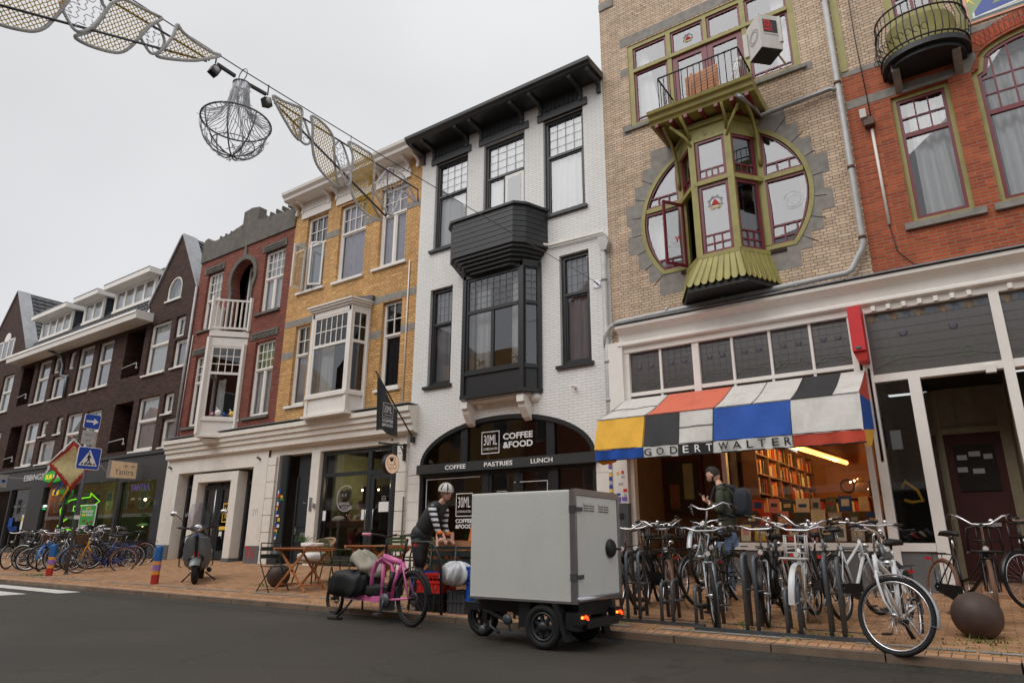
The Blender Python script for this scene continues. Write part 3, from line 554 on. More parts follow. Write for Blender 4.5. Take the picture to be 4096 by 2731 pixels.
win(yb, *H[3], tr=6.37, grid=(2, 2), gl='glass', tgl='tinted_glass', cur='curtain_grey', fw=.07, sill=(-16.5, -15.6, 4.76, .07))
win(yb, *H[5], tr=6.34, grid=(2, 2), gl='glass', tgl='tinted_glass', cur='curtain_dark', fw=.07, sill=(-12.8, -11.88, 4.79, .07))
curtain('curtain', -15.8, -15.36, 8.4, 10.7, FY+.3, 'curtain_blue', yb); curtain('curtain', -16.28, -16.1, 8.4, 10.7, FY+.35, 'curtain_dark', yb)
ob = MB()   # the two casements of the left window stand open
def sash(mb, P, D, w, z0, z1, t=.05):
    P = Vector(P); D = Vector(D).normalized(); n = Vector((-D.y, D.x, 0)).normalized()
    for a, c, e, g in ((0, t, z0, z1), (w-t, w, z0, z1), (t, w-t, z0, z0+t), (t, w-t, z1-t, z1)):
        p = P+D*((a+c)/2); M = Matrix((D, n, Vector((0, 0, 1)))).transposed().to_4x4(); mb.obox((p.x, p.y, (e+g)/2), c-a, .04, g-e, M)
    A = P+D*t; B = P+D*(w-t); mb.add([(A.x, A.y, z0+t), (B.x, B.y, z0+t), (B.x, B.y, z1-t), (A.x, A.y, z1-t)], [(0, 1, 2, 3)], 1)
sash(ob, (-16.24, 11.99, 0), (-.05, -1, 0), .42, 8.43, 9.84); sash(ob, (-15.4, 12.0, 0), (-.75, -.42, 0), .42, 8.43, 9.84)
ob.build('open_casement', ['white_paint', 'glass'], yb)
ln = MB()
for a, c in ((-16.58, -15.2), (-14.95, -13.42), (-13.24, -11.87)): ln.box(a, c, FY-.05, FY+.04, 10.88, 11.12)
ln.build('lintel', 'white_paint', yb)
cn = MB(); cn.prism([(FY+.3, 11.72), (11.4, 11.7), (11.42, 11.62), (11.5, 11.55), (11.52, 11.47), (11.58, 11.44), (FY, 11.44)], -17.0, -11.5, ax='x'); c0 = cn.build('cornice', 'white_paint', yb)
br = MB(); brackets(br, (-16.84, -16.55, -15.3, -14.95, -13.6, -13.1, -11.98, -11.6), 11.46, 11.08, 11.6); br.build('brackets', 'white_paint', c0)
fr = MB()
for a, c in ((-16.5, -15.35), (-14.9, -13.65), (-13.05, -12.03)): scallop_panel(fr, a, c, 11.13, 11.45, FY-.02)
fr.build('scalloped_boards', 'white_paint', c0)
hull(yb, -16.92, -11.46, .3, 11.5, (4.2, 7.8), wallm='yellow_brick')
BY = [(-15.1, 12), (-14.9, 11.47), (-13.33, 11.47), (-13.16, 12)]
by = MB(); polyband(by, BY, 4.24, 4.3, grow=.07); polyband(by, BY, 4.3, 4.76, grow=-.03); polyband(by, BY, 4.76, 4.86, grow=.03)
polyband(by, BY, 7.08, 7.24, grow=.0); polyband(by, BY, 7.24, 7.3, grow=.05); polyband(by, BY, 7.3, 7.36, grow=.1); polyband(by, BY, 7.36, 7.4, grow=.14)
for x, y in ((-14.88, 11.5), (-13.35, 11.5)): by.box(x-.055, x+.055, y-.03, y+.08, 4.3, 7.2)
by.box(-15.12, -15.04, 11.93, 11.99, 4.3, 7.2); by.box(-13.22, -13.12, 11.93, 11.99, 4.3, 7.2)
bay = by.build('bay_window', 'white_paint', yb)
rf = MB(); rf.prism([(-15.25, 7.41), (-13.02, 7.41), (-13.0, 7.55), (-14.2, 7.72), (-15.2, 7.55)], 11.9, 12); rf.build('lead_roof', 'slate', bay)
bayface(bay, (-14.82, 11.48), (-13.41, 11.48), 4.84, 7.08, 6.22, 1, None, 'white_paint', grid=(6, 2), tgl='tinted_glass'); bayface(bay, (-13.3, 11.53), (-13.17, 11.95), 4.84, 7.08, 6.22, 1, None, 'white_paint', grid=(2, 2), fw=.05, tgl='tinted_glass'); bayface(bay, (-15.06, 11.95), (-14.93, 11.53), 4.84, 7.08, 6.22, 1, None, 'white_paint', grid=(2, 2), fw=.05, tgl='tinted_glass')
curtain('curtain', -14.75, -14.25, 4.95, 6.3, 11.75, 'curtain', bay); curtain('curtain', -13.75, -13.45, 4.95, 6.3, 11.75, 'curtain_grey', bay)
cp = MB(); cp.tube([(-11.74, 11.97, 8.3), (-11.74, 11.97, 4.35)], .018, 6); cp.tube([(-11.74, 11.97, 4.35), (-11.5, 11.96, 4.33), (-11.46, 11.95, 3.3)], .02, 6); cp.build('conduit', 'white_paint', yb)
# ---- plaster ground floor of the two houses, built house by house
def shop_cornice(b, x0, x1):
    mb = MB(); P = [(FY+.04, 4.3), (11.62, 4.24), (11.62, 4.12), (11.68, 4.1), (11.68, 3.98), (11.74, 3.95), (11.74, 3.84), (11.8, 3.81), (11.8, 3.66), (11.9, 3.62), (FY+.04, 3.6)]
    mb.prism(P, x0, x1, ax='x'); c = mb.build('shop_cornice', 'cream_plaster', b)
    z = MB(); z.box(x0, x1, 11.6, 12.0, 4.305, 4.32) if 0 else z.box(x0, x1, 11.6, 11.98, 4.302, 4.318); z.build('flashing', 'zinc', c); return c
shop_cornice(yb, -16.88, -11.19)
mb = MB(); wall(mb, -16.92, -11.46, .3, 3.62, [(-16.5, -11.79, .3, 3.42, .3)]); mb.build('ground_floor_wall', 'cream_plaster', yb)
pr = MB(); z = .4
while z < 3.4:
    h = min(.46, 3.4-z); pr.box(-11.78, -11.47, 11.93, 11.999, z, z+h-.014); pr.box(-16.91, -16.55, 11.93, 11.999, z, z+h-.014); z += h
pr.box(-15.06, -14.72, 11.98, 12.2, .4, 3.42); pr.build('pier', 'cream_plaster', yb)
pc = MB(); pc.lathe([(.17, .42), (.17, .78), (.15, .8), (.14, .86), (.135, 3.41)], (-16.22, 12.05, 0), 20); pc.box(-16.42, -16.02, 11.86, 12.26, .4, .62)
pc.build('cast_iron_column', 'anthracite', yb)
st = MB(); rn = random.Random(9)
for i in range(22):
    z = 1.15+i*.06+rn.random()*.04; a = -1.9+rn.random()*1.0; r = .15; cx, cy = -16.22+r*cos(a), 12.05+r*sin(a); t = Vector((-sin(a), cos(a), 0)); w = .025+rn.random()*.03; h = .02+rn.random()*.03
    c = Vector((cx, cy, z)); st.add([c-t*w-Vector((0, 0, h)), c+t*w-Vector((0, 0, h)), c+t*w+Vector((0, 0, h)), c-t*w+Vector((0, 0, h))], [(0, 1, 2, 3)], i % 5)
st.build('stickers', ['white_letter', 'sign_blue', 'green', 'yellow', 'red'], yb, recalc=False)
dr = MB(); dr.box(-15.83, -15.06, 12.2, 12.28, 2.78, 3.4); dr.box(-15.83, -15.77, 12.16, 12.3, .45, 2.78); dr.box(-15.12, -15.06, 12.16, 12.3, .45, 2.78); dr.box(-15.77, -15.12, 12.2, 12.26, .45, 2.78); dr.box(-15.7, -15.2, 12.185, 12.2, .6, 1.3); dr.box(-15.7, -15.2, 12.185, 12.2, 1.45, 2.6)
d = dr.build('door', 'anthracite', yb); k = MB(); k.box(-15.5, -15.38, 12.17, 12.19, 2.06, 2.1); k.box(-15.5, -15.3, 12.17, 12.185, 1.18, 1.3); k.box(-15.72, -15.69, 12.14, 12.17, 1.25, 1.45); k.tube([(-15.7, 12.12, 1.36), (-15.62, 12.12, 1.36)], .01); k.build('handle', 'alu', d)
bp_ = MB(); bp_.box(-14.98, -14.88, 11.96, 11.98, 1.85, 2.2); bp_.box(-14.8, -14.73, 11.93, 11.98, 1.92, 2.04); bp_.build('doorbell_panel', 'alu', yb)
# café front
cf = MB(); y0, y1 = 12.1, 12.18
for a, c, e, g in ((-14.72, -14.62, .5, 3.4), (-12.97, -12.83, .5, 3.4), (-11.9, -11.79, .5, 3.4), (-14.62, -12.97, 2.72, 2.82), (-12.83, -11.9, 2.72, 2.82), (-14.62, -12.97, 3.3, 3.4), (-12.83, -11.9, 3.3, 3.4), (-14.62, -12.97, .5, .72)): cf.box(a, c, y0, y1, e, g)
cf.box(-12.83, -12.7, y0+.01, y1, .5, 2.72); cf.box(-12.03, -11.9, y0+.01, y1, .5, 2.72); cf.box(-12.7, -12.03, y0+.01, y1, .5, .75); cf.box(-12.7, -12.03, y0+.01, y1, 2.6, 2.72)
cafe = cf.build('shopfront', 'anthracite', yb)
hc = MB()
for x in (-12.86, -12.6): hc.tube([(x, 12.06, 1.35), (x, 12.02, 1.38), (x, 12.02, 1.82), (x, 12.06, 1.85)], .013, 6)
hc.build('door_handle', 'alu', cafe)
q = MB(); q.add([(-14.62, y0+.05, .72), (-11.9, y0+.05, .72), (-11.9, y0+.05, 3.3), (-14.62, y0+.05, 3.3)], [(0, 1, 2, 3)]); q.build('pane', 'shop_glass', cafe, recalc=False)
cc = MB(); cc.lathe([(.125, .5), (.12, 3.41)], (-11.9, 12.04, 0), 18); cc.build('cast_iron_column', 'anthracite', yb)
sl_ = MB(); sl_.box(-14.55, -12.97, 12.22, 12.6, 1.43, 1.58); sl_.build('counter', 'dark_wood', cafe)
def ringm(mb, c, r, t, Y, a0=0, a1=2*pi, n=28, ax='y', m=0, sq=1):
    V = []
    for i in range(n+1):
        a = a0+(a1-a0)*i/n
        for q in (r, r-t): V.append((c[0]+q*cos(a)*sq, Y, c[1]+q*sin(a)) if ax == 'y' else (Y, c[0]+q*cos(a)*sq, c[1]+q*sin(a)))
    mb.add(V, [(2*i, 2*i+2, 2*i+3, 2*i+1) for i in range(n)], m)
def cat(mb, c, s, Y, ax, m=0, outline=False):
    P = [(-.5, .45), (-.22, .3), (.1, .32), (.42, .5), (.5, .05), (.28, -.3), (.12, -.38), (-.2, -.52), (-.35, -.3), (-.52, -.1)]; P = [(c[0]+x*s, c[1]+z*s) for x, z in P]
    f = (lambda p: (p[0], Y, p[1])) if ax == 'y' else (lambda p: (Y, p[0], p[1]))
    mb.add([f(p) for p in P], [tuple(range(len(P)))], m)
    T = [(c[0]+x*s, c[1]+z*s) for x, z in ((.75, .5), (.95, .2), (.85, -.15), (.7, -.5), (.85, -.8), (1.15, -.85))]
    for i in range(5): a = Vector(T[i]); b_ = Vector(T[i+1]); d = (b_-a).normalized()*s*.07; n_ = Vector((-d.y, d.x)); mb.add([f(a+n_), f(b_+n_), f(b_-n_), f(a-n_)], [(0, 1, 2, 3)], m)
cl = MB(); Yc = y0+.04; ringm(cl, (-13.77, 2.15), .335, .015, Yc, .9, 5.6); ringm(cl, (-13.77, 2.15), .31, .006, Yc, .9, 5.6); cat(cl, (-13.83, 2.25), .28, Yc, 'y', 1)
for x in (-13.88, -13.76): ringm(cl, (x, 2.23), .03, .012, Yc-.004)
letter(cl, 'kattencafé', (-14.0, Yc, 1.98), (1, 0, 0), (0, 0, 1), .4, .1); letter(cl, "OP Z'N KOP", (-13.9, Yc, 1.86), (1, 0, 0), (0, 0, 1), .4, .09)
cl.build('lettering', ['curtain_grey', 'plastic_black'], cafe, recalc=False)
pp = MB(); pp.box(-12.52, -12.18, 12.13, 12.135, 1.78, 2.02); pp.box(-14.6, -14.48, 12.13, 12.135, 1.6, 1.85); pp.box(-13.08, -12.98, 12.09, 12.095, 1.6, 1.85); pp.build('notices', 'curtain', cafe)
os_ = MB(); ringm(os_, (-12.36, 2.1), .07, .01, 12.13); letter(os_, 'OPEN', (-12.41, 12.13, 2.085), (1, 0, 0), (0, 0, 1), .1, .03); os_.build('open_sign', 'curtain_grey', cafe, recalc=False)
iw = MB(); iw.box(-14.6, -14.5, 12.4, 14.5, .5, 3.4); iw.box(-13.95, -12.9, 12.9, 12.95, .9, 2.5, 1); iw.build('inner_wall', ['olive_wall', 'interior_dark'] if mat('olive_wall', (124, 128, 92), .9) else '', cafe)
bl = MB()
for x, y, z in ((-13.65, 12.6, 2.38), (-13.35, 12.9, 2.4), (-12.2, 13.4, 2.3)): bl.ball((x, y, z), .028, 10)
bl.build('bulbs', 'warm_lamp', cafe)
def glow(p, e, c, parent, o):
    ld = bpy.data.lights.new('lamp_and_fill_light', 'POINT'); lo = bpy.data.objects.new('lamp_and_fill_light', ld); COL.objects.link(lo); ld.energy = e; ld.color = c; ld.shadow_soft_size = .03; lo.location = Vector(p)-Vector(o); lo.parent = parent
glow((-13.6, 12.95, 2.55), 12, (1, .78, .5), yb, (-14.2, 12, 0))
# hanging disc sign
ds = thing('hanging_sign', 'round lit sign with black cat on a wrought iron bracket beside the café', 'sign', (-11.5, 12, 3.2))
m_ = MB(); m_.tube([(-11.5, 11.9, 3.32), (-11.5, 11.05, 3.28)], .02, 6); m_.tube([(-11.5, 11.9, 3.0), (-11.5, 11.88, 3.12), (-11.5, 11.75, 3.28)], .016, 6); m_.box(-11.53, -11.47, 11.86, 11.93, 2.95, 3.36); m_.ball((-11.5, 11.45, 3.4), .03, 8); m_.tube([(-11.5, 11.1, 3.28), (-11.5, 11.02, 3.25), (-11.5, 11.06, 3.31)], .014, 6); m_.tube([(-11.5, 11.44, 3.28), (-11.5, 11.44, 3.06)], .01, 5)
m_.build('bracket', 'plastic_black', ds)
RX = Matrix.Rotation(pi/2, 3, 'Y').to_4x4()
m_ = MB(); m_.lathe([(.0, -.06), (.24, -.06), (.24, .055), (.225, .06)], (-11.5, 11.44, 2.83), 32, 0, RX); dd = m_.build('drum', 'plastic_black', ds)
m_ = MB(); m_.lathe([(.0, .056), (.226, .056)], (-11.5, 11.44, 2.83), 32, 0, RX); m_.build('lit_face', 'disc_face', dd)
m_ = MB(); cat(m_, (11.42, 2.93), .12, -11.438, 'x'); ringm(m_, (11.44, 2.84), .16, .008, -11.438, 1.2, 4.6, ax='x'); ringm(m_, (11.44, 2.84), .16, .008, -11.438, -.9, .6, ax='x'); letter(m_, 'kattencafé', (-11.438, 11.33, 2.79), (0, 1, 0), (0, 0, 1), .18, .045); letter(m_, "OP Z'N KOP", (-11.438, 11.36, 2.71), (0, 1, 0), (0, 0, 1), .2, .045); m_.build('lettering', 'black_letter', dd, recalc=False)
# ================================================================ maroon brick house
mbh = thing('maroon_brick_house', 'dark red brick house with stepped concrete parapet, horseshoe arch and white triangular bay', 'building', (-19.6, 12, 0))
H = [(-21.7, -20.72, 8.08, 10.2), (-18.36, -17.29, 8.07, 10.2), (-21.72, -21.0, 4.7, 7.16), (-20.3, -18.9, 4.85, 7.05), (-18.33, -17.3, 4.7, 7.1), (-20.3, -18.7, 7.5, 10.7)]
mb = MB(); wall(mb, -22.25, -16.92, 4.32, 10.78, H); 
hs = [(-20.02, 7.5), (-18.98, 7.5), (-18.98, 9.1), (-18.9, 9.35)]+[(-19.5+.64*cos(t*pi/24), 9.6+.64*sin(t*pi/24)) for t in range(-4, 29)]+[(-20.1, 9.35), (-20.02, 9.1)]
o_, i_ = star(rectp(-20.3, -18.7, 7.5, 10.7), hs, (-19.5, 9.3)); mb.ring(o_, i_, FY, FY+.3)
mb.build('wall', 'maroon_brick', mbh)
hh = [(-20.16, 7.62), (-18.84, 7.62), (-18.84, 9.1), (-18.74, 9.32)]+[(-19.5+.8*cos(t*pi/24), 9.6+.8*sin(t*pi/24)) for t in range(-4, 12)]+[(-19.42, 10.5), (-19.44, 10.7), (-19.5, 10.76), (-19.56, 10.7), (-19.58, 10.5)]+[(-19.5+.8*cos(t*pi/24), 9.6+.8*sin(t*pi/24)) for t in range(13, 29)]+[(-20.26, 9.32), (-20.16, 9.1)]
o_, i_ = star(hh, [(-20.01, 7.62)]+hs[1:], (-19.5, 9.3), 40); 
hsx = [p for p in hs]; hsx[0] = (-20.02, 7.62); hsx[1] = (-18.98, 7.62); o_, i_ = star(hh, hsx, (-19.5, 9.3), 40); am = MB(); am.ring(o_, i_, FY-.05, FY+.02); am.build('arch_moulding', 'concrete', mbh)
pp = MB(); P = [(-22.25, 10.75), (-16.9, 10.75), (-16.9, 11.5), (-17.2, 11.45), (-18.98, 11.58), (-18.98, 12.08), (-19.4, 12.16), (-19.85, 12.12), (-19.85, 11.66), (-20.6, 11.52), (-21.4, 11.46), (-21.75, 11.5), (-21.95, 11.68), (-22.15, 11.66), (-22.25, 11.45)]
pp.prism(P, 11.95, 12.25); 
for i in range(14): x = -21.2+i*.32; pp.box(x, x+.06, 11.94, 12.26, 11.44+.02*i*.5, 11.56+.012*i) if not -19.9 < x < -18.9 else None
pp.build('parapet', 'concrete', mbh)
lb = MB()
for a, c, z in ((-21.9, -20.7, 10.22), (-18.52, -17.25, 10.22), (-21.95, -20.62, 7.2), (-18.62, -17.22, 7.2)): lb.box(a, c, FY-.03, FY+.02, z, z+.24); lb.box(a+.1, c-.1, FY-.05, FY+.0, z+.06, z+.1); lb.box(a+.1, c-.1, FY-.05, FY+.0, z+.15, z+.19)
for a, c, z in ((-21.9, -20.6, 8.0), (-18.56, -17.26, 8.0), (-21.98, -20.95, 4.62), (-18.57, -17.24, 4.62)): lb.box(a, c, FY-.07, FY+.05, z, z+.08)
lb.build('lintels_and_sills', 'concrete', mbh)
for h, kw in zip((H[0], H[1], H[2], H[4]), (dict(tr=9.18, cols=2, grid=(4, 3), cur='curtain'), dict(tr=9.25, cols=2, grid=(4, 3), cur='curtain'), dict(tr=6.22, cols=2, grid=(3, 3), cur='curtain_grey'), dict(tr=6.2, cols=2, grid=(4, 3), cur='curtain', tgl='green_glass'))): win(mbh, *h, fw=.075, **kw)
dr = MB(); dr.box(-20.2, -18.8, 12.6, 12.7, 7.4, 10.5, 1); dr.box(-19.85, -19.02, 12.45, 12.52, 7.55, 10.2); dr.box(-19.72, -19.15, 12.43, 12.44, 7.9, 9.2, 2); dr.box(-19.75, -19.12, 12.43, 12.44, 9.42, 10.0, 2); dr.build('balcony_door', ['white_paint', 'interior_dark', 'glass'], mbh)
hull(mbh, -22.25, -16.92, .3, 10.7, (4.2, 7.55), wallm='maroon_brick', back=3)
TB = [(-20.38, 12), (-19.58, 11.17), (-18.78, 12)]
def tri(mb, z0, z1, g=0): mb.prism([(TB[0][0]-g, 12), (TB[1][0], TB[1][1]-g*1.3), (TB[2][0]+g, 12)], z0, z1, ax='z')
by = MB(); tri(by, 4.12, 4.2, .04); tri(by, 4.2, 4.62, -.02); tri(by, 4.62, 4.72, .03); tri(by, 7.02, 7.3, .0); tri(by, 7.34, 7.52, .03); tri(by, 3.98, 4.1, -.15)
by.box(-19.64, -19.52, 11.12, 11.26, 4.2, 7.3); by.box(-18.9, -18.78, 11.9, 12.0, 4.2, 7.1); by.box(-20.38, -20.26, 11.9, 12.0, 4.2, 7.1); bay = by.build('bay_window', 'white_paint', mbh)
bayface(bay, (-19.52, 11.25), (-18.86, 11.93), 4.7, 7.02, 6.14, 1, None, 'white_paint', grid=(4, 3), tgl='green_glass', fw=.06); bayface(bay, (-20.3, 11.93), (-19.64, 11.25), 4.7, 7.02, 6.14, 1, None, 'white_paint', grid=(4, 3), fw=.06)
curtain('curtain', -19.3, -18.9, 4.8, 6.1, 12.2, 'curtain', bay); curtain('curtain', -20.1, -19.7, 4.8, 6.1, 12.0, 'curtain', bay)
ty = MB()
for i, (t, m, r) in enumerate(((.1, 3, .07), (.3, 0, .11), (.5, 1, .07), (.62, 4, .05), (.75, 2, .09), (.88, 3, .06))):
    x, y = -19.5+t*.62, 11.33+t*.62; ty.ball((x+.04, y+.1, 4.78+r), r, 12, m)
    if i in (1, 4): ty.ball((x+.02, y+.05, 4.8+2*r), r*.4, 8, 0)
ty.build('soft_toys', ['white_letter', 'blue', 'yellow', 'tail_pink', 'purple'] if mat('tail_pink', (226, 150, 160), .8) else '', bay)
ra = MB(); zb, zt = 7.62, 8.6
for A, B in (((-20.38, 11.98), (-19.58, 11.14)), ((-19.58, 11.14), (-18.76, 11.98))):
    for z in (7.62, 8.56): ra.beam((*A, z), (*B, z), .05, .06)
    for i in range(1, 8): t = i/8; x, y = A[0]+(B[0]-A[0])*t, A[1]+(B[1]-A[1])*t; ra.box(x-.02, x+.02, y-.02, y+.02, 7.65, 8.54)
for x, y in ((-19.58, 11.14), (-18.76, 11.96), (-20.38, 11.96)): ra.box(x-.045, x+.045, y-.04, y+.04, 7.54, 8.68)
ra.build('balcony_railing', 'white_paint', mbh)
shop_cornice(mbh, -22.34, -16.88)
mb = MB(); wall(mb, -22.4, -16.92, .35, 3.62, [(-21.6, -17.58, .35, 3.17, .45)], Y=11.93); mb.build('ground_floor_wall', 'cream_plaster', mbh)
pt = MB(); pt.prism([(-20.75, .6), (-20.45, .6), (-20.45, 2.84), (-18.69, 2.84), (-18.69, .6), (-18.35, .6), (-18.35, 3.1), (-20.75, 3.1)], 11.96, 12.3); pt.build('inner_portal', 'cream_plaster', mbh)
pg = MB()
for a, c in ((-22.41, -21.6), (-17.58, -16.92)): pg.box(a, c, 11.91, 11.935, .4, .95)
pg.box(-20.76, -20.44, 11.94, 12.3, .4, .6); pg.box(-18.7, -18.34, 11.94, 12.3, .4, .6); pg.build('plinth', 'plinth_grey', mbh)
dk = MB(); dk.box(-21.6, -17.58, 12.36, 12.42, .4, 3.17)
for a, c in ((-21.5, -20.85), (-18.25, -17.66)): dk.box(a, c, 12.34, 12.355, .7, 2.7, 1)
for x in (-21.55, -20.8, -18.3, -17.63): dk.box(x-.05, x+.05, 12.28, 12.36, .5, 3.1)
dk.box(-21.5, -17.66, 12.28, 12.35, 2.72, 2.8)
for a, c in ((-20.4, -19.62), (-19.54, -18.75)): dk.box(a, a+.09, 12.2, 12.27, .55, 2.75); dk.box(c-.09, c, 12.2, 12.27, .55, 2.75); dk.box(a+.09, c-.09, 12.2, 12.27, 2.6, 2.75); dk.box(a+.09, c-.09, 12.2, 12.27, .55, .8); dk.box(a+.09, c-.09, 12.24, 12.25, .8, 2.6, 1)
dk.box(-19.62, -19.54, 12.19, 12.28, .55, 2.8); ent = dk.build('entrance_doors', ['anthracite', 'glass'], mbh)
m_ = MB(); m_.tube([(-19.64, 12.12, 1.0), (-19.64, 12.12, 2.6)], .022, 8); m_.build('handle', 'alu', ent)
m_ = MB(); Y = 12.19
for a, c, e, g in ((-19.28, -18.93, 1.62, 1.65), (-19.28, -18.93, 2.15, 2.18), (-19.28, -19.255, 1.65, 2.15), (-18.955, -18.93, 1.65, 2.15), (-19.38, -18.9, 1.4, 1.5)): m_.box(a, c, Y-.004, Y, e, g)
letter(m_, '%', (-19.2, Y-.004, 1.72), (1, 0, 0), (0, 0, 1), .19, .34); m_.box(-19.35, -19.2, Y-.004, Y, 1.22, 1.35, 1); m_.box(-19.0, -18.9, Y-.004, Y, 1.1, 1.35, 2); m_.build('notices', ['yellow', 'white_letter', 'wood'], ent)
m_ = MB(); letter(m_, 'JYl', (-17.4, 11.925, 1.75), (1, 0, .05), (0, 0, 1), .25, .2); m_.build('graffiti', 'curtain_grey', mbh, recalc=False)
m_ = MB(); letter(m_, 'TW', (-17.5, 11.905, .55), (1, 0, -.05), (0, 0, 1), .42, .38); m_.build('graffiti', 'red', mbh, recalc=False)
m_ = MB()
for x in (-22.1, -17.3): m_.tube([(x, 11.93, 3.36), (x-.02, 11.82, 3.42)], .035, 8)
m_.build('pipe_stub', 'plinth_grey', mbh)
m_ = MB(); m_.tube([(-22.24, 11.93, 9.85), (-22.24, 11.93, 4.3)], .045, 8); m_.tube([(-22.05, 11.96, 8.0), (-22.12, 11.96, 4.35)], .02, 6); m_.build('downpipe', 'pvc_grey', mbh)
# ================================================================ dark brick corner block
db = thing('dark_brick_block', 'dark brown brick block with two pointed gables, dormers and a charcoal shopfront', 'building', (-30, 12, 0))
X0 = -52
R2 = [(-25.2, -23.74, 6.95, 8.95, 8.1, 'A'), (-23.44, -22.79, 8.13, 8.94, 0, 's'), (-23.32, -22.38, 6.96, 8.02, 0, 's'), (-26.97, -25.57, 7.07, 8.93, 0, 'r'), (-29.25, -28.0, 6.98, 8.9, 8.05, 'A'), (-31.05, -29.68, 6.97, 8.96, 8.13, 'A'), (-32.0, -31.4, 8.15, 8.95, 0, 's'), (-33.48, -32.82, 8.17, 8.93, 0, 's'), (-33.28, -31.76, 6.97, 8.02, 0, 's'), (-35.1, -33.75, 6.98, 8.95, 8.12, 'A'), (-36.8, -35.5, 7.07, 8.95, 0, 'r'), (-39.15, -37.8, 6.98, 8.85, 8.0, 'A'), (-41.2, -40, 6.98, 8.85, 8.0, 'A')]
R1 = [(a, b, c-2.87+(.06 if k != 'r' else 0), d-2.86, t-2.86 if t else 0, k) for a, b, c, d, t, k in R2]
mb = MB(); wall(mb, X0, -22.27, 4.0, 9.42, [(*r[:4], .7 if r[5] == 'r' else .14) for r in R1+R2])
GR = [(-25.56, 9.42), (-22.28, 9.42), (-22.28, 9.87), (-23.86, 12.38), (-25.56, 9.9)]
aw = [(-24.38, 9.72), (-23.4, 9.72)]+[(-23.89+.49*cos(t*pi/12), 10.15+.5*sin(t*pi/12)) for t in range(13)]
o_, i_ = star(GR, aw, (-23.89, 10.05), 40); mb.ring(o_, i_, FY, FY+.16)
mb.prism([(-42.6, 9.42), (-36.9, 9.42), (-37.0, 9.9), (-39.8, 13.5), (-42.5, 9.9)], FY, FY+.2); dw = mb.build('wall', 'dark_brick', db)
for r in R1+R2:
    a, b, c, d, t, k = r
    if k == 'A': win(db, a, b, c, d, tr=t, cur=random.choice(('curtain', 'curtain_grey', 'curtain')), fw=.08, sill=(a-.1, b+.03, c-.06, .06), tw=.09)
    elif k == 's': win(db, a, b, c, d, cur=random.choice(('curtain', 'curtain_grey')), fw=.08, sill=(a, b, c-.05, .05) if c < 8 and c != 5.27 else None)
    else: m_ = MB(); m_.box(a, b, FY+.69, FY+.74, c, d); m_.box(a+.2, b-.2, FY+.66, FY+.69, c, d-.2, 1); m_.build('loggia', ['dark_brick', 'interior_dark'], db); m_ = MB(); m_.tube([(a+.02, FY-.02, c+.42), (b-.1, FY-.1, c+.45), (b-.05, FY-.1, c+.25)], .02, 6); m_.ball((b-.05, FY-.1, c+.25), .05, 8); m_.build('rail', 'pvc_grey', db)
g = MB(); a2 = inset(aw, .07); g.ring(aw, a2, FY+.02, FY+.1); g.box(-24.45, -23.33, FY-.05, FY+.1, 9.66, 9.72); o = g.build('arched_window', 'white_paint', db)
g = MB(); g.add([(p[0], FY+.06, p[1]) for p in a2], [tuple(range(len(a2)))]); g.build('pane', 'glass', o, recalc=False); curtain('curtain', -24.36, -23.42, 9.75, 10.6, FY+.3, 'curtain', o)
g = MB(); g.box(-40.75, -38.7, FY-.05, FY+.0, 9.75, 9.82)
for x in (-40.7, -40.05, -39.4, -38.75): g.box(x-.05, x+.05, FY-.04, FY-.001, 9.82, 10.8)
g.box(-40.7, -38.75, FY-.04, FY-.001, 10.72, 10.8); g.prism([(-40.1, 10.8)]+[(-39.72+.36*cos(pi-t*pi/8), 10.8+.4*sin(pi-t*pi/8)) for t in range(1, 8)]+[(-39.35, 10.8)], FY-.04, FY-.001); g.box(-40.65, -38.8, FY-.02, FY-.015, 9.82, 10.72, 1); g.build('triple_window', ['white_paint', 'glass'], db)
# gable copings
cp = MB()
def coping(A, B, d):
    A = Vector((A[0], A[1])); B = Vector((B[0], B[1])); n_ = (B-A).normalized(); n_ = Vector((-n_.y, n_.x))
    if n_.y < 0: n_ = -n_
    cp.prism([A, B, B+n_*.07, A+n_*.07], FY-.06, FY+d)
coping((-25.6, 9.84), (-23.87, 12.36), .5); coping((-23.85, 12.36), (-22.3, 9.86), .5); coping((-42.5, 9.9), (-39.81, 13.48), .5); coping((-39.79, 13.48), (-36.95, 9.9), .5); cp.build('gable_coping', 'zinc', db)
# tiled roofs with real courses
rt = MB()
def roofplane(A, B, C_, D, rows, cols):     # A,B eave ends; D,C ridge ends (A-D, B-C)
    A, B, C_, D = map(Vector, (A, B, C_, D)); n_ = (B-A).cross(D-A).normalized()
    if n_.z < 0: n_ = -n_
    for j in range(rows):
        t0, t1 = j/rows, (j+1)/rows+.01; V = []
        for i in range(cols*2+1):
            u = i/(cols*2); up = .035 if i % 2 else 0
            P0 = (A.lerp(D, t0)).lerp(B.lerp(C_, t0), u); P1 = (A.lerp(D, t1)).lerp(B.lerp(C_, t1), u); V += [P0+n_*(.05+up), P1+n_*up]
        rt.add(V, [(2*i, 2*i+2, 2*i+3, 2*i+1) for i in range(cols*2)], 0, False)
    rt.add([A, B, C_, D], [(0, 1, 2, 3)])
roofplane((-37.2, 11.7, 9.25), (-25.5, 11.7, 9.25), (-25.5, 14.2, 13.1), (-37.2, 14.2, 13.1), 16, 44)
for (gx, zt, hw, zb, ye) in ((-23.87, 12.34, 1.6, 9.82, 15), (-39.8, 13.46, 2.8, 9.9, 17)):
    roofplane((gx+hw, ye, zb), (gx+hw, 12.45, zb), (gx, 12.45, zt), (gx, ye, zt), 14, 12); roofplane((gx-hw, 12.45, zb), (gx-hw, ye, zb), (gx, ye, zt), (gx, 12.45, zt), 14, 12)
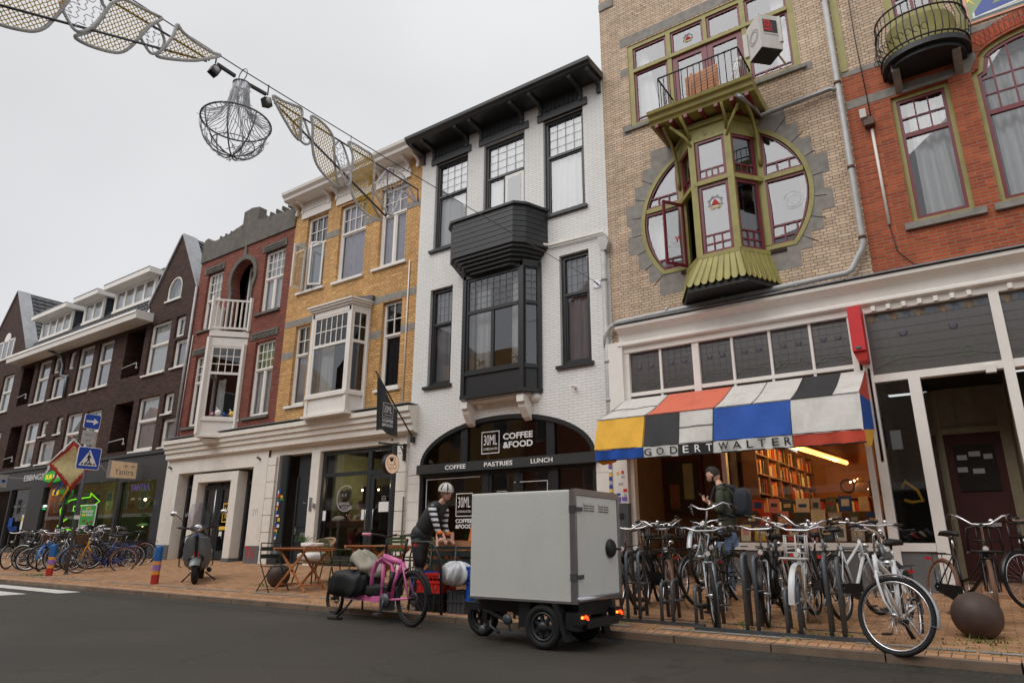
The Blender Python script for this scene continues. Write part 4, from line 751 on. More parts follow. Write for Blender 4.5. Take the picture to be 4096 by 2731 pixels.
roofplane((-52, 11.7, 9.25), (-42.5, 11.7, 9.25), (-42.5, 14.2, 13.1), (-52, 14.2, 13.1), 12, 30)
rt.box(-52, -22.4, 17, 17.2, 0, 9.3); rt.box(-22.5, -22.35, 12.3, 17, 4, 9.4); rt.build('tiled_roof', 'roof_tile', db)
gt = MB(); gt.prism([(12.02, 9.42), (11.32, 9.4), (11.3, 9.3), (11.34, 9.26), (11.36, 9.08), (12.02, 9.08)], -37.2, -25.15, ax='x'); gt.prism([(12.02, 9.42), (11.32, 9.4), (11.36, 9.08), (12.02, 9.08)], -52, -42.2, ax='x'); gt.build('eaves_gutter', 'white_paint', db)
def dormer(x0, x1, n, yb=12.25, z0=10.35, z1=11.22, ov=.35):
    d = MB(); d.box(x0-ov, x1+ov, yb-.42, 14.0, 11.26, 11.46); d.box(x0-ov+.02, x1+ov-.02, yb-.44, 13.9, 11.47, 11.49, 1); d.box(x0-.08, x0, yb, yb+.1, z0, z1+.04); d.box(x1, x1+.12, yb, yb+.1, z0, z1+.04); d.box(x0-.1, x1+.14, yb-.03, yb+.1, z0-.1, z0); d.box(x0, x1, yb, yb+.1, z1, z1+.06)
    d.box(x1+.1, x1+.12, yb+.1, 13.2, z0, z1+.04, 2); d.box(x0-.08, x0-.06, yb+.1, 13.2, z0, z1+.04, 2); d.box(x0, x1, yb+.4, yb+.45, z0, z1, 2)
    o = d.build('dormer', ['white_paint', 'zinc', 'curtain_dark'], db); w = (x1-x0)/n; f = MB(); p = MB()
    for i in range(n): a, c = x0+i*w, x0+(i+1)*w; f.box(a, a+.07, yb+.02, yb+.07, z0, z1); f.box(c-.07, c, yb+.02, yb+.07, z0, z1); f.box(a+.07, c-.07, yb+.02, yb+.07, z0, z0+.07); f.box(a+.07, c-.07, yb+.02, yb+.07, z1-.07, z1)
    f.build('window_frame', 'white_paint', o); p.add([(x0, yb+.05, z0), (x1, yb+.05, z0), (x1, yb+.05, z1), (x0, yb+.05, z1)], [(0, 1, 2, 3)]); p.build('pane', 'glass', o, recalc=False); curtain('curtain', x0+.02, x1-.02, z0, z1, yb+.2, 'curtain', o)
dormer(-29.2, -26.1, 4); dormer(-32.0, -30.4, 2); dormer(-36.4, -33.4, 4)
dpp = MB(); dpp.tube([(-33.0, 11.5, 9.1), (-32.6, 11.9, 8.85), (-32.3, 11.93, 8.4), (-32.3, 11.93, 7.95), (-31.68, 11.93, 7.8), (-31.6, 11.93, 6.9)], .06, 8); dpp.build('downpipe', 'bike_grey', db)
i_ = MB(); i_.box(X0, -22.4, 15, 15.1, 0, 9.2); i_.box(X0, -22.4, 12.75, 15, 6.5, 6.6); i_.box(X0, -22.4, 12.4, 15, 9.2, 9.3)
for x in (-22.5, -26, -30, -34.5, -38): i_.box(x, x+.1, 12.8, 15, 3.9, 9.2)
i_.build('interior', 'interior', db)
# shopfront
sf = MB(); wall(sf, X0, -22.4, .3, 4.05, [(-31.75, -25.6, .75, 3.16, .2), (-25.45, -22.98, .75, 3.07, .2), (-36.4, -35.15, .4, 3.15, .8), (-35.02, -33.1, .75, 3.18, .2), (-40, -36.6, .75, 3.2, .2)], Y=11.96); sf.box(X0, -22.4, 11.9, 12, 3.95, 4.06)
for x in (-28.74, -29.9): sf.box(x-.06, x+.06, 12.02, 12.12, .75, 3.16)
sf_ = sf.build('shopfront', 'fascia_dark', db)
q = MB()
for a, c, d in ((-31.75, -25.6, 3.16), (-25.45, -22.98, 3.07), (-35.02, -33.1, 3.18), (-40, -36.6, 3.2)): q.add([(a, 12.08, .75), (c, 12.08, .75), (c, 12.08, d), (a, 12.08, d)], [(0, 1, 2, 3)])
q.build('pane', 'shop_glass', sf_, recalc=False)
mat('shop_green', (60, 96, 20), .8); mat('shop_amber', (150, 96, 52), .8, var=.3, sc=3); mat('shop_brown', (104, 66, 44), .8, var=.3, sc=3); mat('shop_dark_green', (22, 60, 24), .8)
i_ = MB(); i_.box(-31.7, -25.6, 13.6, 13.65, .4, 3.9, 1); i_.box(-30.9, -29.2, 12.75, 12.8, .5, 3.1); i_.box(-27.1, -26.3, 12.6, 12.64, .5, 3.1, 3); i_.box(-29.2, -27.6, 13.3, 13.34, .5, 2.6, 2); i_.box(-25.5, -25.4, 12.1, 15, .4, 3.9, 3)
i_.box(-24.9, -24.2, 13.4, 13.5, .5, 3, 4); i_.box(-24.1, -23.7, 12.9, 13.0, .5, 3.0, 4); i_.box(-23.5, -23.2, 12.6, 12.7, .5, 3.0, 4); i_.box(-25.4, -22.5, 14.4, 14.5, .4, 3.9, 2); i_.box(-24.5, -24.3, 12.8, 12.85, .5, 3, 5); i_.box(-40, -31.9, 13.8, 13.9, .4, 3.9, 2); i_.box(-40, -22.5, 12.2, 15, 3.55, 3.6, 5)
i_.build('shop_interior', ['shop_green', 'interior_dark', 'shop_brown', 'shop_dark_green', 'shop_amber', 'curtain'], sf_)
nn = MB(); Yn = 12.3
nn.tube([(-29.9, Yn, 2.62), (-28.35, Yn, 2.68), (-28.35, Yn, 2.82), (-27.55, Yn, 2.5), (-28.4, Yn, 2.18)], .022, 6)
nn.tube([(-28.5, Yn, 2.25), (-28.5, Yn, 2.38), (-29.6, Yn, 2.36), (-29.6, Yn, 2.2), (-29.2, Yn, 2.12)], .022, 6)
nn.tube([(-29.9+.0, Yn, 2.62), (-30.45, Yn, 2.5), (-30.75, Yn, 2.25), (-30.6, Yn, 2.0), (-30.25, Yn, 1.86)], .022, 6); nn.tube([(-30.0, Yn, 1.9), (-30.75, Yn, 1.62), (-30.1, Yn, 1.38), (-30.1, Yn, 1.5), (-28.9, Yn, 1.45)], .022, 6); nn.build('neon_arrows', 'neon_green', sf_)
m_ = MB(); letter(m_, 'SUB', (-31.15, 12.05, 2.82), (1, 0, 0), (0, 0, 1), .58, .22, 0, .05); letter(m_, 'WAY', (-30.55, 12.05, 2.83), (1, 0, 0), (0, 0, 1), .62, .21, 1, .04); m_.build('lettering', ['subway_yellow', 'subway_green'], sf_, recalc=False)
m_ = MB(); letter(m_, 'Open', (-31.95, 12.05, 2.33), (1, 0, 0), (0, 0, 1), .5, .17, 0, .03); m_.box(-31.95, -31.5, 12.05, 12.06, 2.28, 2.31, 1); m_.build('lettering', ['open_white', 'open_green'], sf_, recalc=False)
m_ = MB(); letter(m_, 'EBBINGER', (-33.9, 11.93, 3.5), (1, 0, 0), (0, 0, 1), 2.25, .24, 0, .0); m_.build('lettering', 'curtain', sf_, recalc=False)
m_ = MB(); letter(m_, 'YANTRA', (-24.85, 12.05, 2.75), (1, 0, 0), (0, 0, 1), 1.3, .23, 0, .02); m_.build('lettering', 'purple', sf_, recalc=False)
m_ = MB(); letter(m_, '61', (-22.95, 11.95, 2.2), (1, 0, 0), (0, 0, 1), .3, .22, 0, .02); m_.build('lettering', 'plinth_grey', sf_, recalc=False)
m_ = MB(); m_.box(-28.3, -27.08, 12.03, 12.05, 1.6, 2.36); m_.box(-28.26, -27.12, 12.022, 12.03, 1.63, 2.33, 1); po = m_.build('poster', ['curtain', 'green'], sf_)
m_ = MB(); letter(m_, 'FOOTLONG', (-28.12, 12.018, 2.07), (1, 0, 0), (0, 0, 1), .85, .09, 0, .03); letter(m_, 'KICKS', (-27.8, 12.018, 1.95), (1, 0, 0), (0, 0, 1), .52, .09, 0, .03); letter(m_, 'SUBWAY', (-27.9, 12.018, 2.2), (1, 0, 0), (0, 0, 1), .45, .07, 1, .03); m_.box(-28.1, -27.85, 12.012, 12.02, 1.95, 2.03, 1)
for i, z in ((0, 1.78), (1, 1.7), (2, 1.74)): m_.ball((-27.9+i*.3, 12.02, z), .12, 10, 2, (1, .1, .5))
m_.build('lettering', ['white_letter', 'yellow', 'shop_brown'], po, recalc=False)
m_ = MB(); m_.box(-34.9, -34.5, 12.04, 12.05, 1.6, 2.0, 0); letter(m_, 'WELKOM', (-34.8, 12.04, 1.45), (1, 0, 0), (0, 0, 1), .9, .2, 1, .03); m_.box(-33.35, -33.15, 11.95, 11.955, 1.5, 2.1, 2); m_.box(-33.33, -33.17, 11.945, 11.95, 1.85, 2.0, 3); m_.build('notices', ['blue', 'awning_blue', 'white_letter', 'yellow'], sf_, recalc=False)
m_ = MB()
for x, y, z in ((-25.0, 12.7, 2.5), (-24.9, 12.7, 1.6), (-36.2, 12.9, 2.95), (-24.0, 13.5, 2.6)): m_.ball((x, y, z), .05, 8)
for x in (-31.3, -30.6, -30.0, -24.9, -24.4, -23.8, -35, -34.5, -34): m_.box(x, x+.14, 12.15, 12.2, 2.45, 2.52, 1)
m_.build('shop_lamps', ['warm_lamp', 'curtain'], sf_); glow((-29.5, 12.9, 2.6), 14, (.6, 1, .25), db, (-30, 12, 0)); glow((-24.5, 13.0, 2.8), 14, (1, .7, .4), db, (-30, 12, 0)); glow((-35.5, 13.3, 2.9), 10, (1, .6, .35), db, (-30, 12, 0))
m_ = MB(); leaves(m_, (-23.4, 12.45, 1.9), .35, 60, .35, 1.4); m_.tube([(-23.4, 12.45, .5), (-23.4, 12.45, 1.9)], .03, 6); m_.build('indoor_palm', 'leaf', sf_, recalc=False)
# projecting signs
s1 = thing('projecting_sign', 'peach lightbox sign painted with two eyes above the shop window', 'sign', (-24, 12, 3.1))
m_ = MB(); m_.box(-24.1, -23.92, 10.82, 11.74, 3.07, 3.66); m_.box(-24.02, -24.0, 11.74, 12, 3.55, 3.6); m_.box(-24.02, -24.0, 11.74, 12, 3.12, 3.17); bx = m_.build('lightbox', 'alu', s1); m_ = MB(); m_.box(-23.92, -23.915, 10.86, 11.7, 3.1, 3.63); m_.build('lit_face', 'yantra_face', bx)
m_ = MB(); letter(m_, 'Yantra', (-23.91, 10.98, 3.2), (0, 1, 0), (0, 0, 1), .62, .2, 0)
for y in (11.32, 11.55):
    ringm(m_, (y, 3.46), .07, .012, -23.91, .3, 2.8, 12, 'x', 0); ringm(m_, (y, 3.42), .1, .014, -23.91, .5, 2.6, 12, 'x', 0); m_.lathe([(0, 0), (.022, 0)], (-23.909, y, 3.46), 10, 1, RX)
m_.build('lettering', ['plinth_grey', 'purple'], bx, recalc=False)
s2 = thing('projecting_sign', 'pale grey sign with a blue spot at the left edge of the picture', 'sign', (-34, 12, 3.2)); m_ = MB(); m_.box(-34.08, -33.95, 10.3, 11.36, 3.2, 3.72); m_.box(-34.02, -34, 11.36, 12, 3.6, 3.65); bx = m_.build('lightbox', 'pvc_grey', s2)
m_ = MB(); letter(m_, 'se', (-33.94, 10.85, 3.4), (0, 1, 0), (0, 0, 1), .22, .12, 0); m_.lathe([(0, 0), (.07, 0)], (-33.94, 11.22, 3.46), 14, 1, RX); m_.build('lettering', ['black_letter', 'sign_blue'], bx, recalc=False)
s3 = thing('oval_sign', 'green oval sandwich shop sign on the charcoal fascia', 'sign', (-30.7, 11.9, 3.55))
m_ = MB(); P = [(-30.75+1.0*cos(t*pi/20), 3.54+.23*sin(t*pi/20)) for t in range(40)]; m_.prism(P, 11.82, 11.96); ov = m_.build('panel', 'subway_green', s3)
m_ = MB(); letter(m_, 'SUB', (-31.45, 11.81, 3.44), (1, 0, 0), (0, 0, 1), .62, .19, 0, .05); letter(m_, 'WAY', (-30.8, 11.81, 3.45), (1, 0, 0), (0, 0, 1), .75, .18, 1, .05); m_.build('lettering', ['subway_yellow', 'white_letter'], ov, recalc=False)
# cloth banner on poles
bn = thing('cloth_banner', 'red and cream cloth banner with ribbons hanging from a white pole above the shops', 'banner', (-25.9, 12, 3.3))
m_ = MB(); m_.tube([(-25.9, 12, 3.15), (-25.9, 10.3, 4.5)], .018, 6); m_.tube([(-25.88, 10.36, 4.45), (-25.88, 9.7, 3.52)], .022, 6); m_.ball((-25.9, 10.29, 4.52), .04, 8, 1); m_.build('pole', ['white_paint', 'orange'], bn)
mat('cloth_cream', (222, 204, 150), .9); mat('cloth_red', (176, 48, 40), .9, var=.2)
def cl(u, v, k=0): y = 10.33+u*(9.72-10.33)+v*(.85)+.05*sin(u*4+v*3); z = 4.4+u*(3.54-4.4)-v*(.82)+.04*sin(v*6)*u; return (-25.9+.05*sin(u*5+v*6)+k, y, z)
m_ = MB(); n_ = 10; V = [cl(i/n_, j/n_) for i in range(n_+1) for j in range(n_+1)]
for i in range(n_):
    for j in range(n_): m_.add([cl(i/n_, j/n_), cl((i+1)/n_, j/n_), cl((i+1)/n_, (j+1)/n_), cl(i/n_, (j+1)/n_)], [(0, 1, 2, 3)], 0 if 1 <= i < n_-1 and 1 <= j < n_-1 else 1, True)
m_.build('cloth', ['cloth_cream', 'cloth_red'], bn, recalc=False); m_ = MB(); rn = random.Random(2)
for i in range(90):
    t = rn.uniform(.14, .86); s_ = rn.choice((.13, .87)); u, v = (t, s_) if rn.random() < .5 else (s_, t); w = .025; m_.add([cl(u, v, .01), cl(u+w, v, .01), cl(u+w, v+w, .01), cl(u, v+w*.7, .01)], [(0, 1, 2, 3)])
m_.build('printed_border', 'cloth_red', bn, recalc=False)
m_ = MB()
for i, (y, z, m, l_) in enumerate(((9.72, 3.5, 0, .5), (9.98, 3.25, 1, .45), (10.2, 3.05, 2, .5), (10.42, 2.88, 3, .55), (10.6, 2.75, 4, .5))):
    P = [(-25.9+.03*sin(k), y-.05*k*.6+.03*sin(k*1.5), z-l_*k/4) for k in range(5)]; 
    for a, c in zip(P, P[1:]): m_.add([a, c, (c[0], c[1]+.07, c[2]), (a[0], a[1]+.07, a[2])], [(0, 1, 2, 3)], m)
m_.build('ribbons', ['curtain', 'cloth_red', 'blue', 'awning_yellow', 'green'], bn, recalc=False)
# ================================================================ beige brick house (circular window, bookshop)
bh = thing('beige_brick_house', 'beige brick house with round olive and crimson bay window, small balcony and bookshop', 'building', (-3.4, 12, 0))
CX, CZ, CR_ = -3.4, 7.35, 1.69
circ = [(CX+CR_*cos(t), CZ+CR_*sin(t)) for t in [R(-41)+i*R(262)/48 for i in range(49)]]
circ = [p for p in circ]; zb = circ[0][1]
mb = MB(); wall(mb, -5.87, -1.0, 4.9, 13.9, [(-5.2, -1.64, 9.87, 12.02), (-5.42, -1.38, 5.75, 9.2)], dep=.2)
so_ = [(-4.79, 9.12), (-4.79, 8.72), (-5.0, 8.72), (-5.0, 8.36), (-5.2, 8.36), (-5.2, 7.96), (-5.42, 7.96), (-5.42, 7.46), (-5.32, 7.46), (-5.32, 7.24), (-5.4, 7.24), (-5.4, 6.82), (-5.2, 6.82), (-5.2, 6.46), (-4.99, 6.46), (-4.99, 6.14), (-4.77, 6.14), (-4.77, 5.8), (-2.08, 5.8), (-2.08, 6.12), (-1.86, 6.12), (-1.86, 6.43), (-1.64, 6.43), (-1.64, 6.79), (-1.42, 6.79), (-1.42, 7.2), (-1.54, 7.2), (-1.54, 7.5), (-1.42, 7.5), (-1.42, 7.9), (-1.65, 7.9), (-1.65, 8.31), (-1.85, 8.31), (-1.85, 8.7), (-2.05, 8.7), (-2.05, 9.12)]
so_ = [(p[0], min(p[1], 9.12)) for p in so_]
rr = rectp(-5.42, -1.38, 5.75, 9.2)
rr = rectp(-5.43, -1.37, 5.74, 9.21); o_, i_ = star(rectp(-5.42, -1.38, 5.75, 9.2), so_, (CX, 7.4), 80); mb.ring(o_, i_, FY, FY+.01); mb.build('wall', 'beige_brick', bh)
st = MB(); o_, i_ = star(so_, circ, (CX, 7.4), 96); st.ring(o_, i_, FY-.004, FY+.2); sw = st.build('stone_surround', 'grey_stone', bh)
jt = MB()
for a, r1 in ((-35, 2.0), (-22, 1.95), (-9, 1.9), (5, 1.88), (20, 1.9), (34, 1.98), (48, 2.05), (145, 2.0), (158, 1.95), (171, 1.92), (184, 1.9), (197, 1.9), (209, 1.9), (221, 1.98)):
    a = R(a); jt.beam((CX+1.7*cos(a), FY-.006, CZ+1.7*sin(a)), (CX+r1*cos(a), FY-.006, CZ+r1*sin(a)), .004, .012)
jt.box(-4.3, -2.3, FY-.03, FY, 6.16, 6.22); jt.build('joints', 'dark_brick', sw)
bt = MB(); bt.box(-5.39, -5.21, FY-.005, FY+.01, 11.25, 11.45); bt.box(-5.4, -5.2, FY-.005, FY+.01, 9.72, 9.95); bt.box(-1.62, -1.45, FY-.005, FY+.01, 9.72, 9.9); bt.box(-5.35, -1.55, FY-.06, FY+.15, 9.78, 9.86); bt.box(-5.38, -1.45, FY-.006, FY+.05, 12.05, 12.3); bt.box(-5.87, -5.5, FY-.03, FY+.1, 13.35, 13.55); bt.build('stone_bands', 'grey_stone', bh)
ar = MB(); 
for i in range(30):
    a = R(90-38+i*2.6); r = 2.75; p = Vector((-3.4+r*cos(a), FY-.003, 10.6+r*sin(a))); ar.obox(p, .07, .01, .24, Matrix.Rotation(-(a-pi/2), 4, 'Y'))
ar.build('relieving_arch', 'beige_brick', bh)
hull(bh, -5.87, -1.0, 5.0, 13.8, (9.4,), wallm='beige_brick', back=3.2)
# round window
fr = MB(); c2 = inset(circ, .08); fr.ring(circ, c2, FY-.02, FY+.12)
for x in (-4.17, -2.61): fr.box(x-.07, x+.07, FY-.01, FY+.13, zb+.1, CZ+math.sqrt(1.6**2-(x-CX)**2)-.01)
fr.box(-4.95, -4.24, FY-.03, FY+.12, 7.66, 7.75); fr.box(-2.54, -1.85, FY-.03, FY+.12, 7.66, 7.75)
rw = fr.build('round_window', 'olive', bh)
def seg(xa, xb, za, zc, nm='casement', bars=(), hb=(), lab=None):
    P = [];
    for k in range(61):
        t = R(-41)+k*R(262)/60; x = CX+1.59*cos(t); z = CZ+1.59*sin(t)
        P.append((x, z))
    Q = [p for p in P]
    # clip to rectangle
    def clip(P, f, g):
        out = []
        for i in range(len(P)):
            a, b = P[i-1], P[i]; fa, fb = f(a), f(b)
            if (fa >= 0) != (fb >= 0): t = fa/(fa-fb); out.append((a[0]+(b[0]-a[0])*t, a[1]+(b[1]-a[1])*t))
            if fb >= 0: out.append(b)
        return out
    for f in (lambda p: p[0]-xa, lambda p: xb-p[0], lambda p: p[1]-za, lambda p: zc-p[1]): Q = clip(Q, f, 0)
    c = (sum(p[0] for p in Q)/len(Q), sum(p[1] for p in Q)/len(Q)); ins, _ = star(Q, Q, c, 48)
    sc = [(c[0]+(p[0]-c[0])*(1-.055/max(.2, math.dist(p, c))), c[1]+(p[1]-c[1])*(1-.055/max(.2, math.dist(p, c)))) for p in ins]
    m_ = MB(); m_.ring(ins, sc, FY+.0, FY+.07)
    def zr(x):
        zs = []
        for i in range(len(sc)):
            (x1, z1), (x2, z2) = sc[i-1], sc[i]
            if (x1-x)*(x2-x) < 0: zs.append(z1+(z2-z1)*(x-x1)/(x2-x1))
        return (min(zs), max(zs)) if zs else (0, 0)
    def xr(z):
        xs = []
        for i in range(len(sc)):
            (x1, z1), (x2, z2) = sc[i-1], sc[i]
            if (z1-z)*(z2-z) < 0: xs.append(x1+(x2-x1)*(z-z1)/(z2-z1))
        return (min(xs), max(xs)) if xs else (0, 0)
    for z in hb:
        a, b = xr(z)
        if b-a > .05: m_.box(a-.01, b+.01, FY+.01, FY+.06, z-.016, z+.016)
    for x, z0, z1 in bars:
        a, b = zr(x); a = max(a, z0); b = min(b, z1)
        if b-a > .03: m_.box(x-.014, x+.014, FY+.014, FY+.056, a, b)
    o = m_.build(nm, 'crimson', rw); g = MB(); g.add([(p[0], FY+.04, p[1]) for p in sc], [tuple(range(len(sc)))]); g.build('pane', 'glass', o, recalc=False); return o
seg(-5.1, -4.24, 6.2, 7.66, hb=(6.56, 6.4), bars=((-4.72, 6.2, 6.56), (-4.48, 6.2, 6.56))); seg(-5.1, -4.24, 7.75, 9, hb=(7.98,), bars=((-4.68, 7.7, 7.98), (-4.46, 7.7, 7.98)))
seg(-2.54, -1.7, 6.2, 7.66, hb=(6.7, 6.47), bars=((-2.3, 6.2, 6.7), (-2.08, 6.2, 6.7))); seg(-2.54, -1.7, 7.75, 9, hb=(8.0,), bars=((-2.3, 7.7, 8.0), (-2.08, 7.7, 8.0)))
curtain('curtain', -5.05, -4.75, 6.4, 7.6, FY+.35, 'curtain', rw); curtain('curtain', -2.0, -1.85, 6.6, 8.4, FY+.35, 'curtain_grey', rw)
BB = [(-4.17, 12), (-3.73, 11.5), (-3.02, 11.5), (-2.61, 12)]
def bpoly(mb, z0, z1, g=0, m=0): mb.prism([(BB[0][0]-g, 12), (BB[1][0]-g*.6, 11.5-g), (BB[2][0]+g*.6, 11.5-g), (BB[3][0]+g, 12)], z0, z1, m, ax='z')
by = MB(); bpoly(by, 6.14, 6.22, .05); bpoly(by, 8.62, 8.92, .03); bpoly(by, 8.92, 9.02, .08)
for x, y in ((-3.73, 11.5), (-3.02, 11.5)): by.box(x-.06, x+.06, y-.045, y+.06, 6.2, 8.7)
for A, B in ((BB[0], BB[1]), (BB[1], BB[2]), (BB[2], BB[3])): by.beam((*A, 7.7), (*B, 7.7), .1, .09)
# flared boarded skirt
ft = [(-4.2, 11.99), (-3.76, 11.46), (-2.99, 11.46), (-2.58, 11.99)]; fbm = [(-4.34, 11.99), (-3.95, 11.2), (-2.85, 11.2), (-2.46, 11.99)]
bay = by.build('bay_window', 'olive', rw)
sk = MB()
for (a, b), (c, d) in zip(zip(ft, ft[1:]), zip(fbm, fbm[1:])):
    n_ = max(3, round(math.dist(c, d)/.13))
    for i in range(n_):
        t0, t1 = (i+.04)/n_, (i+.96)/n_; P = lambda q, r, t, z: (q[0]+(r[0]-q[0])*t, q[1]+(r[1]-q[1])*t, z); zs = 5.6
        A, B, C_, D = P(c, d, t0, zs), P(c, d, t1, zs), P(a, b, t1, 6.15), P(a, b, t0, 6.15); tm = (t0+t1)/2; E1 = P(c, d, t0+(tm-t0)*.4, zs-.05); E2 = P(c, d, tm, zs-.065); E3 = P(c, d, t1-(tm-t0)*.4, zs-.05)
        V = [A, E1, E2, E3, B, C_, D]; off = Vector((0, .02, 0)); sk.add(V+[tuple(Vector(v)+off) for v in V], [(0, 1, 2, 3, 4, 5, 6), (13, 12, 11, 10, 9, 8, 7)]+[(i2, (i2+1) % 7, (i2+1) % 7+7, i2+7) for i2 in range(7)])
    sk.add([(*a, 6.15), (*b, 6.15), (*d, 5.66), (*c, 5.66)], [(0, 1, 2, 3)]) if 0 else None
skx = sk.build('boarded_skirt', 'olive', bay)
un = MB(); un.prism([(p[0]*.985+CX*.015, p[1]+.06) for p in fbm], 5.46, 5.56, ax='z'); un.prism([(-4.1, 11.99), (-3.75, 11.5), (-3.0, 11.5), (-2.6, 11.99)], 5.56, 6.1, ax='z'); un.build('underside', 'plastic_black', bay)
def bface(A, B, z0, z1, bars, pat):
    A = Vector((*A, 0)); B = Vector((*B, 0)); d = B-A; L_ = d.length; d.normalize(); nrm = Vector((d.y, -d.x, 0))
    def T(mb): mb.v = [tuple(A+d*v[0]+nrm*(-v[1])+Vector((0, 0, v[2]))) for v in mb.v]; return mb
    f = MB(); fw = .055; f.box(0, fw, 0, .05, z0, z1); f.box(L_-fw, L_, 0, .05, z0, z1); f.box(fw, L_-fw, 0, .05, z0, z0+fw); f.box(fw, L_-fw, 0, .05, z1-fw, z1)
    for z in pat: f.box(fw, L_-fw, .01, .04, z-.015, z+.015)
    for i in range(1, bars): x = fw+(L_-2*fw)*i/bars; f.box(x-.013, x+.013, .012, .038, z0+fw, pat[-1])
    o = T(f).build('casement', 'crimson', bay); p = MB(); p.add([(fw, .03, z0+fw), (L_-fw, .03, z0+fw), (L_-fw, .03, z1-fw), (fw, .03, z1-fw)], [(0, 1, 2, 3)]); T(p).build('pane', 'glass', o, recalc=False); return o
bface((-3.66, 11.49), (-3.09, 11.49), 6.22, 7.64, 3, (6.42, 6.6)); bface((-3.66, 11.49), (-3.09, 11.49), 7.76, 8.62, 4, (7.98,))
bface((-2.98, 11.53), (-2.66, 11.93), 6.22, 7.64, 3, (6.42, 6.6)); bface((-2.98, 11.53), (-2.66, 11.93), 7.76, 8.62, 3, (7.98,)); bface((-4.12, 11.93), (-3.78, 11.53), 7.76, 8.62, 3, (7.98,))
oc = MB(); sash(oc, (-4.14, 11.93, 0), (-.62, -.95, 0), .5, 6.25, 7.62); oc.build('open_casement', ['crimson', 'glass'], bay)
spr = MB()   # spiral stair seen through the glass
spr.tube([(-3.05, 12.3, 6), (-3.05, 12.3, 8.9)], .03, 8)
for i in range(16):
    a = i*.42; spr.beam((-3.05, 12.3, 6.4+i*.15), (-3.05+.42*cos(a), 12.3+.42*sin(a), 6.4+i*.15), .12, .02)
spr.tube([(-3.05+.42*cos(i*.21), 12.3+.42*sin(i*.21), 7.2+i*.075) for i in range(30)], .018, 5); spr.build('spiral_stair', 'plastic_black', bay)
def sticker(x, z, s, Y, parent):
    m_ = MB(); P = [(x+s*.95*cos(t*pi/8)*(1.0 if t % 2 else .75), z+s*.95*sin(t*pi/8)*(1.0 if t % 2 else .75)) for t in range(16)]; Q = [(x+s*.6*cos(t*pi/8), z+s*.6*sin(t*pi/8)) for t in range(16)]
    m_.add([(p[0], Y, p[1]) for p in P]+[(p[0], Y, p[1]) for p in Q], [(i, (i+1) % 16, (i+1) % 16+16, i+16) for i in range(16)], 0); m_.add([(x-s*.5, Y-.002, z-s*.3), (x+s*.5, Y-.002, z-s*.3), (x, Y-.002, z+s*.5)], [(0, 1, 2)], 1)
    letter(m_, 'EL DORADO', (x-s*.7, Y-.003, z-s*.75), (1, 0, 0), (0, 0, 1), s*1.4, s*.28, 2, .02); m_.build('window_sticker', ['lead', 'cloth_red', 'yellow'], parent, recalc=False)
sticker(-3.37, 7.25, .17, 11.51, bay)
m_ = MB(); ringm(m_, (-2.1, 7.15), .19, .03, FY+.035); ringm(m_, (-2.1, 7.15), .14, .05, FY+.035)
letter(m_, 'HOOG', (-4.62, FY+.035, 6.85), (1, 0, .0), (0, 0, 1), .25, .07, 1, .04); letter(m_, 'SPANNING', (-4.5, FY+.035, 6.8), (1, 0, .0), (0, 0, 1), .24, .035, 1, .03); letter(m_, 'W', (-4.4, FY+.034, 6.9), (1, 0, 0), (0, 0, 1), .16, .12, 2, .05); m_.build('window_sticker', ['zinc', 'white_letter', 'red'], rw, recalc=False)
# balcony above the bay
sl2 = MB(); sl2.prism([(12, 9.34), (10.98, 9.34), (11.0, 9.28), (11.06, 9.26), (11.08, 9.18), (11.13, 9.15), (11.15, 9.1), (12, 9.1)], -4.42, -2.36, ax='x'); 
bc = sl2.build('balcony', 'olive', bh)
m_ = MB()
for x in (-4.28, -3.98, -3.68, -3.38, -3.08, -2.78, -2.5): m_.box(x-.035, x+.035, 11.12, 12, 9.02, 9.1)
m_.box(-4.36, -2.42, 11.2, 12, 9.06, 9.098) if 0 else None; m_.build('joists', 'crimson', bc)
br = MB()
for x, y in ((-3.73, 11.46), (-3.02, 11.46)):
    s_ = -1 if x < -3.4 else 1
    br.tube([(x, y, 8.55), (x+s_*.08, y-.04, 8.75), (x+s_*.32, y-.2, 9.02)], .03, 6); br.tube([(x, y, 8.7), (x+s_*.03, y-.1, 8.9), (x+s_*.05, y-.35, 9.05)], .03, 6); br.tube([(x+s_*.1, y-.02, 8.95), (x+s_*.3, y-.1, 8.98)], .025, 6); br.tube([(x+s_*.06, y-.02, 8.72), (x+s_*.2, y-.06, 8.98)], .022, 6)
for x in (-4.2, -2.58): br.prism([(12, 8.05), (11.93, 8.1), (11.9, 8.5), (11.7, 8.9), (11.3, 9.05), (12, 9.08)], x-.04, x+.04, ax='x') if 0 else br.tube([(x, 11.97, 8.0), (x, 11.93, 8.15), (x, 11.92, 8.6), (x, 11.7, 8.92), (x, 11.25, 9.06)], .035, 6)
br.build('brackets', 'olive', bc)
nm_ = MB(); letter(nm_, '1911', (-3.62, 11.46, 8.7), (1, 0, 0), (0, 0, 1), .5, .12); nm_.build('date_lettering', 'olive', bc, recalc=False)
ra = MB()
def rail(A, B, n, z0, z1, r=.009):
    ra.tube([(*A, z1), (*B, z1)], .017, 6); ra.tube([(*A, z0), (*B, z0)], .014, 6)
    for i in range(n+1): t = i/n; ra.tube([(A[0]+(B[0]-A[0])*t, A[1]+(B[1]-A[1])*t, z0), (A[0]+(B[0]-A[0])*t, A[1]+(B[1]-A[1])*t, z1)], r, 4)
rail((-4.2, 11.15), (-2.58, 11.15), 13, 9.42, 10.15); rail((-4.2, 11.15), (-4.2, 11.98), 6, 9.42, 10.15); rail((-2.58, 11.15), (-2.58, 11.98), 6, 9.42, 10.15); ra.build('railing', 'plastic_black', bc)
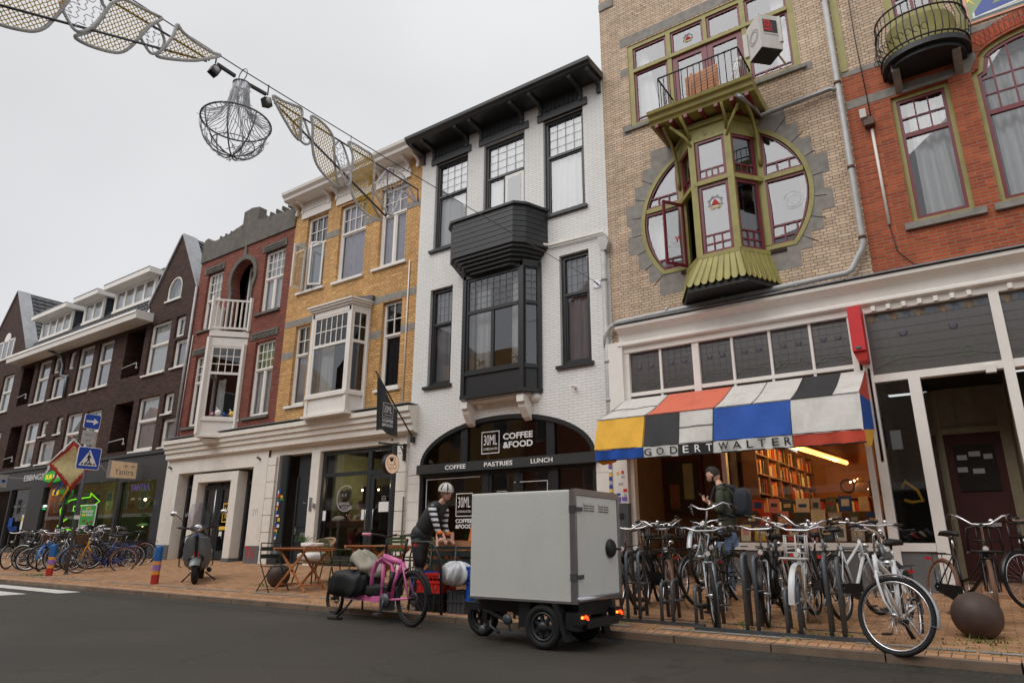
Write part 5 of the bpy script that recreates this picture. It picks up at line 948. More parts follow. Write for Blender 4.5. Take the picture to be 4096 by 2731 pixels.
ft_ = thing('folding_table', 'slatted wooden folding table leaning behind the balcony railing over the round window', 'table', (-3.4, 11.4, 9.36))
tb = MB()
for i in range(8): tb.beam((-3.72+.0*i, 11.42, 9.62+i*.068), (-3.05, 11.42, 9.68+i*.068), .015, .055)
tb.build('tabletop', 'wood', ft_)
for x in (-3.62, -3.14): m_ = MB(); m_.beam((x, 11.38, 9.36), (x+.02, 11.45, 10.2), .03, .045); m_.build('leg', 'wood', ft_)
rk = thing('clothes_rack', 'white folded clothes rack standing in the right corner of the balcony', 'clothes rack', (-2.75, 11.5, 9.36)); m_ = MB()
for a in (-.1, 0, .1): m_.tube([(-2.85+a, 11.4, 9.36), (-2.65+a*.3, 11.6, 10.3)], .012, 5)
for z in (9.6, 9.9, 10.1): m_.tube([(-2.9+.2*(z-9.36), 11.45, z), (-2.65+.1*(z-9.36), 11.5, z)], .01, 5)
m_.build('bars', 'white_paint', rk)
# big top window
tw = MB(); Y = FY+.02
tw.box(-5.2, -5.08, Y, Y+.12, 9.87, 12.02); tw.box(-1.76, -1.64, Y, Y+.12, 9.87, 12.02); tw.box(-5.08, -1.76, Y, Y+.12, 11.92, 12.02); tw.box(-5.08, -4.28, Y, Y+.12, 9.87, 9.95); tw.box(-2.56, -1.76, Y, Y+.12, 9.87, 9.95)
for x in (-4.23, -2.61): tw.box(x-.05, x+.05, Y, Y+.12, 9.4, 11.92)
tw.box(-3.45, -3.37, Y, Y+.12, 11.35, 11.92); tw.box(-5.08, -1.76, Y-.02, Y+.11, 11.26, 11.34); tp = tw.build('upper_window', 'olive', bh)
def cas(x0, x1, z0, z1, w=.05, bars=0, zb=0, Y=FY+.05, nm='casement'):
    m_ = MB(); m_.box(x0, x0+w, Y, Y+.05, z0, z1); m_.box(x1-w, x1, Y, Y+.05, z0, z1); m_.box(x0+w, x1-w, Y, Y+.05, z0, z0+w); m_.box(x0+w, x1-w, Y, Y+.05, z1-w, z1)
    if bars:
        m_.box(x0+w, x1-w, Y+.01, Y+.04, zb-.014, zb+.014)
        for i in range(1, bars): x = x0+(x1-x0)*i/bars; m_.box(x-.014, x+.014, Y+.012, Y+.038, z0+w, zb)
    o = m_.build(nm, 'crimson', tp); g = MB(); g.add([(x0+w, Y+.03, z0+w), (x1-w, Y+.03, z0+w), (x1-w, Y+.03, z1-w), (x0+w, Y+.03, z1-w)], [(0, 1, 2, 3)]); g.build('pane', 'glass', o, recalc=False)
cas(-5.08, -4.28, 9.95, 11.26, .05, 3, 10.08); cas(-2.56, -1.76, 9.95, 11.26, .05, 3, 10.08); cas(-5.08, -4.28, 11.34, 11.92); cas(-4.18, -3.45, 11.34, 11.92); cas(-3.37, -2.66, 11.34, 11.92); cas(-2.56, -1.76, 11.34, 11.92)
cas(-4.18, -3.41, 9.36, 11.26, .12, 3, 9.7, nm='balcony_door'); cas(-3.4, -2.66, 9.36, 11.26, .12, 3, 9.7, nm='balcony_door')
sticker(-3.8, 11.64, .13, FY+.07, tp); curtain('curtain', -5.05, -4.85, 9.9, 11.9, FY+.3, 'curtain', tp, lean=.3); curtain('curtain', -2.1, -1.8, 9.9, 11.9, FY+.3, 'curtain', tp)
# hanging cube sign
cu = thing('cube_sign', 'white cube sign with red lettering hanging by the upper window of the round window house', 'sign', (-1.95, 11.2, 9.4))
Mz = Matrix.Rotation(R(45), 4, 'Z') @ Matrix.Rotation(R(0), 4, 'X'); m_ = MB(); c = Vector((-2.05, 11.0, 9.95)); m_.obox(c, .42, .42, .72, Mz); m_.obox(c-Vector((0, 0, .365)), .41, .41, .01, Mz, 1); bx = m_.build('box', ['awning_white', 'plastic_black'], cu)
m_ = MB(); U = Vector((cos(R(45)), sin(R(45)), 0)); nn_ = Vector((sin(R(45)), -cos(R(45)), 0)); P = c+nn_*.213-U*.14+Vector((0, 0, -.02)); m_.add([P, P+U*.28, P+U*.28+Vector((0, 0, .28)), P+Vector((0, 0, .28))], [(0, 1, 2, 3)], 0)
for r in range(3): letter(m_, ('EL', 'DO', 'RADO')[r], P+nn_*.003+U*.02+Vector((0, 0, .2-.085*r)), U, (0, 0, 1), .16, .07, 1, .04)
letter(m_, 'HOOGSPANNING', P-Vector((0, 0, .06)), U, (0, 0, 1), .28, .03, 2); U2 = Vector((cos(R(-45)), sin(R(-45)), 0)); n2 = Vector((-cos(R(45)), -sin(R(45)), 0)); C2 = c+n2*.213
for k in range(24):
    a, b = k*pi/12, (k+1)*pi/12
    for r in (.15, .11): m_.add([C2+U2*r*cos(a)+Vector((0, 0, r*sin(a))), C2+U2*r*cos(b)+Vector((0, 0, r*sin(b))), C2+U2*(r-.012)*cos(b)+Vector((0, 0, (r-.012)*sin(b))), C2+U2*(r-.012)*cos(a)+Vector((0, 0, (r-.012)*sin(a)))], [(0, 1, 2, 3)], 2)
m_.build('lettering', ['plastic_black', 'red', 'plinth_grey'], bx, recalc=False)
m_ = MB(); m_.tube([(-1.9, 12, 10.0), (-2.0, 11.25, 10.0)], .02, 6); m_.box(-1.86, -1.74, 10.96, 11.04, 9.75, 10.3); m_.box(-2.42, -2.34, 10.96, 11.04, 9.7, 10.2); m_.build('bracket', 'awning_white', cu)
# pipes
m_ = MB(); m_.tube([(-2.68, 11.15, 9.12), (-2.6, 11.12, 9.02), (-2.5, 11.6, 9.05), (-2.45, 11.88, 9.0), (-1.2, 11.9, 9.08), (-1.08, 11.9, 9.0)], .045, 8); m_.build('drain_pipe', 'zinc', bh)
m_ = MB(); m_.tube([(-1.07, 11.9, 14), (-1.07, 11.9, 5.95), (-1.1, 11.9, 5.85), (-1.3, 11.88, 5.5), (-1.4, 11.87, 5.46), (-5.65, 11.87, 5.38), (-5.85, 11.87, 5.3), (-5.97, 11.87, 5.12), (-5.97, 11.9, 4.9)], .05, 10)
for z in (11.05, 9.15, 7.4, 6.05): m_.tube([(-1.07, 11.9, z-.025), (-1.07, 11.9, z+.025)], .062, 10, 1)
for x in (-2.2, -3.5, -4.6): m_.tube([(x-.03, 11.87, 5.44), (x+.03, 11.87, 5.44)], .06, 10)
m_.build('downpipe', ['pvc_grey', 'dark_wood'], bh)
# ---- bookshop front
def frieze(b, x0, x1, end=False):
    m_ = MB(); m_.prism([(FY+.02, 5.28), (11.74, 5.26), (11.74, 5.2), (11.82, 5.16), (11.9, 5.1), (11.92, 4.95), (11.84, 4.9), (11.84, 4.86), (11.93, 4.84), (11.93, 4.72), (FY+.02, 4.72)], x0, x1, ax='x'); o = m_.build('frieze', 'cream_plaster' if 0 else 'white_paint', b)
    z = MB(); z.box(x0-.02, x1, 11.7, 11.99, 5.285, 5.31); z.build('lead_flashing', 'lead', o)
frieze(bh, -5.68, -1.4)
bs = MB()
for a, c in ((-5.6, -5.5), (-1.5, -1.41)): bs.box(a, c, 11.95, 12.1, .4, 4.72)
bs.box(-5.5, -1.5, 11.97, 12.08, 3.83, 3.9); bs.box(-4.2, -4.07, 11.96, 12.1, 3.7, 4.72)
for x in (-4.85, -3.45, -2.78, -2.1): bs.box(x-.022, x+.022, 11.98, 12.07, 3.7, 4.72)
bs.box(-5.5, -1.5, 11.97, 12.09, 3.6, 3.7); bs.box(-3.82, -1.5, 11.9, 12.1, .96, 1.08); bs.box(-3.82, -3.74, 11.97, 12.09, 1.08, 3.6)
bks = bs.build('bookshop_front', 'white_paint', bh)
m_ = MB(); 
for i in range(9): x = -3.6+i*.25; m_.box(x, x+.13, 11.894, 11.9, 1.01, 1.025)
m_.build('vent_slots', 'plastic_black', bks)
m_ = MB(); m_.box(-3.82, -1.362, 11.935, 12.12, .3, .96); m_.build('plinth', 'plinth_grey', bks)
q = MB(); q.add([(-3.74, 12.03, 1.08), (-1.5, 12.03, 1.08), (-1.5, 12.03, 3.6), (-3.74, 12.03, 3.6)], [(0, 1, 2, 3)]); q.build('pane', 'shop_glass', bks, recalc=False)
q = MB(); q.add([(-5.5, 12.03, 3.7), (-1.5, 12.03, 3.7), (-1.5, 12.03, 4.72), (-5.5, 12.03, 4.72)], [(0, 1, 2, 3)]); q.build('leaded_pane', 'leaded_glass', bks, recalc=False)
mat('came', (86, 86, 84), .6); mat('stain_orange', (128, 104, 74), .5); mat('stain_blue', (84, 98, 112), .5); mat('stain_green', (78, 90, 70), .5); mat('stain_purple', (74, 70, 84), .5)
def leadwork(x0, x1, z0, z1, Y, parent, cols=5, rows=7, top=False):
    m_ = MB()
    for i in range(1, cols): x = x0+(x1-x0)*i/cols; m_.box(x-.003, x+.003, Y-.003, Y, z0, z1)
    for i in range(1, rows): z = z0+(z1-z0)*i/rows; m_.box(x0, x1, Y-.002, Y-.0005, z-.003, z+.003)
    cx = (x0+x1)/2; w = (x1-x0)/2; h = z1-z0
    m_.tube([(x0+.05*w+(x1-x0)*.95*t, Y-.004, z0+h*(.1+.16*sin(pi*t)**2+.06*sin(9*t))) for t in [i/24 for i in range(25)]], .004, 4)
    for s_ in (-1, 1): ringm(m_, (cx+s_*w*.55, z0+h*.22), h*.09, h*.02, Y-.005, m=1)
    for s_ in (-1, 1): m_.ball((cx+s_*w*.4, Y-.004, z0+h*.62), h*.06, 8, 4, (1, .05, 1))
    if top:
        for i in range(10): x = x0+(x1-x0)*(i+.5)/10; m_.add([(x-.05, Y-.004, z1-.1), (x, Y-.004, z1-.18), (x+.05, Y-.004, z1-.1), (x, Y-.004, z1-.02)], [(0, 1, 2, 3)], 3 if i % 2 else 2)
    m_.build('leadwork', ['came', 'stain_green', 'stain_orange', 'stain_blue', 'stain_purple'], parent, recalc=False)
for a, c in ((-5.5, -4.87), (-4.83, -4.2), (-4.07, -3.47), (-3.43, -2.8), (-2.76, -2.12), (-2.08, -1.5)): leadwork(a, c, 3.9, 4.72, 12.025, bks)
m_ = MB(); m_.box(-5.92, -5.6, 11.86, 12.0, 1.78, 4.95); m_.box(-5.86, -5.66, 11.85, 11.86, 2.7, 4.6) if 0 else None; m_.build('pilaster', 'white_paint', bks)
m_ = MB(); m_.box(-5.9, -5.6, 11.82, 12.0, .35, 1.77); m_.box(-5.9, -5.6, 11.8, 11.82, .4, 1.48); m_.box(-5.8, -5.7, 11.79, 11.8, 1.5, 1.6, 1); m_.build('meter_cabinet', ['bike_grey', 'plastic_black'], bks)
m_ = MB(); rn = random.Random(12)
for x, z, w, h, k in ((-5.8, 2.35, .05, .06, 2), (-5.7, 2.36, .05, .06, 0), (-5.7, 2.28, .07, .03, 4), (-5.75, 2.15, .09, .04, 4), (-5.66, 2.02, .08, .06, 0), (-5.8, 1.95, .07, .04, 5), (-5.66, 1.94, .05, .05, 4), (-5.8, 1.6+.25, .1, .1, 3), (-5.68, 1.86, .1, .08, 3), (-5.7, 1.82, .12, .05, 1)): m_.box(x-w/2, x+w/2, 11.855-.001*k, 11.86, z-h/2, z+h/2, k)
for i in range(11): z = 1.95+i*.075; k = rn.randrange(6); m_.box(-5.985, -5.915, 11.84, 11.845, z-.03, z+.025, k)
m_.build('stickers', ['red', 'white_letter', 'yellow', 'purple', 'curtain_grey', 'sign_blue'], bks)
# entrance recess
m_ = MB(); mat('porch_wall', (104, 82, 62), .8); m_.box(-5.5, -5.46, 12.1, 14.5, .4, 3.6, 0); m_.box(-5.5, -3.8, 14.5, 14.55, .4, 3.6, 0); m_.box(-5.5, -1.45, 12.1, 18, 3.62, 3.68, 1); m_.box(-5.55, -1.3, 12.1, 18, .36, .4, 2)
m_.box(-5.44, -4.62, 13.2, 13.3, 1.55, 2.75, 3); m_.box(-5.36, -4.7, 13.18, 13.2, 1.62, 2.66, 4); m_.box(-5.0, -4.8, 13.17, 13.18, 1.9, 2.6, 5); m_.box(-5.3, -5.1, 13.17, 13.18, 1.7, 2.2, 6)
m_.box(-5.45, -4.2, 13.3, 13.35, .4, 3.6, 0); m_.box(-4.2, -4.14, 12.9, 13.35, .4, 3.6, 3); m_.box(-3.95, -3.85, 12.9, 13.0, .4, 3.6, 1)
m_.build('entrance_porch', ['porch_wall', 'interior', 'dark_wood', 'shop_red', 'interior_dark', 'olive_wall', 'shop_brown'] if mat('shop_red', (70, 26, 24), .6) else '', bks)
mat('shop_warm', (150, 100, 58), .8, var=.2, sc=2); mat('shelf', (120, 84, 54), .6, var=.15)
m_ = MB(); m_.box(-3.8, -1.35, 18, 18.05, .4, 3.62); m_.box(-1.4, -1.35, 12.12, 18, .4, 3.62); m_.box(-2.3, -1.75, 17.95, 17.98, 2.15, 2.5, 1); m_.lathe([(.16, 0), (.16, .03), (.13, .03)], (-2.75, 17.95, 2.4), 20, 1, Matrix.Rotation(pi/2, 3, 'X').to_4x4()); m_.box(-5.8, -1.4, 13.4, 13.45, 3.7, 5.2); m_.box(-5.8, -1.4, 12.2, 13.4, 4.95, 5.0, 1); m_.build('shop_room', ['shop_warm', 'interior_dark'], bks)
cols = []
for i, c in enumerate(((200, 60, 40), (230, 200, 160), (220, 140, 70), (70, 60, 50), (160, 50, 40), (240, 220, 190), (60, 80, 100), (210, 170, 60))): mat('book_%s' % ('rust cream orange umber maroon ivory slate_blue ochre'.split()[i]), c, .6); cols.append('book_%s' % ('rust cream orange umber maroon ivory slate_blue ochre'.split()[i]))
def bookcase(x, y0, y1, z0, z1, rows, ax='y', name='bookcase'):
    t = thing(name, None, None, (x, (y0+y1)/2, z0)); m_ = MB(); w = .26; h = (z1-z0)/rows; bk = MB(); rn = random.Random(x*10+y0)
    if ax == 'y':
        m_.box(x-.02, x, y0, y1, z0, z1)
        for j in range(rows+1): m_.box(x, x+w, y0, y1, z0+j*h-.012, z0+j*h+.012)
        n = max(1, round((y1-y0)/.8))
        for j in range(n+1): yy = y0+(y1-y0)*j/n; m_.box(x, x+w, yy-.015, yy+.015, z0, z1)
        for j in range(rows):
            y = y0+.03
            while y < y1-.05:
                k = rn.choice((.018, .025, .032, .04)); hh = h*rn.uniform(.55, .82)
                if rn.random() < .9: bk.box(x+.02, x+w*rn.uniform(.6, .9), y, y+k-.002, z0+j*h+.013, z0+j*h+.013+hh, rn.randrange(8))
                else: y += .06
                y += k
    else:
        m_.box(y0, y1, x, x+.02, z0, z1)
        for j in range(rows+1): m_.box(y0, y1, x-w, x, z0+j*h-.012, z0+j*h+.012)
        for j in range(rows):
            y = y0+.03
            while y < y1-.05:
                k = rn.choice((.02, .028, .04)); hh = h*rn.uniform(.55, .82)
                if rn.random() < .9: bk.box(y, y+k-.002, x-w*.8, x-.02, z0+j*h+.013, z0+j*h+.013+hh, rn.randrange(8))
                else: y += .06
                y += k
    m_.build('shelves', 'shelf', t); o = bk.build('books', cols, t); o['kind'] = 'stuff'; return t
tag(bookcase(-3.72, 12.9, 17.9, .5, 3.05, 7), 'long wooden bookcase full of books along the left wall of the bookshop', 'bookcase')
tag(bookcase(17.95, -3.4, -2.3, .5, 2.1, 5, 'x'), 'lower bookcase against the back wall of the bookshop', 'bookcase')
lp = thing('tube_lamp', 'lit orange fluorescent tube lamp on the bookshop ceiling', 'lamp', (-2.3, 14, 2.9)); A = Vector((-2.95, 13.2, 2.84)); B = Vector((-2.57, 17.0, 2.84))
m_ = MB(); m_.tube([A, B], .05, 8); m_.build('tube', 'tube_lamp', lp); m_ = MB(); m_.beam(A+Vector((0, 0, .07)), B+Vector((0, 0, .07)), .12, .05); m_.build('housing', 'shelf', lp)
for p_, e_ in (((-2.7, 12.16, 3.3), 14), ((-2.8, 13.6, 2.7), 26), ((-2.6, 16.2, 2.7), 28)):  # first one is an added fill for the display books; no lamp there
    ld = bpy.data.lights.new('lamp_and_fill_light', 'POINT'); lo = bpy.data.objects.new('lamp_and_fill_light', ld); COL.objects.link(lo); ld.energy = e_; ld.color = (1, .55, .2); ld.shadow_soft_size = .03; lo.location = Vector(p_)-Vector((-2.3, 14, 2.9)); lo.parent = lp
# books and cards on show behind the glass: each one a thing
rn = random.Random(21); i = 0
cover = ['book_ivory', 'book_slate_blue', 'book_cream', 'book_rust', 'stain_green', 'book_ochre', 'curtain', 'book_maroon', 'tail_pink', 'blue', 'book_umber', 'curtain_grey']
cname = ['ivory', 'slate blue', 'cream', 'rust red', 'moss green', 'ochre', 'white', 'maroon', 'pink', 'bright blue', 'brown', 'grey']
ORD = 'first second third fourth fifth sixth seventh eighth ninth tenth eleventh twelfth thirteenth fourteenth'.split()
def book(x, y, z, w, h, k, row, ix):
    m_ = MB(); Mx = Matrix.Rotation(R(-14), 4, 'X') @ Matrix.Rotation(R(rn.uniform(-6, 6)), 4, 'Z'); c = Vector((x, y, z+h/2)); m_.obox(c, w, .02, h, Mx); n_ = Mx.to_3x3() @ Vector((0, -1, 0)); U = Mx.to_3x3() @ Vector((1, 0, 0)); V_ = Mx.to_3x3() @ Vector((0, 0, 1)); k2 = (k+rn.randrange(1, 11)) % 12
    P = c+n_*.012; a = w*.3; b_ = h*rn.uniform(.1, .25); s_ = h*rn.uniform(-.05, .1); m_.add([P-U*a-V_*b_+V_*s_, P+U*a-V_*b_+V_*s_, P+U*a+V_*b_+V_*s_, P-U*a+V_*b_+V_*s_], [(0, 1, 2, 3)], 1)
    o = m_.build('book', [cover[k], cover[k2]], org=(x, y, z)); tag(o, '%s book, %s from the left %s of the bookshop window' % (cname[k], ORD[ix], row), 'book', 'books on show in the bookshop window')
for j, (y, z, hh, nm) in enumerate(((12.2, 1.1, .27, 'in the front row'), (12.4, 1.33, .26, 'on the middle step'), (12.65, 1.58, .25, 'on the back step'))):
    x = -3.65+j*.05; ix = 0
    while x < -1.62:
        w = rn.uniform(.15, .22); k = (i*5+j) % 12; book(x+w/2, y, z, w, hh*rn.uniform(.85, 1.1), k, nm, ix); ix += 1; x += w+rn.uniform(.02, .12); i += 1
ds_ = MB(); ds_.box(-3.75, -1.45, 12.1, 12.34, 1.0, 1.09); ds_.box(-3.75, -1.45, 12.34, 12.56, 1.0, 1.32); ds_.box(-3.75, -1.45, 12.56, 12.85, 1.0, 1.57); ds_.build('display_steps', 'shelf', bks)
tag(MB().ball((-1.75, 12.8, 1.98), .1, 14, 0, (1, 1, .9)).ball((-1.75, 12.8, 2.08), .06, 10, 0).build('paper_lantern', 'book_ochre', org=(-1.75, 12.8, 1.9)), 'yellow paper lantern at the right end of the bookshop display', 'lantern')
m_ = MB()
for p in ((-2.0, 13.4, 2.12), (-1.95, 13.5, 2.15), (-1.9, 13.6, 2.18), (-1.72, 13.2, 1.98)): m_.ball(p, .018, 8)
tag(m_.build('fairy_lights', 'warm_lamp', org=(-1.95, 13.5, 2.1)), 'string of small glowing lights inside the bookshop window', 'lights')
rbx = MB(); rbx.box(-1.43, -1.24, 11.58, 11.93, 4.02, 4.76); rbx.prism([(-1.43, 4.015), (-1.24, 4.015), (-1.24, 3.86), (-1.38, 3.86)], 11.62, 11.92, 1); rbx.box(-1.38, -1.3, 11.56, 11.58, 4.05, 4.09, 2)
tag(rbx.build('sign_box', ['red', 'cloth_red', 'plinth_grey'], org=(-1.33, 12, 4)), 'tall red box sign mounted at the right end of the bookshop window', 'sign')
# ---- Mondrian-coloured awning
aw = thing('awning', 'awning in white, red, blue, yellow and black panels lettered along its front edge', 'awning', (-3.45, 11.95, 2.4))
def prof(t, x):  # t 0 top ..1 knee ..2 front edge ..3 valance bottom
    pts = [(11.93, 3.77), (10.75, 3.18), (10.6, 2.62), (10.6, 2.44)]
    i = min(int(t), 2); f = t-i; (y0, z0), (y1, z1) = pts[i], pts[i+1]; z = z0+(z1-z0)*f; y = y0+(y1-y0)*f
    if i == 0: z -= .03*sin(pi*f)+.008*sin(x*11+f*3)*sin(pi*f)
    if i == 1: y += (.02*sin(x*9)+.01*sin(x*21+f*5))*f*(1-f)*4+.012*sin(x*14+f*2)*f
    if i == 2: y += .028*sin(x*17+.8*sin(x*5))*f+.012*sin(x*14+2); z += .008*sin(x*8)*f
    return y, z
XL = [-5.62, -5.62, -5.6, -5.6]; XR = [-1.4, -1.32, -1.32, -1.3]
def patch(mb, x0, x1, t0, t1, m, off=0):
    nx, nt_ = max(2, int((x1-x0)/.08)), max(1, int(abs(t1-t0)*4)); V = []
    for a in range(nt_+1):
        for b in range(nx+1): x = x0+(x1-x0)*b/nx; y, z = prof(t0+(t1-t0)*a/nt_-1e-9 if a == nt_ else t0+(t1-t0)*a/nt_, x); V.append((x, y-off, z+off))
    mb.add(V, [(a*(nx+1)+b, a*(nx+1)+b+1, (a+1)*(nx+1)+b+1, (a+1)*(nx+1)+b) for a in range(nt_) for b in range(nx)], m, True)
ms = ['awning_white', 'awning_orange', 'awning_black', 'awning_yellow', 'awning_blue', 'awning_red', 'letter_cloth']; mat('letter_cloth', (196, 196, 192), .8, var=.12, sc=9)
ca = MB()
for a, c, m in ((-5.62, -4.7, 0), (-4.7, -3.49, 1), (-3.49, -2.88, 0), (-2.88, -2.29, 0), (-2.29, -1.7, 2), (-1.7, -1.34, 0)): patch(ca, a, c, 0, 1, m)
for a, c, m in ((-5.62, -4.69, 3), (-4.69, -4.07, 2), (-4.07, -3.49, 0), (-3.49, -2.28, 4), (-2.28, -1.32, 0)): patch(ca, a, c, 1, 2, m)
for a, c, m in ((-5.6, -4.69, 4), (-4.69, -4.08, 6), (-4.08, -3.49, 2), (-3.49, -2.28, 6), (-2.28, -1.31, 5)): patch(ca, a, c, 2, 3, m)
# side cheeks
for x, mm in ((-1.33, (5, 4, 3)), (-5.615, (0, 3, 3))):
    ca.add([(x, 11.93, 3.77), (x, 10.77, 3.18), (x, 11.93, 3.25)], [(0, 1, 2)], mm[0]); ca.add([(x, 11.93, 3.25), (x, 10.77, 3.18), (x, 10.62, 2.62), (x, 11.93, 2.8)], [(0, 1, 2, 3)], mm[1]); ca.add([(x, 11.93, 2.8), (x, 10.62, 2.62), (x, 10.62, 2.44), (x, 10.9, 2.4), (x, 11.4, 2.5)], [(0, 1, 2, 3, 4)], mm[2])
cvs = ca.build('canvas', ms, aw, recalc=False)
sm = MB()
def seam(pts, r=.006, w=0): sm.tube([(x, prof(t, x)[0]-.008, prof(t, x)[1]+.008) for x, t in pts], r, 4)
def hs_(x0, x1, t): seam([(x0+(x1-x0)*i/12, t) for i in range(13)])
hs_(-5.62, -1.34, .999); hs_(-5.62, -1.34, 1.999); hs_(-5.62, -4.7, .5); hs_(-4.07, -3.49, 1.5)
for x, a, c in ((-4.7, 0, 2), (-4.07, 1, 2), (-3.49, 0, 2), (-2.88, 0, 1), (-2.285, 0, 2.9), (-1.7, 0, 1), (-4.69, 2, 2.95), (-3.49, 2, 2.95)): seam([(x, a+(c-a)*i/6) for i in range(7)], .005)
sm.tube([(-5.62, 10.6, 2.44), (-1.3, 10.6, 2.44)], .012, 5); sm.build('seams', 'black_letter', cvs)
lt = MB()
for ch, x in zip('GOD', (-4.67, -4.45, -4.21)): letter(lt, ch, (x, 10.575, 2.47), (1, 0, 0), (0, 0, 1), .13 if ch != 'I' else .03, .12, 0, .01)
for ch, x in zip('ERT', (-3.99, -3.79, -3.6)): letter(lt, ch, (x, 10.575, 2.47), (1, 0, 0), (0, 0, 1), .1, .12, 1, .01)
for ch, x, w in zip('WALTER', (-3.4, -3.18, -2.96, -2.79, -2.58, -2.4), (.16, .14, .1, .12, .1, .1)): letter(lt, ch, (x, 10.575, 2.475), (1, 0, 0), (0, 0, 1), w, .12, 0, .01)
lt.build('lettering', ['black_letter', 'white_letter'], cvs, recalc=False)
m_ = MB()
for x in (-5.5, -1.45): m_.tube([(x, 11.95, 3.0), (x, 11.2, 2.7), (x, 10.64, 2.62)], .02, 6); m_.tube([(-1.28, 11.93, 3.78), (-1.28, 11.93, 2.3)], .03, 6)
m_.build('folding_arms', 'white_paint', aw)
# ================================================================ red brick house
rb = thing('red_brick_house', 'red brick house with olive and crimson windows, curved balcony and recessed shop entrance', 'building', (1, 12, 0))
H = [(-.31, .55, 6.15, 8.56), (.88, 3.0, 6.15, 9.05)]
mb = MB(); wall(mb, -1.0, 4.2, 4.9, 9.28, [H[0], (.8, 3.1, 6.15, 9.2)], dep=.2)
agt = [(.88, 6.15), (3.0, 6.15), (3.0, 8.55), (2.9, 8.6), (2.86, 8.78)]+[(1.94+.95*cos(t*pi/20), 8.75+.38*sin(t*pi/20)) for t in range(1, 20)]+[(1.02, 8.78), (.98, 8.6), (.88, 8.55)]
o_, i_ = star(rectp(.8, 3.1, 6.15, 9.2), agt, (1.9, 7.8), 60); mb.ring(o_, i_, FY, FY+.2); mb.build('wall', 'red_brick', rb)
va = MB()
for i in range(26):
    a0, a1 = R(150-120*i/26), R(150-120*(i+.88)/26); va.prism([(1.94+.98*cos(a0), 8.77+.41*sin(a0)), (1.94+.98*cos(a1), 8.77+.41*sin(a1)), (1.94+1.12*cos(a1), 8.82+.62*sin(a1)), (1.94+1.12*cos(a0), 8.82+.62*sin(a0))], FY-.008, FY+.01)
va.build('brick_arch', 'arch_brick', rb)
mb = MB(); wall(mb, -1.0, 4.2, 9.38, 14, [(-.1, .68, 9.6, 13), (.98, 4.0, 9.44, 10.9, .03)]); mb.build('upper_wall', 'beige_brick', rb)
sb = MB(); sb.box(-1.0, 4.2, FY-.006, FY+.02, 9.28, 9.385); sb.box(-1.0, .3, FY-.005, FY+.02, 8.6, 8.77); sb.box(.3, .86, FY-.005, FY+.02, 8.6, 8.75); sb.box(-.12, .58, FY-.04, FY+.02, 8.57, 8.62); sb.prism([(.72, 8.58), (.87, 8.58), (1.0, 8.84), (.92, 9.02), (.76, 9.05)], FY-.007, FY+.02); sb.box(-.43, .69, FY-.06, FY+.1, 6.03, 6.14); sb.box(.79, 3.2, FY-.06, FY+.1, 6.03, 6.14); sb.build('stone_bands', 'grey_stone', rb)
gs = MB(); gs.box(-1.0, -.87, FY-.02, FY+.02, 9.39, 14); gs.box(.86, .98, FY-.02, FY+.02, 9.39, 10.1); gs.box(-.14, -.02, FY-.03, FY+.1, 9.39, 13); gs.box(.58, .7, FY-.03, FY+.1, 9.39, 13); gs.box(-.02, .58, FY-.02, FY+.1, 9.39, 10.12); gs.build('olive_trim', 'olive', rb)
cr_ = MB()
for a, c, e, g in ((-.02, .04, 10.12, 13), (.52, .58, 10.12, 13), (.04, .52, 10.12, 10.19), (.25, .3, 10.19, 13), (.04, .52, 10.5, 10.54)): cr_.box(a, c, FY+.02, FY+.06, e, g)
o = cr_.build('upper_window', 'crimson', rb); g = MB(); g.add([(-.02, FY+.04, 10.1), (.58, FY+.04, 10.1), (.58, FY+.04, 13), (-.02, FY+.04, 13)], [(0, 1, 2, 3)]); g.build('pane', 'glass', o, recalc=False)
# window 1
f = MB(); Y = FY+.06; f.box(-.31, -.24, Y, Y+.1, 6.15, 8.56); f.box(.48, .55, Y, Y+.1, 6.15, 8.56); f.box(-.24, .48, Y, Y+.1, 8.49, 8.56); f.box(-.24, .48, Y, Y+.1, 6.15, 6.22); w1 = f.build('window', 'olive', rb)
f = MB(); Y += .02
for a, c, e, g in ((-.24, -.19, 6.22, 8.49), (.43, .48, 6.22, 8.49), (-.19, .43, 8.44, 8.49), (-.19, .43, 6.22, 6.28), (-.19, .43, 7.76, 7.84)): f.box(a, c, Y, Y+.06, e, g)
for x in (.02, .22): f.box(x-.012, x+.012, Y+.01, Y+.04, 7.84, 8.44)
f.box(-.19, .43, Y+.012, Y+.038, 8.12, 8.145); f.build('sash', 'crimson', w1); g = MB(); g.add([(-.24, Y+.04, 6.2), (.48, Y+.04, 6.2), (.48, Y+.04, 8.49), (-.24, Y+.04, 8.49)], [(0, 1, 2, 3)]); g.build('pane', 'glass', w1, recalc=False); curtain('curtain', -.1, .42, 6.2, 8.5, Y+.25, 'curtain', w1, amp=.05, lean=.12)
f = MB(); f.ring(agt, inset(agt, .07), FY+.06, FY+.16); w2 = f.build('arched_window', 'olive', rb); f = MB(); a2 = inset(agt, .07); f.ring(a2, inset(a2, .055), FY+.08, FY+.14)
f.box(.99, 2.89, FY+.075, FY+.13, 7.74, 7.82)
for x in (1.17, 1.41, 1.66, 1.94, 2.2, 2.5): f.box(x-.013, x+.013, FY+.09, FY+.12, 7.82, 8.72+.35*math.sqrt(max(0, 1-((x-1.94)/.95)**2)))
for z in (8.12, 8.42): f.box(1.0, 2.88, FY+.092, FY+.118, z-.012, z+.012)
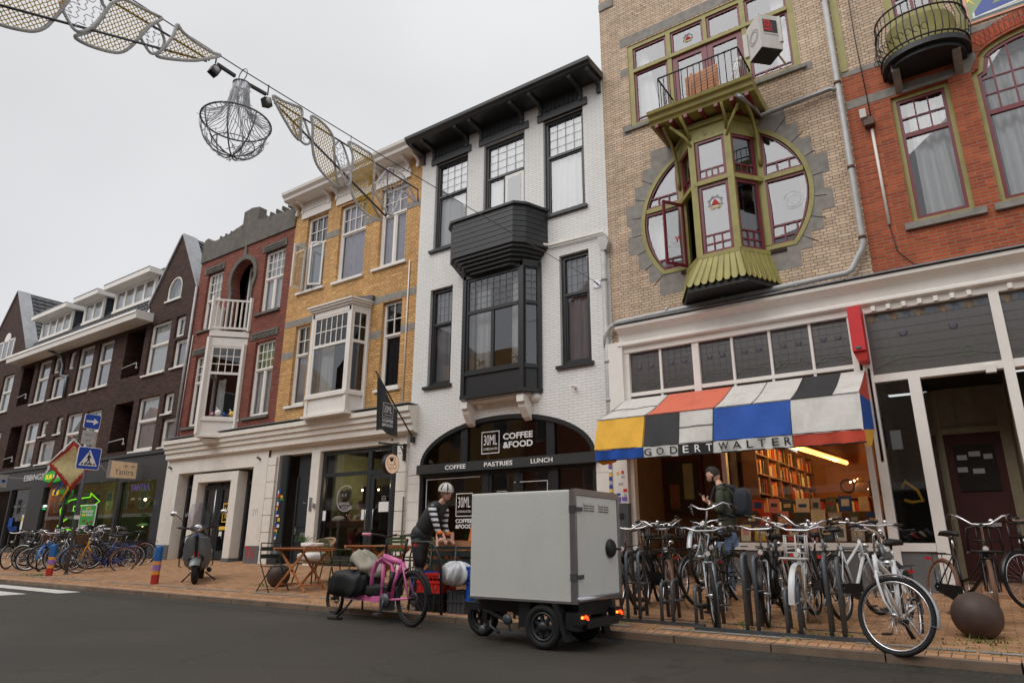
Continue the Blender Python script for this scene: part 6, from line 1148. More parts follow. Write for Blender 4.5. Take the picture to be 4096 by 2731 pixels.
f.box(1.92, 1.96, FY+.08, FY+.12, 6.25, 7.74); f.build('sash', 'crimson', w2); g = MB(); q_ = inset(agt, .1); g.add([(p[0], FY+.11, p[1]) for p in q_], [tuple(range(len(q_)))]); g.build('pane', 'glass', w2, recalc=False); curtain('curtain', 1.05, 1.9, 6.2, 8.9, FY+.35, 'curtain', w2, amp=.05, lean=.1)
hull(rb, -1.0, 4.2, 5.0, 13.9, (9.0,), wallm='red_brick')
# tile panel
tp = MB(); tp.box(.98, 4.0, 11.97, 12.0, 9.44, 10.9, 3); tp.box(1.02, 3.96, 11.965, 11.97, 9.48, 10.86, 0)
for k, mm in ((1, 1), (0, 2)):
    w = .03*k; Yt = 11.963-.002*(1-k)
    for P in ([(1.1, 9.55), (1.9, 9.62), (1.9, 9.72), (1.35, 9.68), (1.75, 10.2), (1.8, 10.4), (1.2, 10.3), (1.2, 10.2), (1.55, 10.22), (1.1, 9.65)], [(2.05, 9.62), (2.2, 9.63), (2.25, 10.4), (2.1, 10.4)]):
        c = (sum(p[0] for p in P)/len(P), sum(p[1] for p in P)/len(P)); tp.add([(p[0]+(w if p[0] > c[0] else -w), Yt, p[1]+(w if p[1] > c[1] else -w)) for p in P], [tuple(range(len(P)))], mm)
tp.add([(1.03, 11.962, 10.0), (1.16, 11.962, 9.72), (1.05, 11.962, 9.9)], [(0, 1, 2)], 4); tp.add([(1.03, 11.96, 10.2), (1.2, 11.96, 10.0), (1.03, 11.96, 9.85)], [(0, 1, 2)], 4)
for z, mm in ((9.5, 2), (9.53, 1)): tp.box(1.04, 3.9, 11.96, 11.9645, z, z+.015, mm)
mat('tile_green', (132, 150, 96), .25); mat('tile_blue', (40, 70, 150), .25); mat('tile_pink', (214, 150, 130), .3); mat('tile_yellow', (236, 196, 60), .3); tp.build('tile_panel', ['tile_green', 'white_letter', 'tile_blue', 'tile_pink', 'tile_yellow'], rb, recalc=False)
# curved balcony
def bc_(t, g=0): a = pi*t; return (.3-(.66+g)*cos(a), 12-(.72+g)*sin(a)**.7)
m_ = MB(); m_.prism([bc_(i/20) for i in range(21)], 8.92, 9.02, ax='z'); m_.prism([bc_(i/20, -.08) for i in range(21)], 8.84, 8.92, ax='z'); bb2 = m_.build('balcony', 'plastic_black', rb); m_ = MB()
for x in (-.15, .73): m_.prism([(12, 8.6), (11.85, 8.66), (11.6, 8.8), (11.58, 8.95), (12, 8.95)], x-.06, x+.06, ax='x')
m_.build('corbel', 'grey_stone', bb2); m_ = MB()
P = [bc_(i/20, -.14) for i in range(21)]; m_.add([(*p, z) for z in (9.03, 9.62) for p in P], [(i, i+1, i+22, i+21) for i in range(20)], 0, True); m_.build('balcony_panel', 'olive', bb2, recalc=False); m_ = MB()
for z, g in ((9.85, 0), (9.6, 0.02), (9.08, 0)): m_.tube([(*bc_(i/20, g), z) for i in range(21)], .016, 6)
for i in range(1, 20): x, y = bc_(i/20); m_.tube([(*bc_(i/20, -.1), 9.03), (*bc_(i/20, .02), 9.12), (*bc_(i/20, .05), 9.35), (*bc_(i/20, 0), 9.6), (*bc_(i/20, 0), 9.85)], .009, 4)
for i in range(10): 
    x, y = bc_(i/18+.03, .04); m_.tube([(x+.05*cos(k), y-.02, 9.2+.07*sin(k)) for k in range(6)], .007, 4)
m_.build('railing', 'plastic_black', bb2)
m_ = MB(); m_.tube([(-.66, 11.97, 8.05), (-.65, 11.97, 6.2)], .025, 6); m_.build('conduit', 'white_paint', rb); m_ = MB(); m_.tube([(-.66, 11.97, 14), (-.68, 11.95, 10), (-.64, 11.97, 8.1)], .008, 4); m_.tube([(-.65, 11.97, 6.2), (-.6, 11.97, 5.7), (-.4, 11.97, 5.42), (-.1, 11.97, 5.35)], .008, 4); m_.build('cable', 'plastic_black', rb)
m_ = MB(); m_.box(-.8, -.7, 11.82, 11.95, 8.25, 8.42); m_.box(-.76, -.6, 11.85, 12, 8.1, 8.24, 1); m_.build('floodlight', ['awning_white', 'dark_wood'], rb)
# shopfront of the red house
frieze(rb, -1.4, 4.2)
m_ = MB()
for x in (-1.08, -.86, -.64, -.42, -.2, .02, .24, .75, .97, 1.2): m_.box(x-.03, x+.03, 11.86, 11.93, 4.72, 4.8)
for x in (-1.3, .53, 2.4):
    a = -1.36 if x == -1.3 else x-.06; m_.box(a, a+.13, 11.92, 12.12, .35, 4.72)
m_.box(-1.23, .47, 11.94, 12.1, 3.55, 3.67); m_.box(.6, 2.4, 11.94, 12.1, 3.55, 3.67); m_.box(-1.228, -.765, 11.93, 12.09, .96, 1.08); m_.box(-.76, -.6, 11.94, 12.1, .5, 3.55); m_.box(.25, .38, 11.9, 12.0, 3.5, 3.62)
sf = m_.build('shopfront', 'white_paint', rb); m_ = MB(); m_.box(-1.228, -.765, 11.96, 12.14, .3, .96); m_.build('plinth', 'plinth_grey', sf)
g = MB()
for a, c in ((-1.23, .47), (.6, 2.4)): g.add([(a, 12.02, 3.67), (c, 12.02, 3.67), (c, 12.02, 4.72), (a, 12.02, 4.72)], [(0, 1, 2, 3)])
g.build('leaded_pane', 'leaded_glass', sf, recalc=False); leadwork(-1.23, .47, 3.67, 4.72, 12.015, sf, 12, 7, True); leadwork(.6, 2.4, 3.67, 4.72, 12.015, sf, 12, 7, True)
g = MB(); g.add([(-1.23, 12.02, 1.08), (-.76, 12.02, 1.08), (-.76, 12.02, 3.55), (-1.23, 12.02, 3.55)], [(0, 1, 2, 3)]); g.add([(-.65, 12.1, 1.08), (-.55, 13.5, 1.08), (-.55, 13.5, 3.55), (-.65, 12.1, 3.55)], [(0, 1, 2, 3)]); g.build('pane', 'shop_glass', sf, recalc=False)
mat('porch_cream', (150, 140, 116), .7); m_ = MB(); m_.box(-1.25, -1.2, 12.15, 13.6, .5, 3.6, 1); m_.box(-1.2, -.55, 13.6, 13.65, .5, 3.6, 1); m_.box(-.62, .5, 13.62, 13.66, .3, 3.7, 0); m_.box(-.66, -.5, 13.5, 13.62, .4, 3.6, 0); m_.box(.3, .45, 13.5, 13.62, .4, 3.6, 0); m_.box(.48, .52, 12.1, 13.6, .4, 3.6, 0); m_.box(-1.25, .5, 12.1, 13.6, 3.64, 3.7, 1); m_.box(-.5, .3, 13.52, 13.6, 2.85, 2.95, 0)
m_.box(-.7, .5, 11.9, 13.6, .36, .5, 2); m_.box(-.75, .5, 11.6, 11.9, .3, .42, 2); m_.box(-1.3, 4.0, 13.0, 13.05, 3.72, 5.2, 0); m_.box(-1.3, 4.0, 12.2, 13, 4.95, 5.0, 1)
for x in (-.24, .04): m_.box(x-.01, x+.01, 13.56, 13.6, 2.95, 3.5, 0)
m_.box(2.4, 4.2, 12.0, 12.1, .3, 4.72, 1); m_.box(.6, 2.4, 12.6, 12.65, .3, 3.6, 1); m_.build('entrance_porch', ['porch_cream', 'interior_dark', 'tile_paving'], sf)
d = MB(); d.box(-.5, .3, 13.54, 13.6, .5, 2.85); d.box(-.42, .22, 13.52, 13.54, .62, 1.25); d.box(-.42, .22, 13.52, 13.54, 1.42, 1.75); d.box(-.38, .18, 13.515, 13.54, 1.9, 2.65, 1)
for x, z, w in ((-.28, 2.45, .14), (-.1, 2.5, .16), (.08, 2.45, .12), (-.3, 2.25, .14), (-.08, 2.22, .16)): d.box(x-w/2, x+w/2, 13.505, 13.515, z-.04, z+.04, 2)
dd = d.build('door', ['shop_red', 'interior_dark', 'curtain_grey'], sf); m_ = MB(); m_.box(-.28, .08, 13.5, 13.52, 1.34, 1.4); m_.build('letterbox', 'pvc_grey', dd)
m_ = MB(); rn = random.Random(5)
for i in range(6): m_.obox((-1.15+i*.1, 12.35+.1*(i % 3), 1.16+.03*i), .1, .3, .02, Matrix.Rotation(R(30+10*i), 4, 'Y'), i % 3)
m_.box(-1.15, -1.0, 12.2, 12.23, 2.5, 2.8, 3); m_.build('display_goods', ['book_slate_blue', 'red', 'book_cream', 'curtain_grey'], sf)
hg = MB(); hg.tube([(-1.1, 12.2, 1.9), (-1.05, 12.2, 2.0), (-.9, 12.2, 1.85), (-.85, 12.2, 1.7), (-1.0, 12.2, 1.68), (-1.1, 12.2, 1.72)], .025, 6); hg.build('hanger', 'awning_yellow', sf)
# ================================================================ houses across the street (they show in the windows and shade the road)
def opposite():
    rn = random.Random(31); x = -150; i = 0; cols_ = ['red_brick', 'maroon_brick', 'beige_brick', 'white_brick', 'dark_brick', 'yellow_brick']
    looks = ['with a pointed gable', 'with a flat cornice', 'with a stepped front', 'with a narrow front', 'with a plain parapet', 'with a steep roof', 'with wide windows', 'with small windows', 'at the far end', 'by the corner']
    while x < 22:
        w = rn.uniform(6, 9); h = rn.uniform(9.5, 12.5); c = cols_[i % 6]; y = -6.5
        t = thing('opposite_house', '%s house across the street %s, number %d' % (c.replace('_', ' '), looks[i % 10], i), 'building', (x+w/2, y, 0), 'houses across the street')
        m_ = MB(); m_.box(x, x+w-.02, y-7, y, 0, h)
        if i % 2 == 0: m_.prism([(x, h), (x+w-.02, h), (x+w/2, h+w*.42)], y-7, y-.001)
        m_.build('wall', c, t); m_ = MB()
        n = max(2, int(w/2.3))
        for z in (3.9, 6.4) if h < 9.5 else (3.9, 6.4, 8.4):
            for k in range(n): a = x+w*(k+.5)/n-.5; m_.box(a-.06, a+1.06, y, y+.03, z-.06, z+1.5, 1); m_.box(a, a+1, y+.03, y+.035, z, z+1.44, 0)
        m_.box(x+.3, x+w-.3, y, y+.05, .5, 3, 2); m_.box(x, x+w-.02, y, y+.25, 3.1, 3.4, 1); m_.build('windows', ['plinth_grey', 'white_paint', 'interior_dark'], t); x += w; i += 1
    m_ = MB(); m_.box(-150, 22, -6.5, -3.2, -.05, .1); structure(m_.build('pavement', 'concrete'))
opposite()
# ================================================================ bicycles
_mc = {}
def part(key, name, mats, fn, parent, M=None):
    k = (key, tuple(mats) if not isinstance(mats, str) else mats)
    if k not in _mc:
        mb = MB(); fn(mb); o = mb.build(name, mats, org=(0, 0, 0)); _mc[k] = o.data
    else: o = bpy.data.objects.new(name, _mc[k]); COL.objects.link(o)
    o.parent = parent
    if M is not None: o.matrix_local = M
    return o
def torus(mb, R_, r, n=40, k=8, m=0, sx=1): mb.tube([(R_*cos(2*pi*i/n), 0, R_*sin(2*pi*i/n)) for i in range(n)], r, k, m, closed=True)
def f_tyre(R_=.345, r=.021): return lambda mb: torus(mb, R_-r, r)
def f_rim(R_=.345, r=.021):
    def f(mb): torus(mb, R_-2*r-.006, .011, 36, 6); mb.tube([(0, -.04, 0), (0, .04, 0)], .022, 8, 0); mb.tube([(0, -.065, 0), (0, .065, 0)], .008, 6, 0)
    return f
def f_spokes(R_=.31, n=28, r=.0013):
    def f(mb):
        for i in range(n):
            a = 2*pi*i/n; b = a+(.5 if i % 4 < 2 else -.5); y = .03 if i % 2 else -.03; mb.tube([(.02*cos(b), y, .02*sin(b)), (R_*cos(a), 0, R_*sin(a))], r, 3)
    return f
def arc(c, R_, a0, a1, n=14, y=0): return [(c[0]+R_*cos(R(a0+(a1-a0)*i/n)), y, c[1]+R_*sin(R(a0+(a1-a0)*i/n))) for i in range(n+1)]
def bike(label, loc, yaw, lean=0, steer=0, pitch=0, frame='bike_black', fork=None, style='step', tyre='rubber', bars='swept', front=None, guard='bike_black', case=True, metal='chrome', rack='bike_black', saddle='leather', group='bicycles parked in front of the houses', name='bicycle', sc=1.0, wheel=.345, spoke='chrome', stand=True, bag=None, lockm=None, zb=0, tube_r=.016):
    t = thing(name, label, 'bicycle', (0, 0, 0), group, world=False)
    t.matrix_world = Matrix.Translation(loc) @ Matrix.Rotation(R(yaw), 4, 'Z') @ Matrix.Rotation(R(lean), 4, 'X') @ Matrix.Rotation(R(-pitch), 4, 'Y') @ Matrix.Scale(sc, 4)
    O = Matrix.Translation((-1.08, 0, 0)); fork = fork or frame
    hp = Vector((.875, 0, .76)); ax = Vector((-.045, 0, .2)).normalized(); Sm = O @ Matrix.Translation(hp) @ Matrix.Rotation(R(steer), 4, ax) @ Matrix.Translation(-hp)
    rt = .021 if tyre != 'tyre_tan' else .023
    def wheel_(M):
        w = part('rim%s' % wheel, 'wheel', metal, f_rim(wheel, rt), t, M); part('tyre%s%s' % (wheel, rt), 'tyre', tyre, f_tyre(wheel, rt), w); part('spk%s' % wheel, 'spokes', spoke, f_spokes(wheel-.045), w)
    wheel_(O @ Matrix.Translation((0, 0, wheel))); wheel_(Sm @ Matrix.Translation((1.08, 0, wheel)))
    q = tube_r
    def f_frame(mb):
        bb = (.45, 0, .28); st = (.26, 0, .80); hb = (.905, 0, .64); ht = (.86, 0, .86)
        mb.tube([hb, ht], .021, 8); mb.tube([bb, st], q, 8)
        if style == 'step': mb.tube([(.9, 0, .67), (.78, 0, .5), (.62, 0, .36), bb], q*1.25, 8); mb.tube([(.87, 0, .81), (.74, 0, .62), (.58, 0, .48), (.39, 0, .43)], q*.95, 8) if q < .02 else None
        elif style == 'diamond': mb.tube([(.9, 0, .67), bb], q*1.15, 8); mb.tube([(.865, 0, .83), (.285, 0, .75)], q, 8)
        else: mb.tube([(.9, 0, .67), bb], q*1.3, 8); mb.tube([(.865, 0, .82), (.33, 0, .58)], q, 8)
        for y in (-.05, .05): mb.tube([(0, y, wheel), (.1, y, wheel-.01), (.43, y*.6, .285)], .009, 6); mb.tube([(0, y, wheel), (.27, y*.3, .74)], .008, 6)
        mb.tube([(.45, -.04, .28), (.45, .04, .28)], .024, 8)
    fr = part('frame%s%s' % (style, q), 'frame', frame, f_frame, t, O)
    def f_fork(mb):
        for y in (-.05, .05): mb.tube([(.9, y, .70), (.93, y, .6), (.99, y, .46), (1.08, y, wheel)], [.013, .013, .011, .009], 6)
        mb.tube([(.9, -.05, .70), (.9, .05, .70)], .016, 6)
    part('fork', 'fork', fork, f_fork, t, Sm)
    bw = .3; hz = 1.04
    def f_bar(mb):
        mb.tube([(.865, 0, .84), (.83, 0, hz), (.85, 0, hz+.03)], .012, 8)
        P = {'swept': [(.62, 1, hz+.07), (.72, .95, hz+.06), (.82, .7, hz+.06), (.88, .35, hz+.02), (.86, 0, hz+.02)], 'high': [(.6, .95, hz+.13), (.7, .92, hz+.14), (.83, .7, hz+.12), (.88, .3, hz+.03), (.86, 0, hz+.02)], 'flat': [(.80, 1, hz+.03), (.83, .6, hz+.04), (.87, .25, hz+.03), (.87, 0, hz+.02)]}[bars]
        full = [(x, y*bw, z) for x, y, z in P]+[(x, -y*bw, z) for x, y, z in P[-2::-1]]; mb.tube(full, .0125, 8)
        for s in (-1, 1): a = P[1]; b = P[0]; mb.tube([(a[0]+.04, s*a[1]*bw*.9, a[2]-.02), (b[0]+.0, s*b[1]*bw*.93, b[2]-.045)], .006, 4)
        mb.ball((.845, .1, hz+.065), .028, 8)
    hb_ = part('bar'+bars, 'handlebar', metal, f_bar, t, Sm)
    def f_grip(mb):
        P = {'swept': ((.62, hz+.07), (.74, hz+.06)), 'high': ((.6, hz+.13), (.72, hz+.14)), 'flat': ((.80, hz+.03), (.815, hz+.035))}[bars]
        for s in (-1, 1):
            if bars == 'flat': mb.tube([(.80, s*.31, hz+.03), (.82, s*.2, hz+.037)], .018, 8)
            else: mb.tube([(P[0][0]-.03, s*.305, P[0][1]), (P[1][0], s*.283, P[1][1])], .018, 8)
    part('grip'+bars, 'grips', 'plastic_black', f_grip, hb_)
    def f_sad(mb):
        prof = [(-.14, .085, .0), (-.10, .10, .02), (-.02, .085, .025), (.06, .04, .015), (.13, .02, .0)]; V = []
        for x, w, z in prof: V += [(x, -w, z-.035), (x, -w*.8, z), (x, 0, z+.012), (x, w*.8, z), (x, w, z-.035)]
        mb.add([(v[0]+.22, v[1], v[2]+.98) for v in V], [(a*5+b, a*5+b+1, (a+1)*5+b+1, (a+1)*5+b) for a in range(4) for b in range(4)]+[(0, 1, 2, 3, 4), (24, 23, 22, 21, 20)]+[(a*5+4, a*5, (a+1)*5, (a+1)*5+4) for a in range(4)], 0, True)
    part('saddle', 'saddle', saddle, f_sad, t, O); part('seatpost', 'seat_post', metal, lambda mb: (mb.tube([(.26, 0, .79), (.215, 0, .95)], .0125, 8), mb.tube([(.15, -.02, .94), (.28, -.02, .94)], .005, 4)), t, O)
    def f_crank(mb):
        mb.lathe([(.0, 0), (.085, 0), (.085, .006), (0, .006)], (.45, -.05, .28), 20, 0, Matrix.Rotation(pi/2, 3, 'X').to_4x4())
        mb.tube([(.45, -.07, .28), (.52, -.08, .13)], .009, 6); mb.tube([(.45, .06, .28), (.38, .08, .43)], .009, 6); mb.obox((.52, -.13, .13), .08, .08, .02, m=1); mb.obox((.38, .13, .43), .08, .08, .02, m=1)
    part('crank', 'crank', ['alu', 'plastic_black'], f_crank, t, O)
    if case: part('case', 'chain_guard', guard or 'bike_black', lambda mb: mb.prism([(-.03, wheel+.045), (-.07, wheel), (-.03, wheel-.045), (.42, .19), (.5, .2), (.54, .28), (.5, .37), (.42, .38)], -.062, -.045), t, O)
    if guard:
        def gd(c, a0, a1):
            def f(mb):
                n = 16; V = []
                for i in range(n+1):
                    a = R(a0+(a1-a0)*i/n)
                    for y, rr in ((-.03, .0), (-.015, .012), (.015, .012), (.03, 0)): V.append((c+(wheel+.012+rr)*cos(a), y, wheel+(wheel+.012+rr)*sin(a)))
                mb.add(V, [(i*4+j, i*4+j+1, i*4+5+j, i*4+4+j) for i in range(n) for j in range(3)], 0, True); mb.tube([(c, .04, wheel), (c+(wheel+.02)*cos(R(a1)), .025, wheel+(wheel+.02)*sin(R(a1)))], .003, 4); mb.tube([(c, -.04, wheel), (c+(wheel+.02)*cos(R(a1)), -.025, wheel+(wheel+.02)*sin(R(a1)))], .003, 4)
            return f
        part('gr', 'mudguard', guard, gd(0, 40, 195), t, O); part('gf', 'mudguard', guard, gd(1.08, 120, -5), t, Sm)
    if rack:
        def f_rack(mb):
            z = .74
            for y in (-.06, .06): mb.tube([(.2, y, z), (-.28, y, z)], .006, 5); mb.tube([(0, y*1.1, wheel), (-.12, y, z)], .005, 5)
            for x in (.1, -.04, -.18, -.28): mb.tube([(x, -.06, z), (x, .06, z)], .005, 5)
            mb.tube([(.1, 0, z), (-.28, 0, z)], .005, 5)
        part('rack', 'rear_carrier', rack, f_rack, t, O)
    part('rlamp', 'rear_lamp', 'red', lambda mb: mb.obox((-.31, 0, .68), .02, .07, .035), t, O)
    part('lamp', 'headlamp', [metal, 'awning_white'], lambda mb: (mb.ball((.98, 0, .80), .033, 10, 0, (1.2, 1, 1)), mb.lathe([(0, 0), (.028, 0)], (1.018, 0, .80), 10, 1, Matrix.Rotation(pi/2, 3, 'Y').to_4x4()), mb.tube([(.96, 0, .8), (.88, 0, .8)], .006, 4)), t, Sm)
    if stand: part('stand', 'kickstand', 'alu', lambda mb: mb.tube([(.4, .05, .27), (.36, .16, .02)], .008, 5), t, O)
    if front == 'carrier':
        def f(mb):
            z = .76
            P = [(.92, -.17), (1.3, -.15), (1.36, 0), (1.3, .15), (.92, .17)]; mb.tube([(x, y, z+.0) for x, y in P], .012, 6, closed=True)
            for y in (-.09, 0, .09): mb.tube([(.92, y, z), (1.33, y, z)], .007, 4)
            mb.tube([(.94, -.16, z), (.93, -.15, z+.26), (.93, 0, z+.3), (.93, .15, z+.26), (.94, .16, z)], .011, 6); mb.tube([(.93, -.155, z+.13), (.93, .155, z+.13)], .007, 4)
            for y in (-.06, 0.06): mb.tube([(.93, y, z), (.93, y, z+.28)], .006, 4)
            for y in (-.07, .07): mb.tube([(1.25, y, z), (1.08, y, .36)], .008, 5)
        part('fc', 'front_carrier', rack or 'bike_black', f, t, Sm)
    if front == 'crate':
        def f(mb):
            z0, z1 = .8, 1.08
            for z in (z0, (z0+z1)/2, z1): mb.tube([(.92, -.22, z), (1.28, -.22, z), (1.28, .22, z), (.92, .22, z)], .009, 5, closed=True)
            for x, y in ((.92, -.22), (1.28, -.22), (1.28, .22), (.92, .22), (1.28, 0), (1.1, -.22), (1.1, .22), (1.28, -.11), (1.28, .11)): mb.tube([(x, y, z0), (x, y, z1)], .008, 5)
            for y in (-.13, -.04, .05, .14): mb.tube([(.92, y, z0), (1.28, y, z0)], .007, 4)
            for y in (-.07, .07): mb.tube([(1.22, y, z0), (1.08, y, .36)], .008, 5)
        part('crate', 'front_carrier', 'bike_black', f, t, Sm)
    if front == 'whiterack':
        def f(mb):
            for x in (-.1, 0, .1): mb.tube([(1.0, x, .74), (1.0, x, 1.0)], .009, 5); mb.tube([(1.0, x, .76), (1.3, x, .76)], .008, 5)
            mb.tube([(1.0, -.12, .74), (1.0, -.12, 1.0), (1.0, .12, 1.0), (1.0, .12, .74)], .011, 5, closed=True)
            for z in (.82, .91): mb.tube([(1.0, -.12, z), (1.0, .12, z)], .008, 5)
            mb.tube([(1.0, -.12, .76), (1.3, -.12, .76), (1.3, .12, .76), (1.0, .12, .76)], .01, 5, closed=True)
            for y in (-.1, .1): mb.tube([(1.28, y, .76), (1.09, y*.6, .36)], .008, 5)
        part('wr', 'front_carrier', 'awning_white', f, t, Sm)
    if front == 'basket':
        part('basket', 'basket', 'wicker' if 'wicker' in MT else mat('wicker', (98, 76, 62), .8, var=.35, sc=40, bump=.5).name, lambda mb: (mb.lathe([(.0, .74), (.13, .74), (.19, .98), (.2, 1.0), (.185, .99), (.125, .76), (0, .76)], (1.1, 0, 0), 22), [torus_at(mb, (1.1, 0, z), r_) for z, r_ in ((.8, .148), (.86, .165), (.92, .178), (1.0, .195))]), t, Sm)
    if bag: part('bag'+bag, 'saddle_cover', bag, lambda mb: mb.ball((.22, 0, .97), .13, 10, 0, (1.2, .8, .5)), t, O)
    return t
def torus_at(mb, c, r, n=22): mb.tube([(c[0]+r*cos(2*pi*i/n), c[1]+r*sin(2*pi*i/n), c[2]) for i in range(n)], .009, 5, closed=True)
mat('tyre_tan', (112, 80, 64), .8, var=.1); mat('tyre_cream', (196, 168, 130), .8, var=.15, sc=30); mat('bike_white', (206, 208, 210), .3); mat('bike_blue', (28, 44, 110), .3); mat('bike_yellow', (240, 160, 30), .35); mat('bike_teal', (44, 72, 98), .35); mat('bike_cyan', (30, 110, 180), .35); mat('bike_green', (58, 74, 60), .35); mat('bike_brown', (80, 60, 46), .4); mat('bike_silver', (160, 164, 168), .3, .4)
def B(lab, x, y, yaw, **k): return bike(lab, (x, y, gz(x, y)+k.pop('dz', 0)), yaw, **k)
# right-hand rack, from the far right back to the delivery trike
g1 = 'bicycles parked in the steel rack'
B('white bicycle at the end of the rack, its front wheel turned flat to the road', -.98, 7.32, -98, steer=82, lean=4, dz=.1 if gz(-.98, 7.32) == 0 else 0, frame='bike_white', fork='bike_white', style='sport', bars='flat', guard='bike_silver', tyre='rubber', rack='bike_black', case=False, group=g1, tube_r=.024)
B('white city bicycle with a blue seat tube just behind the turned white wheel', -1.3, 9.62, 78, lean=-4, steer=-12, frame='bike_white', style='sport', bars='flat', guard='bike_black', group=g1)
B('dark bicycle with dropped black handlebars between the blue tube bicycle and the window', -1.02, 9.0, -80, lean=6, steer=20, frame='bike_grey', style='diamond', bars='flat', guard=None, group=g1, tyre='rubber')
B('bicycle with cream tyres and a rusty white front carrier', -1.86, 8.0, -82, lean=-3, steer=-6, frame='bike_white', tyre='tyre_cream', front='whiterack', guard='bike_white', bars='swept', group=g1)
B('black city bicycle with a silver fork beside the cream tyred one', -2.28, 8.3, -88, lean=3, steer=8, frame='bike_black', fork='bike_silver', guard='bike_black', bars='swept', group=g1, style='sport')
B('grey bicycle with bright brake arms, front wheel against the rack', -2.78, 7.98, -78, lean=4, steer=12, frame='bike_grey', fork='bike_silver', style='diamond', bars='swept', guard=None, group=g1)
B('bicycle hung high in the rack with its front wheel lifted and silver mudguard', -3.02, 8.25, -82, lean=-2, steer=-8, dz=.42, pitch=22, frame='bike_green', fork='bike_silver', style='step', bars='high', guard='bike_silver', group=g1, stand=False)
B('black transport bicycle with brown tyres and a wire crate over the wheel', -3.5, 8.5, -74, lean=5, steer=15, frame='bike_black', tyre='tyre_tan', front='crate', bars='high', guard=None, group=g1)
B('black bicycle pointing at the shop with its saddle and rear carrier to the road', -3.95, 10.1, 80, lean=-6, steer=10, frame='bike_black', style='step', bars='swept', rack='bike_brown', group=g1)
B('black bicycle with a yellow bell right behind the delivery trike', -4.3, 8.6, -92, lean=-3, steer=12, frame='bike_black', style='step', bars='high', group=g1)
B('dark grey bicycle with a worn saddle behind the raised one', -2.55, 9.9, 96, lean=5, steer=-14, frame='bike_grey', style='diamond', bars='swept', group=g1)
B('grey bicycle with its chain and pedals showing behind the cream tyred one', -1.75, 9.9, 84, lean=-7, steer=10, frame='bike_grey', style='step', bars='flat', group=g1)
for lab, x, y, yaw, k in (('black bicycle squeezed between the crate bicycle and the raised one', -3.2, 9.0, -84, dict(lean=-4, steer=10)), ('black ladies bicycle just right of the delivery trike', -4.02, 8.8, -80, dict(lean=4, steer=-12, style='step')),
    ('black bicycle with upright bars between the silver fork and cream tyred ones', -2.08, 8.9, -92, dict(lean=-5, steer=14, bars='high')), ('dark green bicycle in front of the man with the backpack', -3.35, 9.3, -100, dict(frame='bike_green', lean=7, steer=-15))): B(lab, x, y, yaw, group=g1, **k)
# far right group by the red door
g2 = 'bicycles by the red shop door'
B('black carrier bicycle with one brown tyre behind the iron ball', -.12, 9.2, -58, lean=-8, steer=-30, frame='bike_black', tyre='tyre_tan', front='carrier', bars='high', guard=None, group=g2)
B('grey city bicycle standing by the red shop door', .2, 10.6, -140, lean=5, steer=10, frame='bike_silver', style='step', bars='swept', group=g2)
B('black bicycle cut by the right edge of the picture, with a front carrier', .42, 8.9, -100, lean=-3, steer=-20, frame='bike_black', front='crate', bars='swept', group=g2)
B('black bicycle whose saddle stands behind the carrier bicycle', .75, 9.4, -85, lean=3, steer=15, frame='bike_black', style='diamond', bars='swept', group=g2)
